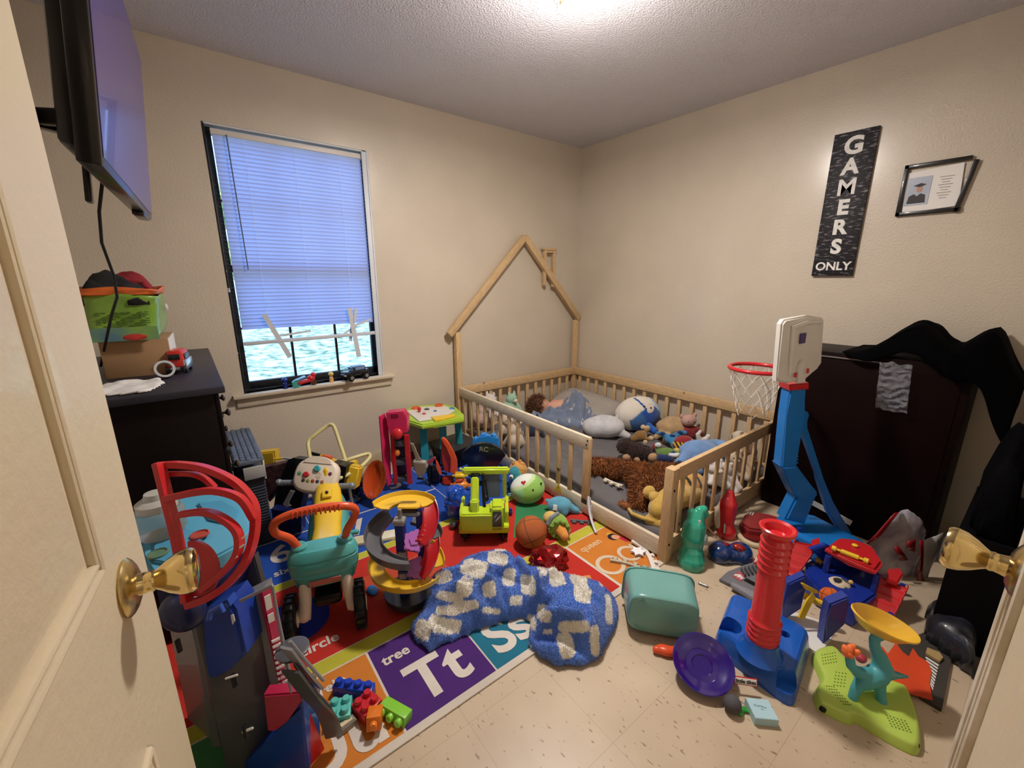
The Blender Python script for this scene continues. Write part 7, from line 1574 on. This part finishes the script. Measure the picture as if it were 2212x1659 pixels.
bm = bm_new(); add_prism(bm, [(p.x, p.y) for p in pz][::-1], 0, .003); tag(finish('white_paper_sheet', bm, PAPER, loc=pq), 'white paper sheets on the floor under the blue playset gate', 'paper')
# crumpled white and red package
pk2 = rootat('crumpled_package', 'crumpled glossy white and red plastic package beside the red ramp', 'package', FL(1950, 1250, .0)); hk = HF(1950, 1245, 0)
def crumple(name, pts, h, m, amp=.02, th=.003, div=4, seed=0, par=None):
    P_ = [AH(p[0], p[1], p[2] if len(p) > 2 else h) for p in pts]; bm = bm_new(); f = bm.faces.new([bm.verts.new(p) for p in P_]); bmesh.ops.triangulate(bm, faces=[f]); bmesh.ops.subdivide_edges(bm, edges=bm.edges[:], cuts=div, use_grid_fill=True)
    for v in bm.verts: v.co += _fw*amp*noise.fractal(v.co*12+Vector((seed, 0, 0)), 1, 2, 3)
    return fw(name, bm, m, par or pk2, mods=[('SOLIDIFY', dict(thickness=th))])
PKM = mat('package_print', 'DAD8DC', .22, col2='8A7A92', vscale=9, detail=4, coat=.7); PKR = mat('package_red', '8E1820', .22, coat=.7)
crumple('left_panel', [(1876, 1175), (1936, 1108), (1967, 1102), (1988, 1122), (2000, 1146), (1990, 1169), (1980, 1210), (1985, 1287), (1962, 1266), (1891, 1249), (1903, 1212)], hk, PKM)
crumple('red_edge', [(1872, 1174), (1930, 1108), (1940, 1106), (1882, 1180)], hk-.02, PKR, .006, div=2)
crumple('right_panel', [(1990, 1170), (2040, 1152), (2022, 1212), (1996, 1266), (1986, 1230)], hk-.01, mat('package_white', 'C9C5C4', .3, coat=.5), .01, div=2)
crumple('red_fold', [(1988, 1168), (1996, 1168), (1994, 1240), (2000, 1268), (1984, 1290), (1980, 1262), (1988, 1220)], hk-.03, PKR, .006, div=2)
crumple('red_label', [(1960, 1170), (1978, 1166), (1976, 1192), (1958, 1188)], hk-.03, PKR, .004, div=1); crumple('red_label', [(1932, 1184), (1942, 1180), (1962, 1210), (1945, 1212)], hk-.03, PKR, .004, div=1)
# --- teal and red blow-moulded bottles by the bed post ---
tp = FL(1497, 1226, 0); te = rootat('teal_elephant_bottle', 'shiny teal animal-shaped plastic bottle with a face, next to the bed corner post', 'toy bottle', tp)
TL = mat('teal_gloss', '2FA488', .2, coat=.7, var=.05); dte = DP(1497, 1222)
def AE(x, y, k=0.): return AT(x, y, dte+k)-te.location
px1 = dte/905
blob('bottle_body', TL, [('l', [AE(1493, 1212), AE(1494, 1195)], [29*px1, 25*px1]), ('l', [AE(1495, 1190), AE(1497, 1160), AE(1500, 1140)], [19*px1, 25*px1, 24*px1]), ('l', [AE(1502, 1130), AE(1512, 1105), AE(1520, 1100), AE(1524, 1112)], [20*px1, 12*px1, 9*px1, 8*px1]), ('l', [AE(1500, 1125), AE(1494, 1106)], [16*px1, 9*px1])], te, vox=.004, sm=4)
bm = bm_new(); ellc(bm, AE(1519, 1163, -.022), (.020, .032, .022)); finish('grey_face', bm, plastic('8FA8A4', .4), te)
bm = bm_new(); ellc(bm, AE(1516, 1160, -.045), (.0045, .007, .003)); finish('eye', bm, BLKP, te)
bm = bm_new(); boxc(bm, AE(1512, 1130, -.035), (.018, .030, .01), roll=20, bev=.004); finish('white_tab', bm, plastic('C9C6CE'), te)
rp = FL(1570, 1163, 0); rd = rootat('red_bottle_pin', 'red blow-moulded plastic pin with white side patch behind the glossy blue toy', 'toy bottle', rp); dre = DP(1570, 1160); px2 = dre/905
def AR(x, y, k=0.): return AT(x, y, dre+k)-rd.location
blob('pin_body', mat('red_gloss', 'C01F24', .3, coat=.5, var=.05), [('l', [AR(1569, 1150), AR(1569, 1140)], [20*px2, 17*px2]), ('l', [AR(1568, 1135), AR(1570, 1110), AR(1573, 1092)], [15*px2, 18*px2, 19*px2]), ('l', [AR(1574, 1085), AR(1577, 1066)], [16*px2, 9*px2])], rd, vox=.005, sm=4)
blob('white_patch', plastic('C9BDA8', .4), [('l', [AR(1552, 1135, .01), AR(1553, 1105, .01), AR(1560, 1085, .01)], [8*px2, 9*px2, 6*px2])], rd, vox=.004)
bm = bm_new(); boxc(bm, AR(1565, 1142, -.042), (.007, .05, .006), roll=-4, bev=.002); finish('pale_slot', bm, plastic('A9C4BC'), rd)
gb = FL(1578, 1215, .0)
gl = rootat('glossy_blue_toy', 'glossy dark blue and red two-lobed plastic toy ball on the floor', 'toy', gb); GB = mat('deep_blue_gloss', '0E2E5E', .12, coat=.9, col2='123A78', vscale=12)
dgb = DP(1578, 1208); p3 = dgb/905
blob('blue_lobes', GB, [('e', AT(1556, 1195, dgb)-gb, (27*p3, 26*p3, 25*p3)), ('e', AT(1598, 1197, dgb)-gb, (28*p3, 26*p3, 25*p3)), ('e', AT(1578, 1198, dgb)-gb, (28*p3, 20*p3, 22*p3))], gl, vox=.005, sm=4)
bm = bm_new(); ellc(bm, AT(1598, 1184, dgb-.028)-gb, (.034, .018, .02), roll=-20); finish('red_cap', bm, mat('red_chrome', 'A82A22', .15, .3, coat=.8), gl)
bm = bm_new(); ellc(bm, AT(1560, 1178, dgb-.01)-gb, (.035, .012, .02), roll=10); finish('maroon_edge', bm, plastic('6E1A2E', .3), gl)
bm = bm_new(); boxc(bm, Vector((0, 0, 0)), (.006, .11, .004), roll=40, bev=.001); tag(finish('wooden_stick', bm, mat('stick_tan', 'B08A66', .7), loc=AT(1536, 1147, DP(1540, 1160)-.01)), 'thin tan stick leaning between the teal and red bottles', 'stick')
tr_ = rootat('maroon_toy_tray', 'dull red plastic toy tray with a cream curved rim in front of the cabinet', 'toy tray', FL(1640, 1140, 0))
slabz('tray_body', [(1598, 1128), (1610, 1108), (1632, 1104), (1664, 1112), (1690, 1118), (1680, 1140), (1650, 1146), (1618, 1142)], .0, .05, plastic('8E2E30', .4), tr_, bev=.012)
bm = bm_new(); add_tube(bm, catmull([FL(1592, 1148, .012), FL(1604, 1165, .012), FL(1630, 1178, .012), FL(1660, 1180, .012)], 5), .014, 10); fw('cream_rim', bm, plastic('C4B496', .5), tr_)
slabz('red_inner', [(1596, 1146), (1640, 1150), (1665, 1166), (1630, 1168), (1608, 1160)], .0, .015, plastic('6E1A1A', .4), tr_)
for k in range(3):
    bm = bm_new(); boxc(bm, FL(1616+k*5, 1108+k*1.5, .055), (.006, .022, .006), roll=-8-10*k, bev=.002); fw('white_finger_mark', bm, WHP, tr_)
# grey track plates
gt = rootat('grey_track_plate', 'grey plastic toy track plate with red and white chevrons by the red column', 'toy track', FL(1610, 1255, 0))
slabz('plate', [(1554, 1250), (1572, 1234), (1628, 1212), (1665, 1228), (1660, 1300), (1622, 1290), (1580, 1262)], .002, .016, plastic('6E6E74', .45), gt, bev=.002)
slabz('raised_edge', [(1578, 1262), (1582, 1256), (1640, 1282), (1650, 1296), (1625, 1292)], .016, .034, plastic('85868C', .45), gt)
slabz('slot_hole', [(1606, 1254), (1612, 1248), (1634, 1260), (1630, 1266)], .016, .0172, BLKP, gt, bev=0)
slabz('chevron_plate', [(1582, 1244), (1596, 1234), (1612, 1242), (1600, 1256)], .016, .018, plastic('B0505A'), gt, bev=0)
for k in range(3): slabz('chevron', [(1585+k*6, 1243+k*4), (1588+k*6, 1240+k*4), (1601+k*3, 1241+k*3), (1600+k*3, 1244+k*3)], .018, .019, WHP, gt, bev=0)
slabz('chevron_plate', [(1628, 1212), (1634, 1200), (1644, 1202), (1640, 1220)], .016, .03, plastic('B8504A'), gt, bev=0)
for k in range(3): slabz('chevron', [(1629+k*4, 1214-k*1), (1631+k*4, 1214-k*1), (1636+k*3.4, 1202), (1634+k*3.4, 1202)], .030, .031, WHP, gt, bev=0)
for k in range(5): slabz('rack_bar', [(1600+k*8, 1226-k*2), (1603+k*8, 1225-k*2), (1612+k*8, 1240-k*2), (1609+k*8, 1241-k*2)], .016, .030, GRYD, gt, bev=0)
gt2 = rootat('grey_rail_pieces', 'grey plastic toy rails in the gap between the red column and blue gate', 'toy track', FL(1690, 1290, 0))
slabz('rail', [(1668, 1280), (1700, 1270), (1712, 1300), (1680, 1318)], .0, .02, plastic('7A7A80', .45), gt2); slabz('rail', [(1690, 1240), (1730, 1222), (1740, 1235), (1700, 1262)], .0, .03, plastic('5E5E66', .45), gt2)
# dark boots / bags at the right edge
gb2 = heap('grey_plastic_bag', mat('bag_dark_grey', '1E2028', .4, coat=.4, bump=.4, bscale=20), [(1.92, -.05), (2.0, .09), (2.2, .11), (2.32, .02), (2.25, -.05)], .13, cell=.012, edge=.06, nz=.05, ns=9, z0=0, seed=3)
tag(gb2, 'dark crumpled plastic bag in the shadow at the foot of the dark shelf', 'bag')
# ---------- things on the window sill ----------
zs = WZ0
jp = thing('toy_car', 'black toy off-road car on the right end of the window sill', 'toy car', (.855, YW-.025, zs), (0, 0, 14)); jp.scale = (1.15,)*3; BKG = mat('car_black', '0E1018', .25, coat=.7)
bm = bm_new(); add_box(bm, (.0, 0, .042), (.15, .062, .030), bev=.008); add_box(bm, (-.055, 0, .050), (.05, .056, .016), bev=.006); add_box(bm, (.015, 0, .066), (.085, .056, .032), bev=.008, taper=.9); finish('car_body', bm, BKG, jp)
bm = bm_new(); add_box(bm, (.015, -.0285, .068), (.06, .002, .018), bev=.001); add_box(bm, (-.03, 0, .068), (.002, .045, .02), (0, -25, 0)); finish('window_glass', bm, mat('car_glass', '6E86B4', .08, coat=.8), jp)
for x in (-.048, .048):
    for y in (-.031, .031):
        bm = bm_new(); M = Matrix(((1, 0, 0), (0, 0, 1), (0, -1, 0))); add_lathe(bm, [(0, -.009), (.018, -.009), (.021, -.006), (.021, .006), (.018, .009), (0, .009)], 24, (x, y, .021), M); wl = finish('wheel', bm, BLKP, jp)
        if y < 0: bm = bm_new(); add_lathe(bm, [(0, 0), (.011, 0), (.011, .002), (0, .003)], 16, (x, y-.0095, .021), Matrix(((1, 0, 0), (0, 0, -1), (0, 1, 0)))); finish('hub_cap', bm, CHR, wl)
bm = bm_new(); add_box(bm, (-.076, 0, .036), (.006, .058, .012), bev=.002); finish('bumper', bm, CHR, jp)
mc = thing('toy_motorbike', 'red and teal toy three-wheeler on the window sill', 'toy motorbike', (.535, YW-.025, zs), (0, 0, 8)); mc.scale = (1.15,)*3
bm = bm_new(); add_box(bm, (0, 0, .028), (.08, .03, .020), (0, -8, 0), bev=.008); add_ell(bm, (.035, 0, .040), (.022, .018, .018)); finish('bike_body', bm, REDP, mc)
bm = bm_new(); add_ell(bm, (.048, 0, .058), (.015, .014, .014)); finish('rider_head', bm, REDP, mc)
bm = bm_new(); add_box(bm, (-.02, 0, .048), (.055, .028, .008), (0, -15, 0), bev=.003); finish('windshield', bm, plastic('7FA6C4'), mc)
for x, r, c in ((-.045, .022, '3E9A8E'), (.045, .018, '4A2E22')):
    bm = bm_new(); add_lathe(bm, [(0, -.009), (r, -.009), (r, .009), (0, .009)], 24, (x, 0, r), Matrix(((1, 0, 0), (0, 0, 1), (0, -1, 0)))); finish('wheel', bm, plastic(c), mc)
for nm, x, c1, c2, lb in (('toy_figure', .425, '16276A', '1A2E8E', 'tiny dark blue toy figure at the left of the window sill'), ('toy_figure', .70, 'E0A860', 'D8C04A', 'tiny yellow toy figure with a helmet beside the black toy car')):
    t = thing(nm, lb, 'toy figure', (x, YW-.01, zs)); t.scale = (1.2,)*3; bm = bm_new(); add_lathe(bm, [(0, 0), (.013, 0), (.011, .012), (.010, .026), (.006, .030), (0, .031)], 18); finish('body', bm, plastic(c1), t)
    bm = bm_new(); add_ell(bm, (0, 0, .042), (.012, .012, .011)); finish('head', bm, plastic(c1 if x > .6 else '1A2E8E'), t); bm = bm_new(); add_lathe(bm, [(.014, .043), (.013, .050), (.008, .056), (0, .058)], 18); finish('helmet', bm, plastic(c2), t)
# ---------- small clutter at the back of the rug ----------
ct = [('toy_spider', '16161A', 'spiky black toy lying on the floor by the wall left of the pink tower', (800, 988), 8), ('toy_spider', '24242C', 'small black spiky toy on the rug behind the orange dish', (778, 1075), 6)]
for nm, c, lb, (x, y), n in ct:
    rr_ = random.Random(x); it = [('e', (0, 0, .018), .014)]+[('l', [(0, 0, .018), (.045*math.cos(2*PI*k/n), .045*math.sin(2*PI*k/n), .012+rr_.uniform(0, .03))], [.007, .004]) for k in range(n)]
    tag(blob('toy_critter', dull(plastic(c, .5)), it, loc=FL(x, y+10, .008), vox=.003, sm=1), lb, 'toy')
def toycar(label, p, rz, c, s=1.):
    q = FL(p[0], p[1], .008); t = thing('toy_car', label, 'toy car', q, (0, 0, rz), None, s)
    bm = bm_new(); add_box(bm, (0, 0, .022), (.085, .040, .020), bev=.007); add_box(bm, (-.004, 0, .038), (.045, .034, .018), bev=.007, taper=.85); finish('car_body', bm, plastic(c), t)
    for x in (-.026, .026):
        for y in (-.019, .019):
            bm = bm_new(); add_lathe(bm, [(0, -.005), (.011, -.005), (.011, .005), (0, .005)], 18, (x, y, .011), Matrix(((1, 0, 0), (0, 0, 1), (0, -1, 0)))); finish('wheel', bm, BLKP, t)
toycar('dark blue toy car on the rug under the orange hull', (945, 1040), 30, '18308C')
toycar('dark red toy car half hidden behind the grey scoop of the spiral track', (893, 990), 70, '7A2228', 1.1)
bm = bm_new(); add_box(bm, (0, 0, .01), (.34, .07, .02), bev=.003)
tag(finish('folded_card', bm, mat('card_yellow_white', 'C9BE8E', .7, col2='DAD6C4', vscale=12), loc=FL(800, 1168, .007), rot=(0, 0, -18)), 'flat pale yellow cardboard piece on the rug between the ride-on toy and spiral track', 'card')
